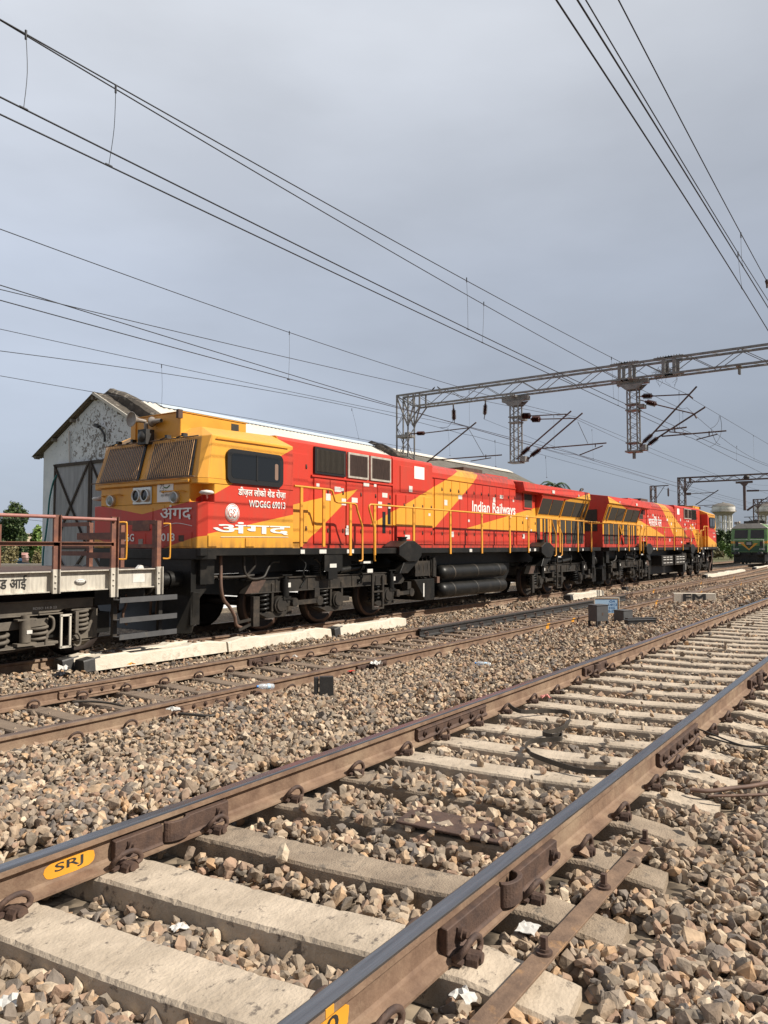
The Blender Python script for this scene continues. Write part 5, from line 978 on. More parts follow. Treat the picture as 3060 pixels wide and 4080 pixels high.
# ---------------------------------------------------------------- flat wagon at the left
def wagon():
    root = empty('flat_wagon', (0, 11.58, ZM), 'flat wagon with pale grey side beam and brown railings at the left edge', 'wagon')
    P = lambda mb, n, m_, par=None, bevel=0.0: mb.build(n, m_, par or root, bevel=bevel)
    y = lambda Y: Y - 11.58
    zz = lambda z: z + 0.28
    N_ = y(10.0); F_ = y(13.1)
    g = MB(); g.box(-6, 7.93, N_, N_ + 0.02, zz(0.75), zz(1.02)); g.box(-6, 7.93, F_ - 0.02, F_, zz(0.75), zz(1.02)); g.box(7.90, 7.95, N_ + 0.02, F_ - 0.02, zz(0.70), zz(1.02)); g.box(-6, 7.93, N_ - 0.06, N_, zz(1.02), zz(1.035)); g.box(-6, 7.93, N_ - 0.05, N_, zz(0.735), zz(0.75)); b_ = P(g, 'side_beam', 'grey')
    g = MB(); g.box(-6, 7.90, N_ + 0.02, F_ - 0.02, zz(0.985), zz(1.032)); g.box(-6, 7.9, y(10.9), y(12.2), zz(0.55), zz(0.98)); P(g, 'deck', 'iron')
    for (x, z0, wd) in ((6.05, 0.72, .09), (6.99, 0.62, .10), (7.83, 0.62, .09)):
        g = MB(); g.box(x - wd / 2, x + wd / 2, N_ - 0.10, N_ - 0.062, zz(z0), zz(1.06)); g.box(x + wd / 2 - 0.012, x + wd / 2, N_ - 0.14, N_ - 0.10, zz(z0), zz(1.06)); o = P(g, 'post_bracket', 'grey')
        for z in (0.80, 0.88, 0.97):
            q = MB(); q.lathe((x - 0.01, N_ - 0.10, zz(z)), [(0.016, 0), (0.014, -0.012), (0.001, -0.016)], 10, 'y'); P(q, 'rivet', 'grey', o)
        if x < 7.5: q = MB(); q.box(x - wd / 2, x + wd / 2, N_ - 0.10, N_ - 0.06, zz(1.06), zz(1.83)); q.box(x + wd / 2 - 0.012, x + wd / 2, N_ - 0.14, N_ - 0.10, zz(1.06), zz(1.83)); P(q, 'railing_post', 'brown')
        else: q = MB(); q.box(x - 0.04, x + 0.04, N_ - 0.08, N_ - 0.02, zz(1.06), zz(1.80)); P(q, 'railing_post', 'brown')
    g = MB(); g.tube([(-6, N_ - 0.12, zz(1.80)), (6.0, N_ - 0.12, zz(1.80))], 0.026, 10); g.tube([(6.10, N_ - 0.12, zz(1.79)), (6.99, N_ - 0.12, zz(1.785))], 0.026, 10); P(g, 'top_rail', 'rodred')
    g = MB(); g.box(-6, 6.98, N_ - 0.10, N_ - 0.09, zz(1.39), zz(1.45)); g.box(-6, 6.98, N_ - 0.14, N_ - 0.10, zz(1.44), zz(1.45)); P(g, 'middle_rail', 'brown')
    for x in (1.0, 3.6): g = MB(); g.box(x - 0.05, x + 0.05, N_ - 0.10, N_ - 0.06, zz(0.75), zz(1.83)); P(g, 'railing_post', 'brown')
    # far-side railing
    g = MB(); g.tube([(-6, F_, zz(1.75)), (6.9, F_, zz(1.75))], 0.026, 8); g.box(-6, 6.9, F_, F_ + 0.01, zz(1.39), zz(1.45))
    for x in (-2, 0.5, 3.0, 5.0, 6.9): g.box(x - 0.04, x + 0.04, F_ - 0.03, F_ + 0.03, zz(1.02), zz(1.77))
    P(g, 'far_railing', 'brown')
    # end railing across the wagon
    X = 7.86; ys = [y(onX(u_, 2150, X)[1]) for u_ in (232, 358, 483, 620)]
    for a in ys: g = MB(); g.box(X - 0.035, X + 0.035, a - 0.045, a + 0.045, zz(1.03), zz(1.80)); P(g, 'railing_post', 'brown')
    for a, b in ((ys[0] + .05, ys[1] - .05), (ys[2] + .05, ys[3] - .05)):
        for z0, z1 in ((1.74, 1.81), (1.36, 1.42)): g = MB(); g.box(X - 0.05, X - 0.036, a, b, zz(z0), zz(z1)); P(g, 'end_rail', 'brown')
    g = MB(); g.box(X - 0.06, X - 0.04, ys[1] + 0.3, ys[2] - 0.2, zz(1.50), zz(1.62)); g.box(X - 0.06, X - 0.04, ys[0] - 0.1, ys[1], zz(1.22), zz(1.30)); g.box(X - 0.06, X - 0.04, ys[1] , ys[2], zz(1.18), zz(1.28)); P(g, 'end_board', 'brown')
    for (x, yy) in ((7.08, N_ - 0.16), (7.92, N_ - 0.14)):
        g = MB(); g.tube(smooth([(x - 0.02, yy + 0.05, zz(1.75)), (x + 0.05, yy, zz(1.75)), (x + 0.07, yy - 0.01, zz(1.70)), (x + 0.07, yy - 0.01, zz(1.25)), (x + 0.05, yy, zz(1.19)), (x - 0.02, yy + 0.05, zz(1.19))]), 0.014, 7); P(g, 'grab_handle', 'yel')
    # steps
    for x in (7.02, 7.86): g = MB(); g.box(x - 0.035, x + 0.035, N_ - 0.10, N_ - 0.04, zz(-0.02), zz(0.62)); P(g, 'step_hanger', 'under2')
    for z in (0.61, 0.31, 0.06): g = MB(); g.box(6.98, 8.05, N_ - 0.26, N_ - 0.10, zz(z - 0.04), zz(z - 0.03)); g.box(6.98, 8.05, N_ - 0.27, N_ - 0.255, zz(z - 0.075), zz(z + 0.005)); P(g, 'tread', 'boxgrey')
    # lettering, oval plate, patch
    text('जेड आई', 'lettering', onY(-35, 2341, 10.0 - 0.004)[:1] + (N_ - 0.002, zz(0.79)), (onY(105, 2341, 10.0)[0] - onY(-35, 2341, 10.0)[0], 0, 0), (0, 0, 0.20), 'blackp', b_, fat=0.03)
    c = onY(320, 2318, 10.0); g = MB(); g.lathe((0, 0, 0), [(0.001, -0.006), (1, -0.006), (1, 0)], 30, 'y'); o = g.build('oval_plate', 'sticker', b_, loc=(c[0], N_, zz(c[2]))); o.scale = (0.10, 1, 0.052)
    g = MB(); g.lathe((0, -0.0065, 0), [(0.86, 0), (0.92, 0)], 30, 'y'); o2 = g.build('plate_line', 'boxgrey', o)
    for s in (-0.78, 0.78): g = MB(); g.cyl((c[0] + s * 0.1, N_ - 0.012, zz(c[2])), (c[0] + s * 0.1, N_ - 0.006, zz(c[2])), 0.008, 8); P(g, 'rivet', 'iron', b_)
    for k, tx in enumerate(('गोल्डन', 'रॉक')): text(tx, 'lettering', (c[0] - 0.05, N_ - 0.006, zz(c[2]) + 0.008 - k * 0.03), (0.10, 0, 0), (0, 0, 0.02), 'boxgrey', b_, thick=0.002)
    g = MB(); g.box(7.40, 7.62, N_ - 0.004, N_, zz(0.82), zz(0.95)); P(g, 'repaint_patch', 'sticker', b_)
    g = MB(); g.prism([(7.50, zz(1.035)), (7.62, zz(1.035)), (7.60, zz(1.08)), (7.56, zz(1.09))], 'y', N_ + 0.02, N_ + 0.09); P(g, 'bracket', 'sticker')
    # end: buffers, coupler
    for s in (-1, 1):
        g = MB(); g.cyl((7.95, s * 0.98, 1.085), (8.05, s * 0.98, 1.085), 0.16, 16); g.lathe((8.05, s * 0.98, 1.085), [(0.13, 0), (0.24, 0.0), (0.25, 0.05), (0.001, 0.09)], 24, 'x'); P(g, 'buffer', 'under')
    g = MB(); g.box(7.9, 8.45, -0.16, 0.16, 0.95, 1.2); P(g, 'coupler', 'under', bevel=0.03)
    g = MB(); g.box(7.0, 7.93, N_ + 0.4, F_ - 0.4, 0.75, 1.0); P(g, 'headstock', 'under')
    for (x, yy) in ((7.55, -1.1), (7.62, -0.7)): g = MB(); g.tube(smooth([(x, yy, 1.0), (x + 0.02, yy - 0.1, 0.8), (x - 0.05, yy - 0.1, 0.55), (x + 0.1, yy, 0.4)]), 0.022, 7); P(g, 'brake_hose', 'hose')
    # bogie
    g = MB(); Yb = y(10.22)
    g.prism([(3.0, zz(0.36)), (6.30, zz(0.43)), (6.38, zz(0.47)), (6.86, zz(0.47)), (6.86, zz(0.60)), (6.2, zz(0.615)), (5.0, zz(0.60)), (3.0, zz(0.57))], 'y', Yb, Yb + 0.16)
    g.box(3.0, 6.86, Yb - 0.03, Yb + 0.18, zz(0.60), zz(0.62)); g.box(3.0, 6.35, Yb - 0.03, Yb + 0.18, zz(0.40), zz(0.42)); bo = P(g, 'bogie', 'wbog', bevel=0.006)
    text('RDSO 14 B 23', 'lettering', (5.90, Yb, zz(0.485)), (0.36, 0, 0), (0, 0, 0.035), 'sticker', bo, bold=0.02)
    g = MB(); g.prism([(4.2, zz(0.22)), (5.6, zz(0.22)), (6.15, zz(0.25)), (6.15, zz(0.36)), (5.6, zz(0.34)), (4.2, zz(0.30))], 'y', Yb + 0.02, Yb + 0.18); P(g, 'spring_beam', 'wbog', bo, 0.005)
    g = MB(); g.prism([(3.2, zz(-0.10)), (5.4, zz(-0.08)), (6.28, zz(-0.02)), (6.28, zz(0.02)), (5.9, zz(0.02)), (5.3, zz(-0.02)), (3.2, zz(-0.03))], 'y', Yb - 0.04, Yb + 0.24); g.box(3.2, 6.2, Yb - 0.09, Yb - 0.04, zz(-0.035), zz(-0.02)); P(g, 'spring_plank', 'wbog', bo, 0.005)
    for (x, r_, z0, z1, tn, wr) in ((5.42, 0.15, 0.0, 0.22, 2.6, 0.028), (6.02, 0.13, 0.02, 0.25, 3.2, 0.024), (5.0, 0.15, 0.0, 0.22, 2.6, 0.028), (6.68, 0.115, 0.10, 0.44, 5.2, 0.024)):
        g = MB(); g.coil((x, Yb + 0.08), r_, zz(z0), zz(z1), tn, wr, 8); P(g, 'coil_spring', 'wbog', bo)
    g = MB(); g.cyl((5.76, Yb - 0.06, zz(0.05)), (5.76, Yb - 0.06, zz(0.36)), 0.075, 16); g.cyl((5.76, Yb - 0.06, zz(0.36)), (5.76, Yb - 0.06, zz(0.42)), 0.055, 12); g.box(5.62, 5.90, Yb - 0.12, Yb, zz(0.355), zz(0.375)); g.box(5.62, 5.90, Yb - 0.12, Yb + 0.02, zz(0.0), zz(0.04)); o = P(g, 'damper', 'wbog', bo); g = MB(); g.box(5.74, 5.82, Yb - 0.14, Yb - 0.128, zz(0.17), zz(0.22)); P(g, 'sticker', 'sticker', o)
    g = MB()
    for a, b in (((6.30, 0.38), (6.30, -0.08)), ((6.44, 0.38), (6.44, -0.08)), ((6.28, 0.38), (6.46, 0.38)), ((6.28, -0.08), (6.46, -0.08))): g.bar((a[0], Yb - 0.06, zz(a[1])), (b[0], Yb - 0.06, zz(b[1])), 0.03, 0.03)
    P(g, 'swing_link', 'grey', bo)
    g = MB(); g.tube(smooth([(6.12, Yb - 0.03, zz(0.38)), (6.18, Yb - 0.05, zz(0.34)), (6.18, Yb - 0.05, zz(0.2)), (6.10, Yb - 0.04, zz(0.12)), (6.08, Yb - 0.04, zz(-0.02))]), 0.022, 6); P(g, 'safety_strap', 'wbog', bo)
    g = MB(); g.prism([(6.52, zz(0.0)), (6.95, zz(0.0)), (6.95, zz(0.44)), (6.88, zz(0.44)), (6.78, zz(0.14)), (6.56, zz(0.06))], 'y', Yb + 0.02, Yb + 0.2); g.cyl((6.70, Yb + 0.08, zz(-0.02)), (6.70, Yb + 0.08, zz(-0.10)), 0.14, 14, 0.05); g.box(6.5, 6.9, Yb, Yb + 0.16, zz(0.43), zz(0.46)); P(g, 'axle_box', 'wbog', bo, 0.005)
    g = MB(); g.bar((6.56, Yb - 0.04, zz(0.42)), (6.56, Yb - 0.04, zz(0.1)), 0.035, 0.05); g.tube(smooth([(6.56, Yb - 0.04, zz(0.12)), (6.62, Yb - 0.04, zz(0.04)), (6.62, Yb - 0.04, zz(-0.06)), (6.57, Yb - 0.04, zz(-0.09)), (6.52, Yb - 0.04, zz(-0.06))]), 0.018, 6); P(g, 'brake_hanger', 'wbog', bo)
    for wx in (6.86, 4.3):
        g = MB()
        for s in (-1, 1): g.lathe((wx, s * 0.92, 0.455), [(0.001, 0.02 * s), (0.12, 0.03 * s), (0.38, -0.03 * s), (0.455, 0.0), (0.46, -0.11 * s), (0.485, -0.14 * s), (0.001, -0.12 * s)], 30, 'y')
        g.cyl((wx, -0.9, 0.455), (wx, 0.9, 0.455), 0.08, 10); P(g, 'wheelset', 'wheel', bo)
    g = MB(); g.box(3.0, 7.4, -1.0, 1.0, 0.30, 0.62); P(g, 'bolster', 'under', bo)
    return root
wagon()
# ---------------------------------------------------------------- shed behind the locomotive
XG = 14.3
YC_ = onX(392, 1578, XG)[1]; YF = onX(175, 1798, XG)[1]; YN = 2 * YC_ - YF
XO = onY(371, 1562, YC_)[0]; zA = onY(371, 1562, YC_)[2]; YE = YF + 0.45
zE = onX(111, 1797, XO)[2]; zE = zA - (zA - onX(175, 1798, XG)[2] - 0.05) * (YE - YC_) / (YF - YC_)
print('shed', XG, XO, YN, YC_, YF, zA, zE)
X2 = onY(1490, 1765, YC_ - 0.2)[0]; XEND = 44.0
def shed():
    root = empty('goods_shed', (XG, YC_, -0.55), 'whitewashed shed with peeling gable, corrugated doors and long pitched roof behind the locomotive', 'building')
    T = lambda mb: mb
    def P(mb, n, m_, par=None, bevel=0):
        mb.v = [(a - XG, b - YC_, c + 0.55) for a, b, c in mb.v] if par is None else mb.v
        return mb.build(n, m_, par or root, bevel=bevel)
    zw = lambda Y: zA - 0.10 - (zA - zE) * abs(Y - YC_) / (YE - YC_)
    g = MB(); g.prism([(YF, -0.7), (YF, zw(YF)), (YC_, zw(YC_)), (YN, zw(YN)), (YN, -0.7)], 'x', XG, XEND)
    w_ = g.build('walls', 'plaster', root); w_.location = (0, 0, 0)
    me = w_.data
    for v in me.vertices: v.co.z += 0.0
    # keep wall coordinates centred so that the peeling patch sits over the doors
    w_.location = (-XG, -YC_, 0.55)
    for v in me.vertices: v.co.x -= XG
    w_.location = (0, -YC_, 0.55)
    # corrugated roof slopes
    def slope(xa, xb, side, name, m_, pitch=0.11, z_off=0.0, y_in=0.0):
        g = MB(); n = int((xb - xa) / (pitch / 4)); n = min(n, 1400); vs = []
        for i in range(n + 1):
            x = xa + (xb - xa) * i / n; h = 0.022 * math.sin(2 * math.pi * (x - xa) / pitch)
            for (Y, z) in ((YC_ + side * y_in, zA + z_off), (YC_ + side * (YE - YC_), zE + z_off)): vs += [(x, Y, z + h), (x, Y, z + h - 0.012)]
        fs = []
        for i in range(n): a = i * 4; fs += [(a, a + 4, a + 6, a + 2), (a + 1, a + 3, a + 7, a + 5), (a + 2, a + 6, a + 7, a + 3)]
        fs += [(0, 2, 3, 1), (n * 4, n * 4 + 1, n * 4 + 3, n * 4 + 2)]
        g.add(vs, fs); return P(g, name, m_)
    slope(XO, XG + 0.4, -1, 'roof_verge', 'mould', 0.22); slope(XG + 0.4, X2, -1, 'roof_white', 'roofw', 0.22); slope(XO, X2, 1, 'roof_far_side', 'roofu', 0.13)
    slope(X2, XEND + 0.5, -1, 'roof_grey', 'roofg', 0.25, -0.05); slope(X2, XEND + 0.5, 1, 'roof_far_side', 'roofg', 0.25, -0.05)
    g = MB(); g.prism([(YC_ - 0.35, zA - 0.10), (YC_, zA + 0.05), (YC_ + 0.35, zA - 0.10), (YC_ + 0.35, zA - 0.14), (YC_, zA + 0.02), (YC_ - 0.35, zA - 0.14)], 'x', XO + 2.4, X2); P(g, 'ridge_cap', 'roofb')
    g = MB(); g.prism([(YC_ - 0.4, zA - 0.16), (YC_, zA + 0.02), (YC_ + 0.4, zA - 0.16), (YC_ + 0.4, zA - 0.2), (YC_, zA - 0.02), (YC_ - 0.4, zA - 0.2)], 'x', X2 + 0.3, XEND); P(g, 'ridge_cap', 'roofw')
    g = MB(); g.bar((XO - 0.02, YC_, zA - 0.03), (XO - 0.02, YC_ - (YE - YC_), zE - 0.03), 0.03, 0.09); P(g, 'barge_board', 'roofw')
    # rounded fire-wall copings that stand above the roof
    for xp, h in ((XG + 0.55, 0.36), (X2 + 0.1, 0.30)):
        g = MB(); r = random.Random(int(xp)); n = 34; sec = []
        for i in range(n + 1):
            Y = YC_ + (YE - YC_) * (1 - 2 * i / n) ; z = zA + h - (zA - zE) * abs(Y - YC_) / (YE - YC_) - 0.25 * math.exp(-((Y - YC_) / 0.55) ** 2) * 0.7
            q = [(-0.22, -h - 0.1), (-0.22, -0.06), (-0.13, 0.03), (0.0, 0.06), (0.13, 0.03), (0.22, -0.06), (0.22, -h - 0.1)]
            sec += [(xp + a + r.uniform(-.012, .012), Y, z + b + r.uniform(-.012, .012)) for a, b in q]
        k = 7; g.add(sec, [(i * k + a, i * k + (a + 1) % k, (i + 1) * k + (a + 1) % k, (i + 1) * k + a) for i in range(n) for a in range(k)] + [tuple(range(k)), tuple(n * k + a for a in range(k))]); P(g, 'coping', 'mould')
    # purlin ends under the overhang
    for t in (0.03, 0.36, 0.66, 0.95):
        for s in (1, -1): Y = YC_ + s * (YE - YC_) * t; z = zA - (zA - zE) * t - 0.10; g = MB(); g.box(XO + 0.03, XG, Y - 0.05, Y + 0.05, z - 0.07, z + 0.03); P(g, 'purlin', 'roofu')
    g = MB()
    for i in range(6):
        xa = XO + 3 + i * 2.1; z = zA - (zA - zE) * 0.55 + 0.025; g.cyl((xa, YC_ - (YE - YC_) * 0.5, z - 0.02), (xa, YC_ - (YE - YC_) * 0.5, z + 0.10), 0.012, 5)
    P(g, 'roof_bolts', 'iron')
    # doors
    def leaf(Ya, Yb, zt, par_lab=None):
        g = MB(); n = 60; vs = []
        for i in range(n + 1):
            Y = Ya + (Yb - Ya) * i / n; h = 0.012 * math.cos(math.pi * i)
            vs += [(XG - 0.05 + h, Y, -0.5), (XG - 0.05 + h, Y, zt)]
        g.add(vs, [(2 * i, 2 * i + 2, 2 * i + 3, 2 * i + 1) for i in range(n)]); g.box(XG - 0.03, XG - 0.001, Ya, Yb, -0.5, zt); d = P(g, 'shed_door', 'zinc')
        off = Vector((-XG, -YC_, 0.55))
        g = MB(); X = XG - 0.085; zm = 1.0
        def bar(a, b, w_=0.07): g.bar(Vector((X, a[0], a[1])) + off, Vector((X, b[0], b[1])) + off, 0.03, w_, up=(0, 0.3, 1))
        for z in (zt - 0.03, zm + 0.35, -0.45): g.box(X - 0.015 + off.x, X + 0.015 + off.x, Ya + off.y, Yb + off.y, z - 0.05 + off.z, z + 0.05 + off.z)
        for Y in (Ya, Yb): g.box(X - 0.017 + off.x, X + 0.017 + off.x, Y - 0.04 + off.y, Y + 0.04 + off.y, -0.5 + off.z, zt + off.z)
        X -= 0.02
        for (z0, z1) in ((zm + 0.35, zt), (-0.5, zm + 0.35)):
            bar((Ya, z0), (Yb, z1)); X -= 0.012; bar((Yb, z0), (Ya, z1)); X += 0.012
        d2 = g.build('door_frame', 'angle', d)
    zt = (onX(227, 1857, XG)[2] + onX(369, 1835, XG)[2]) / 2; Y1, Y2 = onX(229, 1857, XG)[1], onX(366, 1835, XG)[1]
    leaf(Y1, Y2, zt); leaf(Y2 - 0.10, 2 * Y2 - Y1 - 0.10, zt)
    # drain pipe, light bracket, hanging hose
    a = onX(274, 1715, XG - 0.05); b = onX(277, 1850, XG - 0.05); g = MB(); g.cyl(a, b, 0.028, 8); P(g, 'white_pipe', 'towerw')
    pts = [onX(u, v, XG - 0.15) for u, v in ((417, 1760), (417, 1735), (408, 1718), (395, 1702), (382, 1692))]; g = MB(); g.tube(pts, 0.035, 7); g.bar(pts[-2], pts[-1], 0.14, 0.08); P(g, 'lamp_bracket', 'blackp')
    g = MB(); g.tube(smooth([onX(u, v, XG - 0.10) for u, v in ((226, 1893), (213, 1920), (203, 1960), (196, 2000), (192, 2050), (184, 2120), (175, 2180), (171, 2240), (172, 2290))]), 0.03, 7); P(g, 'hanging_hose', 'teal')
shed()

# ---------------------------------------------------------------- overhead line structures
def lattice(mb, a, b, w_, d, n, chord=0.06, web=0.028, up=(1, 0, 0)):
    """four-chord lattice member from a to b; w_ across 'up', d along 'up'"""
    a, b = Vector(a), Vector(b); ax = (b - a).normalized(); u = Vector(up); v = ax.cross(u).normalized()
    C_ = [(i * w_ / 2, j * d / 2) for i, j in ((-1, -1), (1, -1), (1, 1), (-1, 1))]
    P = lambda c, t: a + (b - a) * t + v * c[0] + u * c[1]
    for c in C_: mb.bar(P(c, 0), P(c, 1), chord, chord)
    for f in range(4):
        c0, c1 = C_[f], C_[(f + 1) % 4]
        for i in range(n):
            t0, t1 = i / n, (i + 1) / n
            if (i + f) % 2: mb.bar(P(c0, t0), P(c1, t1), web, web)
            else: mb.bar(P(c1, t0), P(c0, t1), web, web)
    return mb
def insul(a, b, r, par, n=7, name='insulator'):
    a, b = Vector(a), Vector(b); d = (b - a); ln = d.length; d.normalize(); g = MB(); g.cyl(a, b, r * 0.45, 10)
    for i in range(n):
        c = a + d * ln * (0.10 + 0.80 * (i + 0.5) / n); h = ln * 0.8 / n * 0.32; g.cyl(c - d * h, c + d * h, r * 0.55, 12, r); 
        g.cyl(c + d * h, c + d * h * 1.5, r, 12, r * 0.5)
    return g.build(name, 'insul', par)
def rod(a, b, r, par, name='cantilever_tube', m_='tube'): return MB().cyl(a, b, r, 8).build(name, m_, par)
C6 = lambda x, y: (1500 + x / 1.843, 1300 + y / 1.843)
C7 = lambda x, y: (2300 + x / 2.183, 1300 + y / 2.183)
def gantry(X, label, near=True):
    root = empty('overhead_gantry', (0, 0, 0), label, 'gantry', 'lattice gantries over the tracks'); gm = 'galv' if near else 'galv_far'
    q = lambda c, dx=0: onX(c[0], c[1], X + dx)
    return root
G = gantry(30, 'nearest grey steel lattice gantry spanning the tracks, with two hanging arms and a nest')
X = 30.0; q = lambda c, dx=0.0: onX(c[0], c[1], X + dx)
zT, zB, YL = 8.66, 8.02, 20.15
g = MB()
for dx in (-0.28, 0.28):
    g.box(X + dx - 0.045, X + dx + 0.045, -4.0, YL, zT - 0.08, zT); g.box(X + dx - 0.045, X + dx + 0.045, -4.0, YL - 0.95, zB - 0.035, zB + 0.035)
    n = 26; y0 = YL - 1.0
    for i in range(n):
        ya, yb = y0 - 23.0 * i / n, y0 - 23.0 * (i + 1) / n
        g.bar((X + dx, ya, zB), (X + dx, yb, zT - 0.06), 0.024, 0.024) if i % 2 else g.bar((X + dx, ya, zT - 0.06), (X + dx, yb, zB), 0.024, 0.024)
for i in range(24):
    ya = YL - 1.0 * i
    g.bar((X - 0.28, ya, zT - 0.045), (X + 0.28, ya - 0.5, zT - 0.035), 0.022, 0.015); g.bar((X - 0.28, ya - 0.5, zB - 0.02 if i else zT - 0.05), (X + 0.28, ya - 1.0, zB - 0.02), 0.022, 0.015)
g.build('beam', 'galv', G)
g = MB()
for dx in (-0.28, 0.28):
    g.bar((X + dx, YL, zT - 0.05), (X + dx, YL - 0.95, zB), 0.07, 0.05); g.bar((X + dx, YL - 0.95, zB), (X + dx, YL - 0.65, 7.1), 0.06, 0.06); g.bar((X + dx, YL, zT - 0.1), (X + dx, YL - 0.65, 7.1), 0.06, 0.06); g.bar((X + dx, YL - 1.35, 8.0), (X + dx, YL - 0.65, 7.2), 0.05, 0.05)
    g.bar((X + dx, YL - 0.95, zB), (X + dx, YL - 0.95, zT), 0.07, 0.05); g.bar((X + dx, YL - 1.3, zB), (X + dx, YL - 1.3, zT), 0.07, 0.05)
g.build('knee_brace', 'galv', G)
g = MB(); lattice(g, (X, YL - 0.33, -0.6), (X, YL - 0.33, zT - 0.03), 0.64, 0.56, 12, 0.058, 0.022); g.box(X - 0.32, X + 0.32, YL - 0.68, YL + 0.02, 6.6, 6.72); g.build('mast', 'galv', G)
for (ya) in (9.42, 9.0, 7.72, 7.32):
    g = MB(); g.box(X + 0.24, X + 0.32, ya - 0.06, ya + 0.06, zB, zT); g.box(X + 0.21, X + 0.35, ya - 0.2, ya + 0.2, zT - 0.02, zT + 0.02); g.build('splice_plate', 'galv', G)
    g = MB(); g.box(X - 0.32, X - 0.24, ya - 0.06, ya + 0.06, zB, zT); g.box(X - 0.35, X - 0.21, ya - 0.35, ya + 0.35, zT - 0.02, zT + 0.02); g.box(X - 0.35, X - 0.21, ya - 0.35, ya + 0.35, zB - 0.06, zB - 0.03)
    for k in range(5): g.cyl((X - 0.28, ya - 0.2 + 0.1 * k, zT + 0.02), (X - 0.28, ya - 0.2 + 0.1 * k, zT + 0.07), 0.018, 6); g.cyl((X - 0.28, ya - 0.28 + 0.14 * k, zB - 0.03), (X - 0.28, ya - 0.28 + 0.14 * k, zB - 0.09), 0.018, 6)
    g.build('splice_plate', 'galv', G)
for (Yc, zt, zb) in ((14.05, 7.92, 5.05), (8.97, 8.02, 5.16)):
    g = MB(); g.box(X - 0.45, X + 0.45, Yc - 0.09, Yc + 0.09, zt - 0.04, zt + 0.04); g.box(X - 0.12, X + 0.12, Yc - 0.62, Yc + 0.62, zt - 0.20, zt - 0.02)
    g.prism([(Yc - 0.5, zt - 0.20), (Yc + 0.5, zt - 0.20), (Yc + 0.25, zt - 0.42), (Yc - 0.25, zt - 0.42)], 'x', X - 0.23, X - 0.20); g.prism([(Yc - 0.5, zt - 0.20), (Yc + 0.5, zt - 0.20), (Yc + 0.25, zt - 0.42), (Yc - 0.25, zt - 0.42)], 'x', X + 0.20, X + 0.23)
    lattice(g, (X, Yc, zt - 0.25), (X, Yc, zb), 0.38, 0.38, 13, 0.05, 0.018); g.box(X - 0.28, X + 0.28, Yc - 0.28, Yc + 0.28, zb - 0.05, zb + 0.01)
    g.box(X - 0.26, X + 0.26, Yc - 0.26, Yc + 0.26, zb + 0.30, zb + 0.34) if Yc < 10 else None; g.box(X - 0.24, X + 0.24, Yc - 0.26, Yc + 0.26, 7.00, 7.04); g.box(X - 0.24, X + 0.24, Yc - 0.26, Yc + 0.26, 6.76, 6.80)
    g.box(X - 0.2, X + 0.2, Yc - 0.45, Yc - 0.24, 6.84, 6.98); g.box(X - 0.2, X + 0.2, Yc - 0.50, Yc - 0.26, zb, zb + 0.22)
    if Yc < 10: g.box(X - 0.05, X + 0.05, Yc - 0.05, Yc + 0.05, zb - 0.30, zb)
    g.build('hanging_arm', 'galv', G)
# column cantilever
insul(q(C6(292, 787)), q(C6(355, 785)), 0.10, G); rod(q(C6(232, 790)), q(C6(300, 787)), 0.03, G); rod(q(C6(350, 785)), q(C6(685, 745)), 0.025, G); rod(q(C6(368, 1001)), q(C6(732, 706)), 0.035, G); rod(q(C6(385, 985)), q(C6(920, 945)), 0.028, G); rod(q(C6(692, 990)), q(C6(842, 966)), 0.022, G, 'steady_arm'); rod(q(C6(803, 942)), q(C6(803, 975)), 0.02, G, 'steady_arm'); rod(q(C6(682, 760)), q(C6(788, 948)), 0.012, G, 'stay_wire', 'wire')
MB().box(X - 0.1, X + 0.1, q(C6(235, 790))[1] - 0.1, q(C6(235, 790))[1] + 0.15, 6.6, 6.85).build('bracket', 'galv', G)
# arms over the locomotives
insul(q(C6(1065, 658), -.2), q(C6(1132, 658), -.2), 0.14, G); insul(q(C6(1135, 683), .2), q(C6(1205, 682), .2), 0.14, G)
rod(q(C6(1130, 658), -.2), q(C6(1395, 645), -.2), 0.024, G); rod(q(C6(1200, 682), .2), q(C6(1465, 676), .2), 0.024, G)
insul(q(C6(1062, 942), -.2), q(C6(1125, 888), -.2), 0.12, G); insul(q(C6(1130, 955), .2), q(C6(1205, 900), .2), 0.12, G)
rod(q(C6(1030, 975), -.2), q(C6(1070, 938), -.2), 0.03, G); rod(q(C6(1105, 990), .2), q(C6(1135, 952), .2), 0.03, G)
rod(q(C6(1122, 890), -.2), q(C6(1430, 622), -.2), 0.034, G); rod(q(C6(1200, 905), .2), q(C6(1513, 637), .2), 0.034, G)
rod(q(C6(1215, 897), .2), (lambda p: onX(2416, 1765, X + .2))(0), 0.028, G); rod(onX(2402, 1776, X + .2), onX(2309, 1813, X + .2), 0.024, G, 'steady_arm'); rod(onX(2372, 1766, X + .2), onX(2372, 1782, X + .2), 0.02, G, 'steady_arm'); rod(q(C6(1478, 700), .2), q(C6(1552, 860), .2), 0.012, G, 'stay_wire', 'wire')
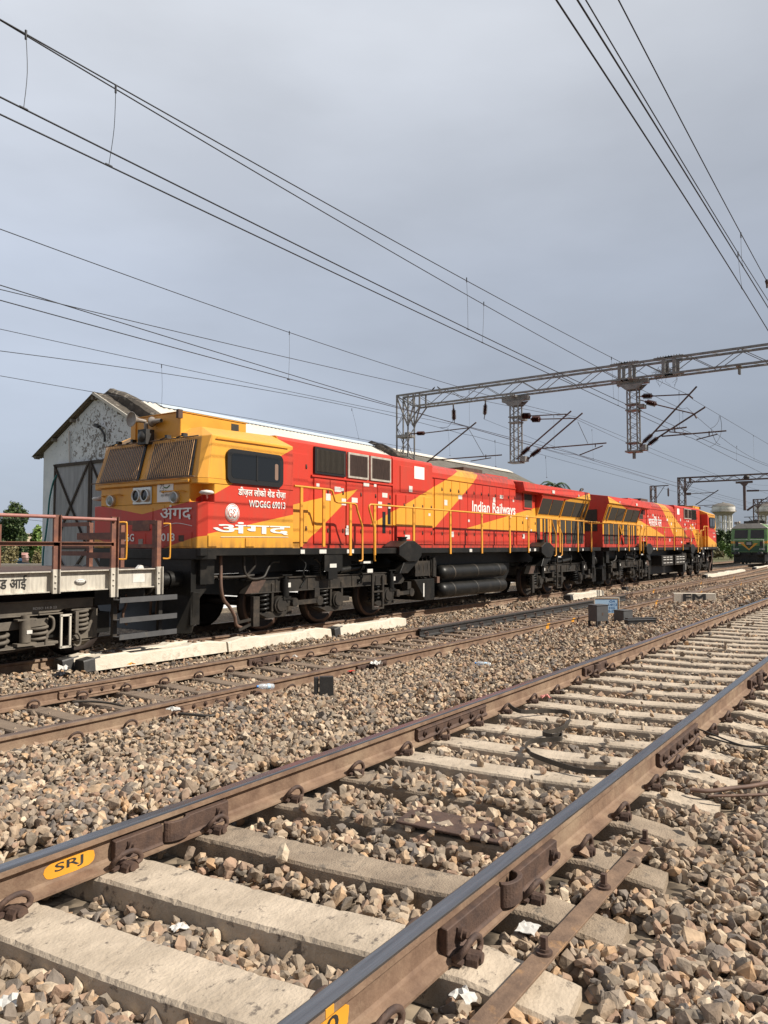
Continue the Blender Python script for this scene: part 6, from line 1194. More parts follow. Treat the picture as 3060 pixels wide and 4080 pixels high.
# arms over the middle track
for a, b, dx in (((562, 608), (655, 606), -.2), ((592, 655), (690, 680), .2), ((572, 1012), (652, 940), -.2), ((618, 1030), (702, 968), .2)): insul(q(C7(*a), dx), q(C7(*b), dx), 0.12, G)
for a, b, dx, r in (((655, 607), (970, 592), -.2, .024), ((690, 682), (1018, 762), .2, .024), ((648, 942), (1040, 523), -.2, .034), ((698, 970), (1112, 703), .2, .034), ((545, 1045), (575, 1010), -.2, .03), ((570, 1070), (620, 1028), .2, .03), ((680, 913), (952, 878), -.2, .028), ((735, 957), (1297, 909), .2, .028), ((515, 615), (565, 608), -.2, .02), ((545, 640), (595, 655), .2, .02)): rod(q(C7(*a), dx), q(C7(*b), dx), r, G)
for a, b, dx in (((800, 918), (1000, 936), -.2), ((1220, 938), (1038, 985), .2), ((1147, 912), (1147, 950), .2), ((848, 880), (848, 922), -.2)): rod(q(C7(*a), dx), q(C7(*b), dx), 0.022, G, 'steady_arm')
rod(q(C7(970, 600), -.2), q(C7(1005, 628), -.2), 0.03, G, 'clamp'); rod(q(C7(1018, 765), .2), q(C7(1038, 800), .2), 0.03, G, 'clamp')
# two insulators hanging from the beam
for a, b, c, d in (((562, 562), (566, 605), (570, 690), (573, 712)), ((800, 528), (800, 570), (795, 652), (790, 682))):
    rod(q(C6(*a)), q(C6(*b)), 0.035, G, 'hanger', 'galv'); insul(q(C6(*b)), q(C6(*c)), 0.115, G, 8); rod(q(C6(*c)), q(C6(*d)), 0.02, G, 'hanger', 'galv')
MB().box(X - .1, X + .1, 5.05, 5.12, 7.72, 8.0).build('bracket', 'galv', G); MB().box(X - .2, X + .2, 5.0, 5.17, 7.98, 8.02).build('bracket', 'galv', G)
# nest and pigeons
g = MB(); r = random.Random(3); c0 = q(C7(770, 372))
for i in range(150):
    a = Vector((c0[0] + r.gauss(0, .16), c0[1] + r.gauss(0, .22), zB + 0.12 + r.uniform(-.08, .16))); d = Vector((r.uniform(-1, 1), r.uniform(-1, 1), r.uniform(-.4, .4))) * 0.22; g.cyl(a, a + d, 0.006, 3, cap=False)
for i in range(7):
    a = Vector((c0[0] + r.uniform(-.2, .2), c0[1] + r.uniform(-.5, .3), zB)); g.tube([a, a + Vector((0, r.uniform(-.1, .1), -0.2)), a + Vector((0, r.uniform(-.15, .15), -r.uniform(.3, .6)))], 0.005, 3)
tag(g.build('bird_nest', 'twig'), 'untidy twig nest lodged in the beam of the nearest gantry', 'nest')
for k, (u, v, s) in enumerate(((1727, 1553, -1), (1748, 1555, 1))):
    p = onX(u, v, X - 0.28); p = (p[0], p[1], zT + 0.055); rt_ = empty('pigeon', p, 'grey pigeon perched on the nearest gantry, %s of the two' % ('left' if k == 0 else 'right'), 'bird'); g = MB()
    g.lathe((0, 0, 0), [(0.001, -0.22), (0.02, -0.20), (0.028, -0.10), (0.06, -0.04), (0.068, 0.03), (0.05, 0.08), (0.026, 0.11), (0.001, 0.12)], 10, 'y'); g.v = [(a, b * (1 if s > 0 else -1), c + (b + 0.02) * 0.55) for a, b, c in g.v]
    g.lathe((0, s * 0.11, 0.11), [(0.001, -0.035), (0.028, -0.02), (0.032, 0.01), (0.015, 0.03), (0.001, 0.05)], 10, 'z'); g.cyl((0, s * 0.13, 0.115), (0, s * 0.165, 0.105), 0.008, 5, 0.002); g.cyl((0.015, 0, -0.05), (0.015, 0, -0.095), 0.004, 4); g.cyl((-0.015, 0, -0.05), (-0.015, 0, -0.095), 0.004, 4); g.build('body', 'pigeon', rt_); rt_.scale = (.6, .6, .6)
# the next gantries down the line
def far_gantry(X, Yl, zt, zb, label, arm, y_end=-6):
    root = empty('overhead_gantry', (X, 0, -0.6), label, 'gantry', 'lattice gantries over the tracks'); o = Vector((-X, 0, 0.6)); S = lambda g, n, m_='galv_far': (setattr(g, 'v', [(a - X, b, c + 0.6) for a, b, c in g.v]), g.build(n, m_, root))[1]
    g = MB()
    for dx in (-0.28, 0.28):
        g.box(X + dx - .06, X + dx + .06, y_end, Yl, zt - .10, zt); g.box(X + dx - .06, X + dx + .06, y_end, Yl - 0.95, zb - .05, zb + .05)
        n = int((Yl - y_end) / 0.7)
        for i in range(n):
            ya, yb = Yl - 1 - 0.7 * i, Yl - 1 - 0.7 * (i + 1); a, b = ((X + dx, ya, zb), (X + dx, yb, zt - .08)) if i % 2 else ((X + dx, ya, zt - .08), (X + dx, yb, zb)); g.bar(a, b, .045, .045)
        g.bar((X + dx, Yl, zt - .1), (X + dx, Yl - .95, zb), .07, .05); g.bar((X + dx, Yl - .95, zb), (X + dx, Yl - .6, zt - 1.6), .07, .07); g.bar((X + dx, Yl, zt - .1), (X + dx, Yl - .6, zt - 1.5), .07, .07); g.bar((X + dx, Yl - 1.35, zb), (X + dx, Yl - .6, zt - 1.5), .06, .06); g.box(X + dx - .05, X + dx + .05, Yl - 1.2, Yl - 1.1, zb, zt)
    S(g, 'beam'); g = MB(); lattice(g, (X, Yl - 0.33, -0.6), (X, Yl - 0.33, zt), 0.64, 0.56, 13, 0.09, 0.045); g.box(X - .35, X + .35, Yl - .7, Yl + .05, 5.5, 5.6); S(g, 'mast')
    for (ya) in arm:
        g = MB(); g.box(X - .1, X + .1, ya - .75, ya + .75, zb - .35, zb - .15); g.prism([(ya - .35, zb - .35), (ya + .35, zb - .35), (ya + .15, zb - .6), (ya - .15, zb - .6)], 'x', X - .15, X + .15); g.box(X - .13, X + .13, ya - .11, ya + .11, zb - 3.0, zb - .5); S(g, 'hanging_arm', 'galv_far' )
        g = MB(); g.cyl((X, ya - .2, zb - 1.1), (X, ya - 1.3, zb - 1.12), .09, 8); g.cyl((X, ya - .2, zb - 3.0), (X, ya - .9, zb - 2.5), .10, 8); S(g, 'insulator', 'insul')
        g = MB(); g.cyl((X, ya - 1.0, zb - 1.12), (X, ya - 2.9, zb - 1.2), .03, 6); g.cyl((X, ya - .8, zb - 2.6), (X, ya - 3.2, zb - 1.0), .04, 6); g.cyl((X, ya - 1.0, zb - 2.45), (X, ya - 4.0, zb - 2.3), .035, 6); S(g, 'cantilever_tube', 'tube')
    return root, S
r2, S2 = far_gantry(80, 19.5, 8.42, 7.9, 'second lattice gantry beyond the second locomotive', (13.35,))
CX = lambda x, y: (2700 + x / 4.608, 1850 + y / 4.608); q2 = lambda x, y: onX(*CX(x, y), 80)
g = MB(); g.cyl(q2(165, 543), q2(245, 541), .13, 10); S2(g, 'insulator', 'insul')
g = MB(); g.cyl(q2(245, 541), q2(660, 515), .035, 6); g.cyl(q2(330, 745), q2(748, 472), .05, 6); g.cyl(q2(370, 760), q2(668, 746), .035, 6); g.cyl(q2(490, 770), q2(640, 795), .03, 6); S2(g, 'cantilever_tube', 'tube')
g = MB(); p = q2(1262, 240); g.lathe(p, [(0.001, -.28), (.2, -.22), (.3, 0), (.2, .22), (.001, .28)], 12, 'z'); S2(g, 'round_cap', 'blackp')
Y3 = onX(3001, 1989, 130)[1]; z3 = onX(3001, 1989, 130)[2]; far_gantry(130, Y3, z3, z3 - 0.55, 'third lattice gantry, small in the distance above the green locomotive', ())
a = onX(2602, 1937, 84); root = empty('overhead_mast', (84, a[1], -0.6), 'separate short lattice mast with one bracket arm behind the second locomotive', 'mast'); g = MB(); lattice(g, (0, 0, 0), (0, 0, a[2] + .6), .5, .5, 11, .09, .05); g.build('mast_column', 'galv_far', root)
b = onX(2664, 1937, 84); g = MB(); g.box(-.06, .06, b[1] - a[1], .3, a[2] + .55, a[2] + .65); g.bar((0, -.3, a[2] - .8), (0, -1.2, a[2] + .55), .05); g.build('bracket_arm', 'galv_far', root); insul((0, b[1] - a[1] + .05, a[2] + .35), (0, b[1] - a[1] + .05, a[2] - .6), .13, root)

# ---------------------------------------------------------------- overhead wires
DD = lambda x, y: (x * 1.8445, y * 1.8445)
def fair(P):
    # a hanging wire is smooth: fit height and offset along the line with low-order curves through the measured points
    x = np.array([p[0] for p in P]); o_ = np.argsort(x); x = x[o_]; y = np.array([p[1] for p in P])[o_]; z = np.array([p[2] for p in P])[o_]
    sup = 30.0; xs = np.linspace(x[0], x[-1], 60); zz_ = np.empty(60)
    for side in (0, 1):
        m_ = (x <= sup + .5) if side == 0 else (x >= sup - .5); k = (xs <= sup) if side == 0 else (xs > sup)
        if m_.sum() < 2: m_ = np.ones(len(x), bool)
        dg_ = min(2, int(m_.sum()) - 1); zz_[k] = np.polyval(np.polyfit(x[m_], z[m_], dg_), xs[k])
    yy = np.interp(xs, x, y)
    return [Vector((a, b, c)) for a, b, c in zip(xs, yy, zz_)]
def wire(pts, Y, r, label, cat='overhead wire', group=None, extL=12.0, extR=60.0, mast=None):
    P = [onY(u, v, Y if not isinstance(Y, (list, tuple)) else Y[i]) for i, (u, v) in enumerate(pts)]
    P = [Vector(p) for p in P]
    P = fair(P); d = (P[0] - P[2]).normalized(); P = [P[0] + d * extL] + P
    d = (P[-1] - P[-3]).normalized(); d.z *= 0.25; P = P + [P[-1] + d * extR]
    o = MB().tube(P, r, 6).build('overhead_wire', 'wire'); return tag(o, label, 'wire')
W = []
# over the middle track
wm = [
    wire([DD(0, 38), DD(56, 72), DD(250, 188), DD(600, 384), DD(1008, 603), (2435, 1426), (2744, 1573), (2868, 1655), (3060, 1769)], 6.75, .0075, 'upper carrying wire over the middle track, highest of those from the upper left corner'),
    wire([DD(0, 39.5), DD(125, 112), DD(252, 196), DD(600, 410), DD(1045, 655), (2300, 1417), (2534, 1543), (2765, 1650), (2831, 1708), (3060, 1850)], 7.0, .0075, 'second carrying wire over the middle track, just below the highest one'),
    wire([DD(0, 210), DD(50, 234), DD(600, 508), DD(1012, 712), (2300, 1519), (2447, 1588), (2685, 1696), (2758, 1728), (3060, 1858)], 6.6, .0085, 'upper of the two contact wires over the middle track'),
    wire([DD(0, 250), DD(235, 357), DD(642, 550), DD(1042, 740), (2300, 1543), (2463, 1616), (2666, 1708), (2774, 1754), (3030, 1882)], 6.85, .0085, 'lower of the two contact wires over the middle track')]
# over the locomotive track
wire([DD(0, 503), DD(300, 595), DD(625, 718), (1500, 1438), (1836, 1550), (2257, 1653), (2500, 1737), (2790, 1870), (3060, 1967)], 11.6, .0075, 'carrying wire over the locomotives, upper one')
wire([DD(0, 627), DD(330, 700), DD(625, 776), (1500, 1505), (1717, 1552), (2043, 1620), (2292, 1668), (2560, 1790), (3060, 1935)], 11.4, .007, 'carrying wire over the locomotives, lower one')
wire([DD(0, 655), DD(300, 722), DD(623, 820), (1500, 1597), (1646, 1647), (1990, 1733), (2309, 1813), (2700, 1925), (3060, 2020)], 11.3, .0085, 'contact wire over the locomotives, lower one')
wire([DD(0, 617), DD(130, 656), DD(424, 746), DD(820, 866), (1700, 1658), (1990, 1737), (2380, 1840), (2700, 1940), (3060, 2040)], 11.9, .0085, 'contact wire over the locomotives, crossing the other wires near the left edge')
# over the track behind
wire([DD(0, 706), DD(349, 790), DD(623, 855), (1500, 1663 - 52), (1869, 1707), (2200, 1795), (2600, 1912), (3000, 2010)], 16.3, .0075, 'carrying wire over the track behind the locomotives')
wire([DD(0, 759), DD(300, 798), DD(700, 862), (1500, 1652), (1782, 1710), (2000, 1768), (2400, 1878), (2800, 1990)], 16.4, .0085, 'contact wire over the track behind the locomotives')
wire([DD(0, 813), (200, 1527), (372, 1565), (640, 1608), (1000, 1668)], 17.0, .007, 'thin wire passing in front of the shed gable', extR=10)
wire([DD(0, 1120), (100, 2070), (180, 2078)], 40, .012, 'faint wire far off above the tree at the left', extR=40)
# over the nearest track
E5 = lambda x, y: (2200 + x / 1.58, y / 1.58)
wa = wire([E5(25, 0), E5(620, 905), E5(1195, 1815), E5(1359, 2080)], 2.2, .0085, 'leftmost contact wire of the group at the upper right', extL=4)
wb = wire([E5(160, 0), E5(700, 870), E5(1197, 1670), E5(1359, 1937)], 2.05, .0085, 'thicker inner wire of the group at the upper right', extL=4)
wc = wire([E5(210, 0), E5(700, 815), E5(1170, 1595), E5(1359, 1890)], 2.45, .0075, 'thinner inner wire of the group at the upper right', extL=4)
wd = wire([E5(418, 0), E5(760, 660), E5(1188, 1470), E5(1350, 1768)], 2.25, .0075, 'rightmost wire of the group at the upper right', extL=4)
p = onY(*E5(1352, 1775), 2.25); g = MB(); g.cyl((p[0] - .06, p[1], p[2]), (p[0] + .10, p[1], p[2] - .04), .03, 8); g.cyl((p[0], p[1], p[2] - .12), (p[0], p[1], p[2] + .05), .02, 6); tag(g.build('wire_clamp', 'iron'), 'dark clamp on the rightmost wire at the right edge', 'clamp')
# droppers between carrying and contact wires
def dropper(a, b, Ya, Yb, label, r=.0035):
    A, B_ = Vector(onY(*a, Ya)), Vector(onY(*b, Yb)); g = MB(); m_ = (A + B_) / 2 + Vector((0.03, 0.01, 0)); g.tube(smooth([A, m_, B_], 4), r, 5); g.cyl(A + Vector((0, 0, .03)), A - Vector((0, 0, .06)), r * 3.2, 6); g.cyl(B_ + Vector((-.04, 0, 0)), B_ + Vector((.04, 0, 0)), r * 3.2, 6)
    tag(g.build('wire_dropper', 'wire'), label, 'dropper')
for a, b, Ya, Yb, t in ((DD(56, 72), DD(51, 234), 6.75, 6.6, 'leftmost wire dropper at the upper left edge'), (DD(250, 189), DD(235, 357), 6.75, 6.85, 'second long wire dropper from the left edge'), (DD(1008, 603), DD(1011, 711), 6.75, 6.6, 'left one of the two wire droppers above the gantry'), (DD(1045, 655), DD(1042, 740), 7.0, 6.85, 'right one of the two wire droppers above the gantry'),
    (C7(297, 275), C7(318, 628), 6.75, 6.6, 'wire dropper crossing the gantry beam at its second hanging arm'), (C7(358, 520), C7(356, 688), 7.0, 6.85, 'short wire dropper left of the second hanging arm'), (C7(885, 575), C7(890, 880), 6.75, 6.85, 'wire dropper between the cantilevers of the second hanging arm'), (C7(918, 745), C7(922, 915), 7.0, 6.85, 'short wire dropper right behind the cantilevers'),
    (C7(1532, 952), C7(1538, 1155), 6.75, 6.6, 'wire dropper at the right edge above the far gantry'), (C7(1387, 1045), C7(1385, 1160), 7.0, 6.85, 'small wire dropper right of the looped jumper wire'),
    (DD(625, 718), DD(623, 820), 11.6, 11.3, 'wire dropper in front of the sky left of the gantry'), (C6(680, 480), C6(682, 745), 11.6, 11.3, 'wire dropper rising beside the left column of the gantry'), (C6(1302, 660), C6(1306, 902), 11.6, 11.3, 'wire dropper between the cantilevers above the locomotives'), (C6(1582, 760), C6(1592, 972), 11.6, 11.3, 'wire dropper right of the cantilevers above the locomotives'), (C6(870, 842), C6(876, 1030), 11.4, 11.3, 'wire dropper above the roof of the first locomotive'), (C6(1242, 960), C6(1250, 1110), 11.4, 11.3, 'wire dropper right of the first hanging arm'),
    (DD(349, 790), DD(349, 878), 16.3, 16.4, 'thin wire dropper above the shed roof'), (DD(760, 884), DD(775, 948), 16.3, 16.4, 'slanting thin wire before the shed roof'), (C6(525, 752), C6(540, 950), 16.3, 16.4, 'wire dropper right of the left gantry column'),
    (E5(1170, 1595), E5(1195, 1815), 2.45, 2.2, 'nearer wire dropper at the right edge'), (E5(1188, 1475), E5(1197, 1670), 2.25, 2.05, 'farther wire dropper at the right edge')): dropper(a, b, Ya, Yb, t)
for P, t in ((((1160, 890), (1200, 865), (1230, 820), (1235, 778)), 'short looped jumper wire right of the cantilevers'), (((1243, 780), (1255, 860), (1250, 930), (1225, 990), (1190, 1030), (1158, 1045)), 'long looped jumper wire right of the cantilevers'), (((1165, 900), (1185, 960), (1210, 1010), (1243, 1030)), 'third looped jumper wire between the contact wires')):
    tag(MB().tube(smooth([onY(*C7(*p), 6.8) for p in P]), .009, 6).build('jumper_wire', 'wire'), t, 'wire')
tag(MB().tube(smooth([onX(*C6(*p), 29.8) for p in ((553, 668), (560, 690), (545, 715), (520, 740), (465, 745))]), .010, 6).build('jumper_wire', 'wire'), 'looped jumper wire below the left hanging insulator', 'wire')
tag(MB().tube([onX(*C6(*p), 29.8) for p in ((790, 682), (990, 762), (1240, 860), (1600, 985))], .006, 5).build('anchor_wire', 'wire'), 'thin wire running down right from the second hanging insulator', 'wire')

# ---------------------------------------------------------------- far things
def at(u, Z, z=-0.6):
    lat = (u - 1530) / 3000 * Z; return (Z * math.cos(_th) + lat * math.sin(_th), Z * math.sin(_th) - lat * math.cos(_th), z)
def hv(v, Z): return 1.38 + (2178 - v) * Z / 3000
def water_tower(u, Z, label, k=1.0):
    p = at(u, Z); root = empty('water_tower', p, label, 'water tower', 'white water towers on the horizon'); h = lambda v: hv(v, Z) + 0.6; R_ = 43 * Z / 3000 * k
    g = MB(); g.lathe((0, 0, 0), [(R_ * .97, h(2040)), (R_, h(2038)), (R_, h(2018))], 36); t_ = g.build('tank', 'towerw', root)
    g = MB(); g.lathe((0, 0, 0), [(R_ * 1.03, h(2018)), (R_ * .85, h(2011)), (R_ * .5, h(2005.5)), (R_ * .12, h(2003.5)), (R_ * .10, h(2001)), (.001, h(2001))], 36); g.build('dome', 'towerd', root)
    g = MB(); g.lathe((0, 0, 0), [(R_ * 1.09, h(2040)), (R_ * 1.10, h(2039)), (R_ * .95, h(2042)), (R_ * .72, h(2052)), (R_ * .72, h(2054)), (.001, h(2054))], 36); g.build('belly', 'towerb', root)
    g = MB()
    for i in range(40):
        a = 2 * math.pi * i / 40; g.bar((R_ * 1.09 * math.cos(a), R_ * 1.09 * math.sin(a), h(2040)), (R_ * 1.09 * math.cos(a), R_ * 1.09 * math.sin(a), h(2033)), .06)
    g.lathe((0, 0, 0), [(R_ * 1.09, h(2033)), (R_ * 1.10, h(2032.5))], 36); g.build('gallery_railing', 'towerb', root)
    for i in range(10):
        a = 2 * math.pi * (i + .5) / 10; g = MB(); c, s = math.cos(a), math.sin(a); g.bar((R_ * .68 * c, R_ * .68 * s, 0), (R_ * .68 * c, R_ * .68 * s, h(2054)), 4.5 * Z / 3000 + .2); g.build('leg', 'towerw', root)
    for v in (2082, 2108, 2135): g = MB(); g.lathe((0, 0, 0), [(R_ * .60, h(v)), (R_ * .74, h(v)), (R_ * .74, h(v - 3)), (R_ * .60, h(v - 3)), (R_ * .60, h(v))], 10, smooth=False); g.build('ring_beam', 'towerw', root)
water_tower(2884, 350, 'white round water tower on columns with grey dome, left of the green locomotive')
water_tower(3058, 360, 'white round water tower partly hidden behind the green locomotive, at the right edge', 1.0)

def leaf_mass(name, par, blobs, n, size, m_, seed, jitter=0.25, loc=None):
    rg = np.random.default_rng(seed); V = []; vol = np.array([b[3] * b[4] * b[5] for b in blobs]) ** (2 / 3); cnt = (n * vol / vol.sum()).astype(int)
    for (cx, cy, cz, rx, ry, rz_), k in zip(blobs, cnt):
        d = rg.normal(size=(k, 3)); d /= np.linalg.norm(d, axis=1)[:, None]; rad = rg.uniform(0.55, 1.0, (k, 1)) ** 0.5 * (1 + rg.normal(0, jitter * .35, (k, 1)))
        lump = 1 + 0.22 * np.sin(d[:, :1] * 5 + cx) * np.cos(d[:, 1:2] * 6 + cz) + 0.15 * np.sin(d[:, 2:3] * 9 + cy)
        c = np.array([cx, cy, cz]) + d * rad * lump * np.array([rx, ry, rz_])
        a = rg.normal(size=(k, 3)); a /= np.linalg.norm(a, axis=1)[:, None]; b = rg.normal(size=(k, 3)); b -= a * (a * b).sum(1)[:, None]; b /= np.linalg.norm(b, axis=1)[:, None]
        s = size * rg.uniform(.6, 1.3, (k, 1)); V.append(np.stack([c - a * s, c - b * s * .5, c + a * s, c + b * s * .5], 1))
    V = np.concatenate(V).reshape(-1, 3); nf = len(V) // 4; me = bpy.data.meshes.new(name); me.vertices.add(len(V)); me.vertices.foreach_set('co', V.astype(np.float32).ravel())
    me.loops.add(nf * 4); me.loops.foreach_set('vertex_index', np.arange(nf * 4, dtype=np.int32)); me.polygons.add(nf); me.polygons.foreach_set('loop_start', np.arange(nf, dtype=np.int32) * 4); me.update(calc_edges=True); me.shade_flat()
    me.materials.append(M[m_]); o = bpy.data.objects.new(name, me); col.objects.link(o)
    if par is not None: o.parent = par
    return o
def tree(u, Z, vtop, wpx, label, seed, m_='leafd', n=7000, kind='tree', trunk=True, size=None, vbot=None, group=None):
    r = random.Random(seed); p = at(u, Z); root = empty({'tree': 'tree', 'bush': 'bush'}[kind], p, label, kind, group); H = hv(vtop, Z) + .6; W_ = wpx * Z / 3000 / 2; zb = 0.25 * H if kind == 'tree' else 0.05 * H
    bl = []
    for i in range(11 if kind == 'tree' else 6):
        a = r.uniform(0, 6.28); q_ = r.uniform(0, .72); t = r.uniform(0, 1); s = r.uniform(.26, .44); bl.append((W_ * q_ * math.cos(a) * (1 - .45 * t), W_ * q_ * math.sin(a) * (1 - .45 * t), zb + (H - zb) * (.22 + .62 * t), W_ * s, W_ * s, (H - zb) * s * .5))
    leaf_mass('crown', root, bl, n, size or .012 * Z / 3 * .9, m_, seed)
    g = MB(); g.tube(smooth([(0, 0, -.2), (.1, 0, H * .25), (0, .1, H * .5), (.05, 0, H * .72)]), [.05 * H * (1 - .035 * i) * .5 for i in range(19)], 8)
    for b in bl: g.tube([(0, 0, H * .3), (b[0] * .5, b[1] * .5, (H * .3 + b[2]) * .5), (b[0], b[1], b[2])], [.018 * H, .012 * H, .005 * H], 5)
    g.build('trunk', 'bark', root); return root
tree(60, 48, 2016, 165, 'dark green leafy tree at the left edge beside the shed', 5, n=9000, size=.11)
tree(-30, 55, 2060, 130, 'lower dark tree cut by the left edge', 6, n=4000, size=.13)
tree(150, 40, 2095, 90, 'brighter green shrub tree close to the shed wall', 8, 'leafl', n=4500, size=.09)
tree(40, 36, 2150, 150, 'dry brown-green bush behind the wagon railing', 9, 'leafy', n=3500, kind='bush', size=.055)
tree(150, 34, 2185, 80, 'dry brown-green bush by the shed corner', 10, 'leafy', n=2500, kind='bush', size=.05)
tree(-60, 30, 2170, 100, 'dry bush at the left edge', 11, 'leafy', n=2500, kind='bush', size=.05)
for i, (u, Z, vt, wp, m_) in enumerate(((2868, 150, 2112, 90, 'leafd'), (2900, 165, 2108, 80, 'leafd'), (2848, 170, 2125, 80, 'leafd'), (2935, 160, 2120, 90, 'leafd'), (2880, 125, 2160, 60, 'leafl'), (2860, 118, 2172, 50, 'leafy'), (2905, 115, 2168, 50, 'leafl'), (2985, 170, 2120, 90, 'leafd'), (3050, 170, 2125, 90, 'leafd'))):
    tree(u, Z, vt, wp, ['dark tree beyond the end of the locomotives', 'dark tree at the foot of the left water tower', 'low dark tree just behind the second locomotive', 'dark tree left of the green locomotive', 'lighter green bush before the far trees', 'dry bush by the end of the second locomotive', 'green bush left of the green locomotive', 'dark tree behind the green locomotive', 'dark tree at the right edge behind the green locomotive'][i], 40 + i, m_, n=2600, kind='tree' if i not in (4, 5, 6) else 'bush', size=.30 if i not in (4, 5, 6) else .16)
# palm fronds showing over the shed roof
p = at(2215, 75); root = empty('palm_tree', p, 'palm tree whose fronds show just above the locomotive roofs', 'tree'); H = hv(1935, 75) + .6
MB().tube([(0, 0, 0), (.2, 0, H * .5), (0, 0, H)], [.22, .17, .13], 8).build('trunk', 'bark', root)
g = MB(); r = random.Random(2)
for i in range(16):
    a = r.uniform(0, 6.28); L_ = r.uniform(1.3, 1.9); up = r.uniform(.1, .8)
    P = [(L_ * t * math.cos(a), L_ * t * math.sin(a), H + up * math.sin(t * 2.6) * .9 - t * t * .8) for t in (0, .2, .4, .6, .8, 1)]; g.tube(P, .02, 3)
    for k in range(22):
        t = .15 + .85 * k / 22; j = min(4, int(t * 5)); f = t * 5 - j; c = [P[j][m] * (1 - f) + P[j + 1][m] * f for m in range(3)]
        for s in (-1, 1): g.add([c, (c[0] + s * -.35 * math.sin(a), c[1] + s * .35 * math.cos(a), c[2] - .18), (c[0] + .09 * math.cos(a), c[1] + .09 * math.sin(a), c[2])], [(0, 1, 2)])
g.build('fronds', 'leafd', root)
# houses and walls at the left
def house(u, Z, w_, d, zt, m_, label, name='house', rot=0.0, roof=None, win=True):
    p = at(u, Z); root = empty(name, p, label, 'building' if name != 'boundary_wall' else 'wall'); root.rotation_euler = (0, 0, R(YAW) + rot); H = hv(zt, Z) + .6
    MB().box(0, d, -w_ / 2, w_ / 2, 0, H).build('walls', m_, root)
    MB().box(-.15, d + .15, -w_ / 2 - .15, w_ / 2 + .15, H, H + .12).build('roof', roof or 'towerb', root)
    if win:
        for i in range(3): MB().box(-.03, 0.02, -w_ * .35 + i * w_ * .3, -w_ * .35 + i * w_ * .3 + .8, H * .45, H * .75).build('window', 'glass', root)
    return root
house(10, 62, 3.2, 5, 2130, 'housey', 'cream house wall glimpsed behind the left tree'); house(90, 56, 9, 5, 2195, 'brick', 'low brown house behind the bushes at the left'); house(120, 46, 4.2, 3, 2235, 'blued', 'low hut with blue sheeting behind the bushes', 'hut', win=False, roof='blued'); house(70, 32, 9, .3, 2258, 'housey', 'weathered low boundary wall behind the wagon', 'boundary_wall', win=False)
o = MB(); vs = []; r = random.Random(4)
for i in range(9):
    for j in range(5): vs.append((0.06 * math.sin(i * 1.3 + j), -1 + 2 * i / 8, -.55 * j / 4 + .04 * math.sin(i)))
o.add(vs, [(i * 5 + j, (i + 1) * 5 + j, (i + 1) * 5 + j + 1, i * 5 + j + 1) for i in range(8) for j in range(4)]); p = at(160, 43, hv(2204, 43)); o = o.build('hanging_cloth', 'cloth', loc=p); o.rotation_euler = (0, 0, R(YAW)); o.modifiers.new('solid', 'SOLIDIFY').thickness = .02; tag(o, 'pink and white cloths hung out beside the shed', 'cloth')
tree(945 * 0 + 470, 40, 2190, 30, 'green plant seen under the wagon end, through its steps', 14, 'leafl', n=600, kind='bush', size=.06)

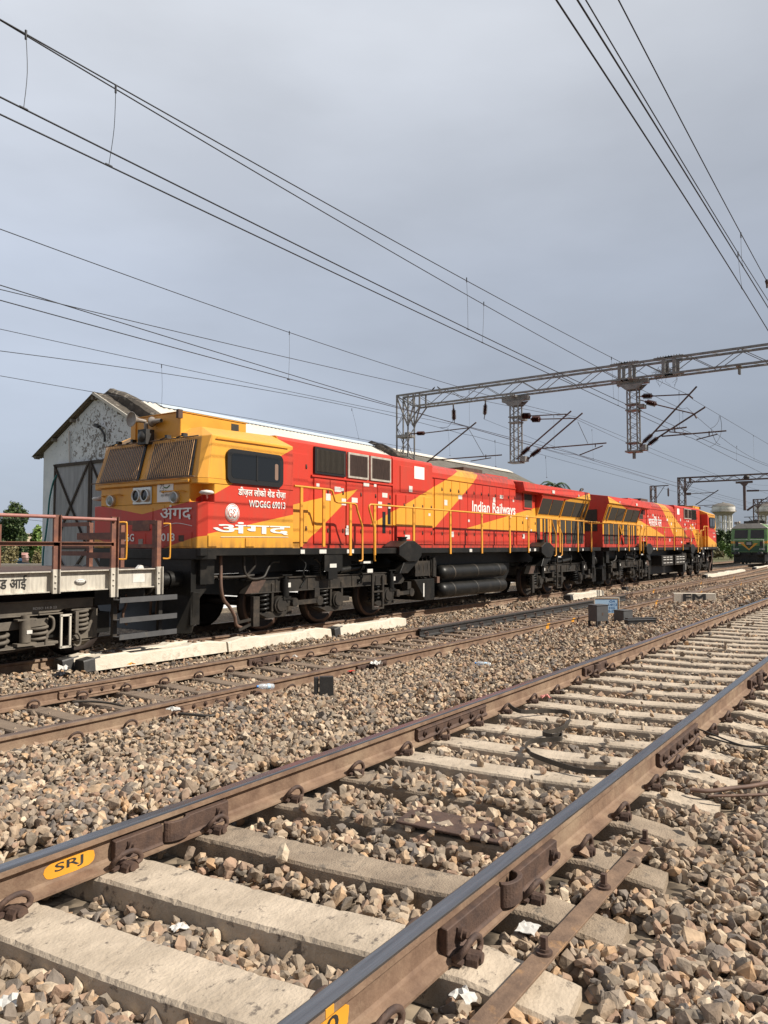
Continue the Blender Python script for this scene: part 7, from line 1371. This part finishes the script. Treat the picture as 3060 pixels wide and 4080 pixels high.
# green electric locomotive in the distance
def green_loco():
    XF = 76.0; Yc = (onX(2914, 2100, XF)[1] + onX(3053, 2100, XF)[1]) / 2; root = empty('electric_locomotive', (XF, Yc, ZM), 'green electric locomotive with yellow chevron and pale roof, facing the camera in the distance', 'locomotive')
    P = lambda g, n, m_, par=None, bevel=0.0: g.build(n, m_, par or root, bevel=bevel)
    hw = 1.52; g = MB()
    g.prism([(-hw, 1.15), (-hw, 3.35), (-1.05, 3.75), (1.05, 3.75), (hw, 3.35), (hw, 1.15)], 'x', 0.5, 19)
    g.add([(0, -hw, 1.15), (0, hw, 1.15), (0, hw, 2.15), (0, -hw, 2.15), (.42, -hw + .08, 3.30), (.42, hw - .08, 3.30), (.5, -hw, 1.15), (.5, hw, 1.15), (.5, hw, 3.35), (.5, -hw, 3.35)], [(0, 1, 2, 3), (3, 2, 5, 4), (0, 3, 4, 9, 6), (1, 7, 8, 5, 2), (4, 5, 8, 9)]); b = P(g, 'body', 'lgreen')
    g = MB(); g.prism([(-hw - .03, 3.34), (-.9, 3.80), (.9, 3.80), (hw + .03, 3.34)], 'x', .35, 19.1); P(g, 'roof', 'lgrey')
    g = MB(); g.box(-.01, .005, -hw + .02, hw - .02, 1.2, 1.75); P(g, 'lower_panel', 'ldgreen', b)
    g = MB(); g.box(.1, 18.9, -hw - .012, -hw, 1.95, 2.22); P(g, 'yellow_band', 'yel', b); g = MB(); g.box(-.012, 0.0, -hw, -hw + .35, 1.95, 2.15); g.box(-.012, 0.0, hw - .35, hw, 1.95, 2.15); g.prism([(-.75, 1.98), (-.45, 1.98), (0, 1.45), (0, 1.32)], 'x', -.016, -.004); g.prism([(.75, 1.98), (.45, 1.98), (0, 1.45), (0, 1.32)], 'x', -.016, -.004); P(g, 'yellow_chevron', 'yel', b)
    for s in (-1, 1):
        g = MB(); sl_ = lambda y, z, d: (.42 * (z - 2.15) / 1.15 - d, y, z); a0, a1 = s * .12, s * 1.25
        g.add([sl_(a0, 2.42, .02), sl_(a1, 2.42, .02), sl_(a1 * .98, 3.20, .02), sl_(a0, 3.20, .02), sl_(a0, 2.42, 0), sl_(a1, 2.42, 0), sl_(a1 * .98, 3.20, 0), sl_(a0, 3.20, 0)], [(0, 1, 2, 3), (4, 5, 6, 7), (0, 1, 5, 4), (1, 2, 6, 5), (2, 3, 7, 6), (3, 0, 4, 7)]); P(g, 'windscreen', 'glassf', b)
        g = MB(); g.box(-.04, 0, s * 1.02 - .12, s * 1.02 + .12, 1.72, 2.15); P(g, 'marker_lamp', 'blackp', b)
        g = MB(); g.cyl((0, s * .98, .98), (-.45, s * .98, .98), .14, 12); g.lathe((-.45, s * .98, .98), [(.14, 0), (.26, -.01), (.26, -.05), (.001, -.08)], 18, 'x'); P(g, 'buffer', 'under')
        g = MB(); g.tube([(-.02, s * 1.25, 1.25), (-.12, s * 1.25, 1.3), (-.12, s * 1.25, 2.3), (-.12, s * .1, 2.3)], .02, 5); P(g, 'handrail', 'sticker')
    g = MB(); g.box(-.05, 0, -.28, .28, 1.75, 2.15); P(g, 'headlight', 'gasket', b); g = MB(); g.box(-.06, -.05, -.20, .20, 1.82, 2.08); P(g, 'lens', 'lens', b)
    g = MB(); g.box(-.014, -.004, .42, .9, 2.0, 2.08); P(g, 'flag_stripe', 'oran', b); g = MB(); g.box(-.014, -.004, .42, .9, 1.92, 2.0); P(g, 'flag_stripe', 'ptw', b)
    text('WAG9', 'lettering', (-.02, 1.35, 1.38), (0, -.5, 0), (0, 0, .12), 'ptw', b, bold=.02); text('31580', 'lettering', (-.02, -.85, 1.38), (0, -.45, 0), (0, 0, .12), 'ptw', b, bold=.02)
    g = MB(); g.box(0, 19, -hw, hw, .95, 1.15); g.box(-.1, .1, -1.3, 1.3, .25, .95); g.box(.5, 18.5, -1.2, 1.2, .3, .95)
    for i in range(14): g.bar((-.25, -1.2 + 2.4 * i / 13, .22), (-.05, -1.2 + 2.4 * i / 13, .62), .04)
    g.box(-.28, -.2, -1.3, 1.3, .18, .26); P(g, 'underframe', 'under')
    g = MB(); g.box(-.4, 0, -.18, .18, .85, 1.12); P(g, 'coupler', 'under'); 
    for wx in (2.0, 3.9, 5.8, 13.4, 15.3, 17.2):
        g = MB()
        for s in (-1, 1): g.cyl((wx, s * .82, .545), (wx, s * .95, .545), .545, 24)
        P(g, 'wheelset', 'wheel')
    g = MB(); g.box(1.2, 2.6, -.6, .6, 3.8, 4.05); g.box(3.0, 3.2, -.9, .9, 3.8, 4.1)
    for i in range(5): g.cyl((4.0 + i * .5, -.5, 3.8), (4.0 + i * .5, -.5, 4.15), .09, 8); g.cyl((4.0 + i * .5, .5, 3.8), (4.0 + i * .5, .5, 4.15), .09, 8)
    g.bar((5, -.5, 4.2), (3.2, -.5, 4.5), .05); g.bar((5, .5, 4.2), (3.2, .5, 4.5), .05); g.bar((3.2, -.9, 4.5), (3.2, .9, 4.5), .06); g.box(3.8, 6.4, -.6, .6, 4.13, 4.18); P(g, 'roof_equipment', 'under2')
    g = MB(); g.lathe((.6, .9, 3.9), [(.001, -.1), (.12, -.05), (.12, .05), (.001, .1)], 10, 'x'); g.box(.5, .8, 1.05, 1.3, 3.72, 3.98); P(g, 'horn', 'horn')
green_loco()
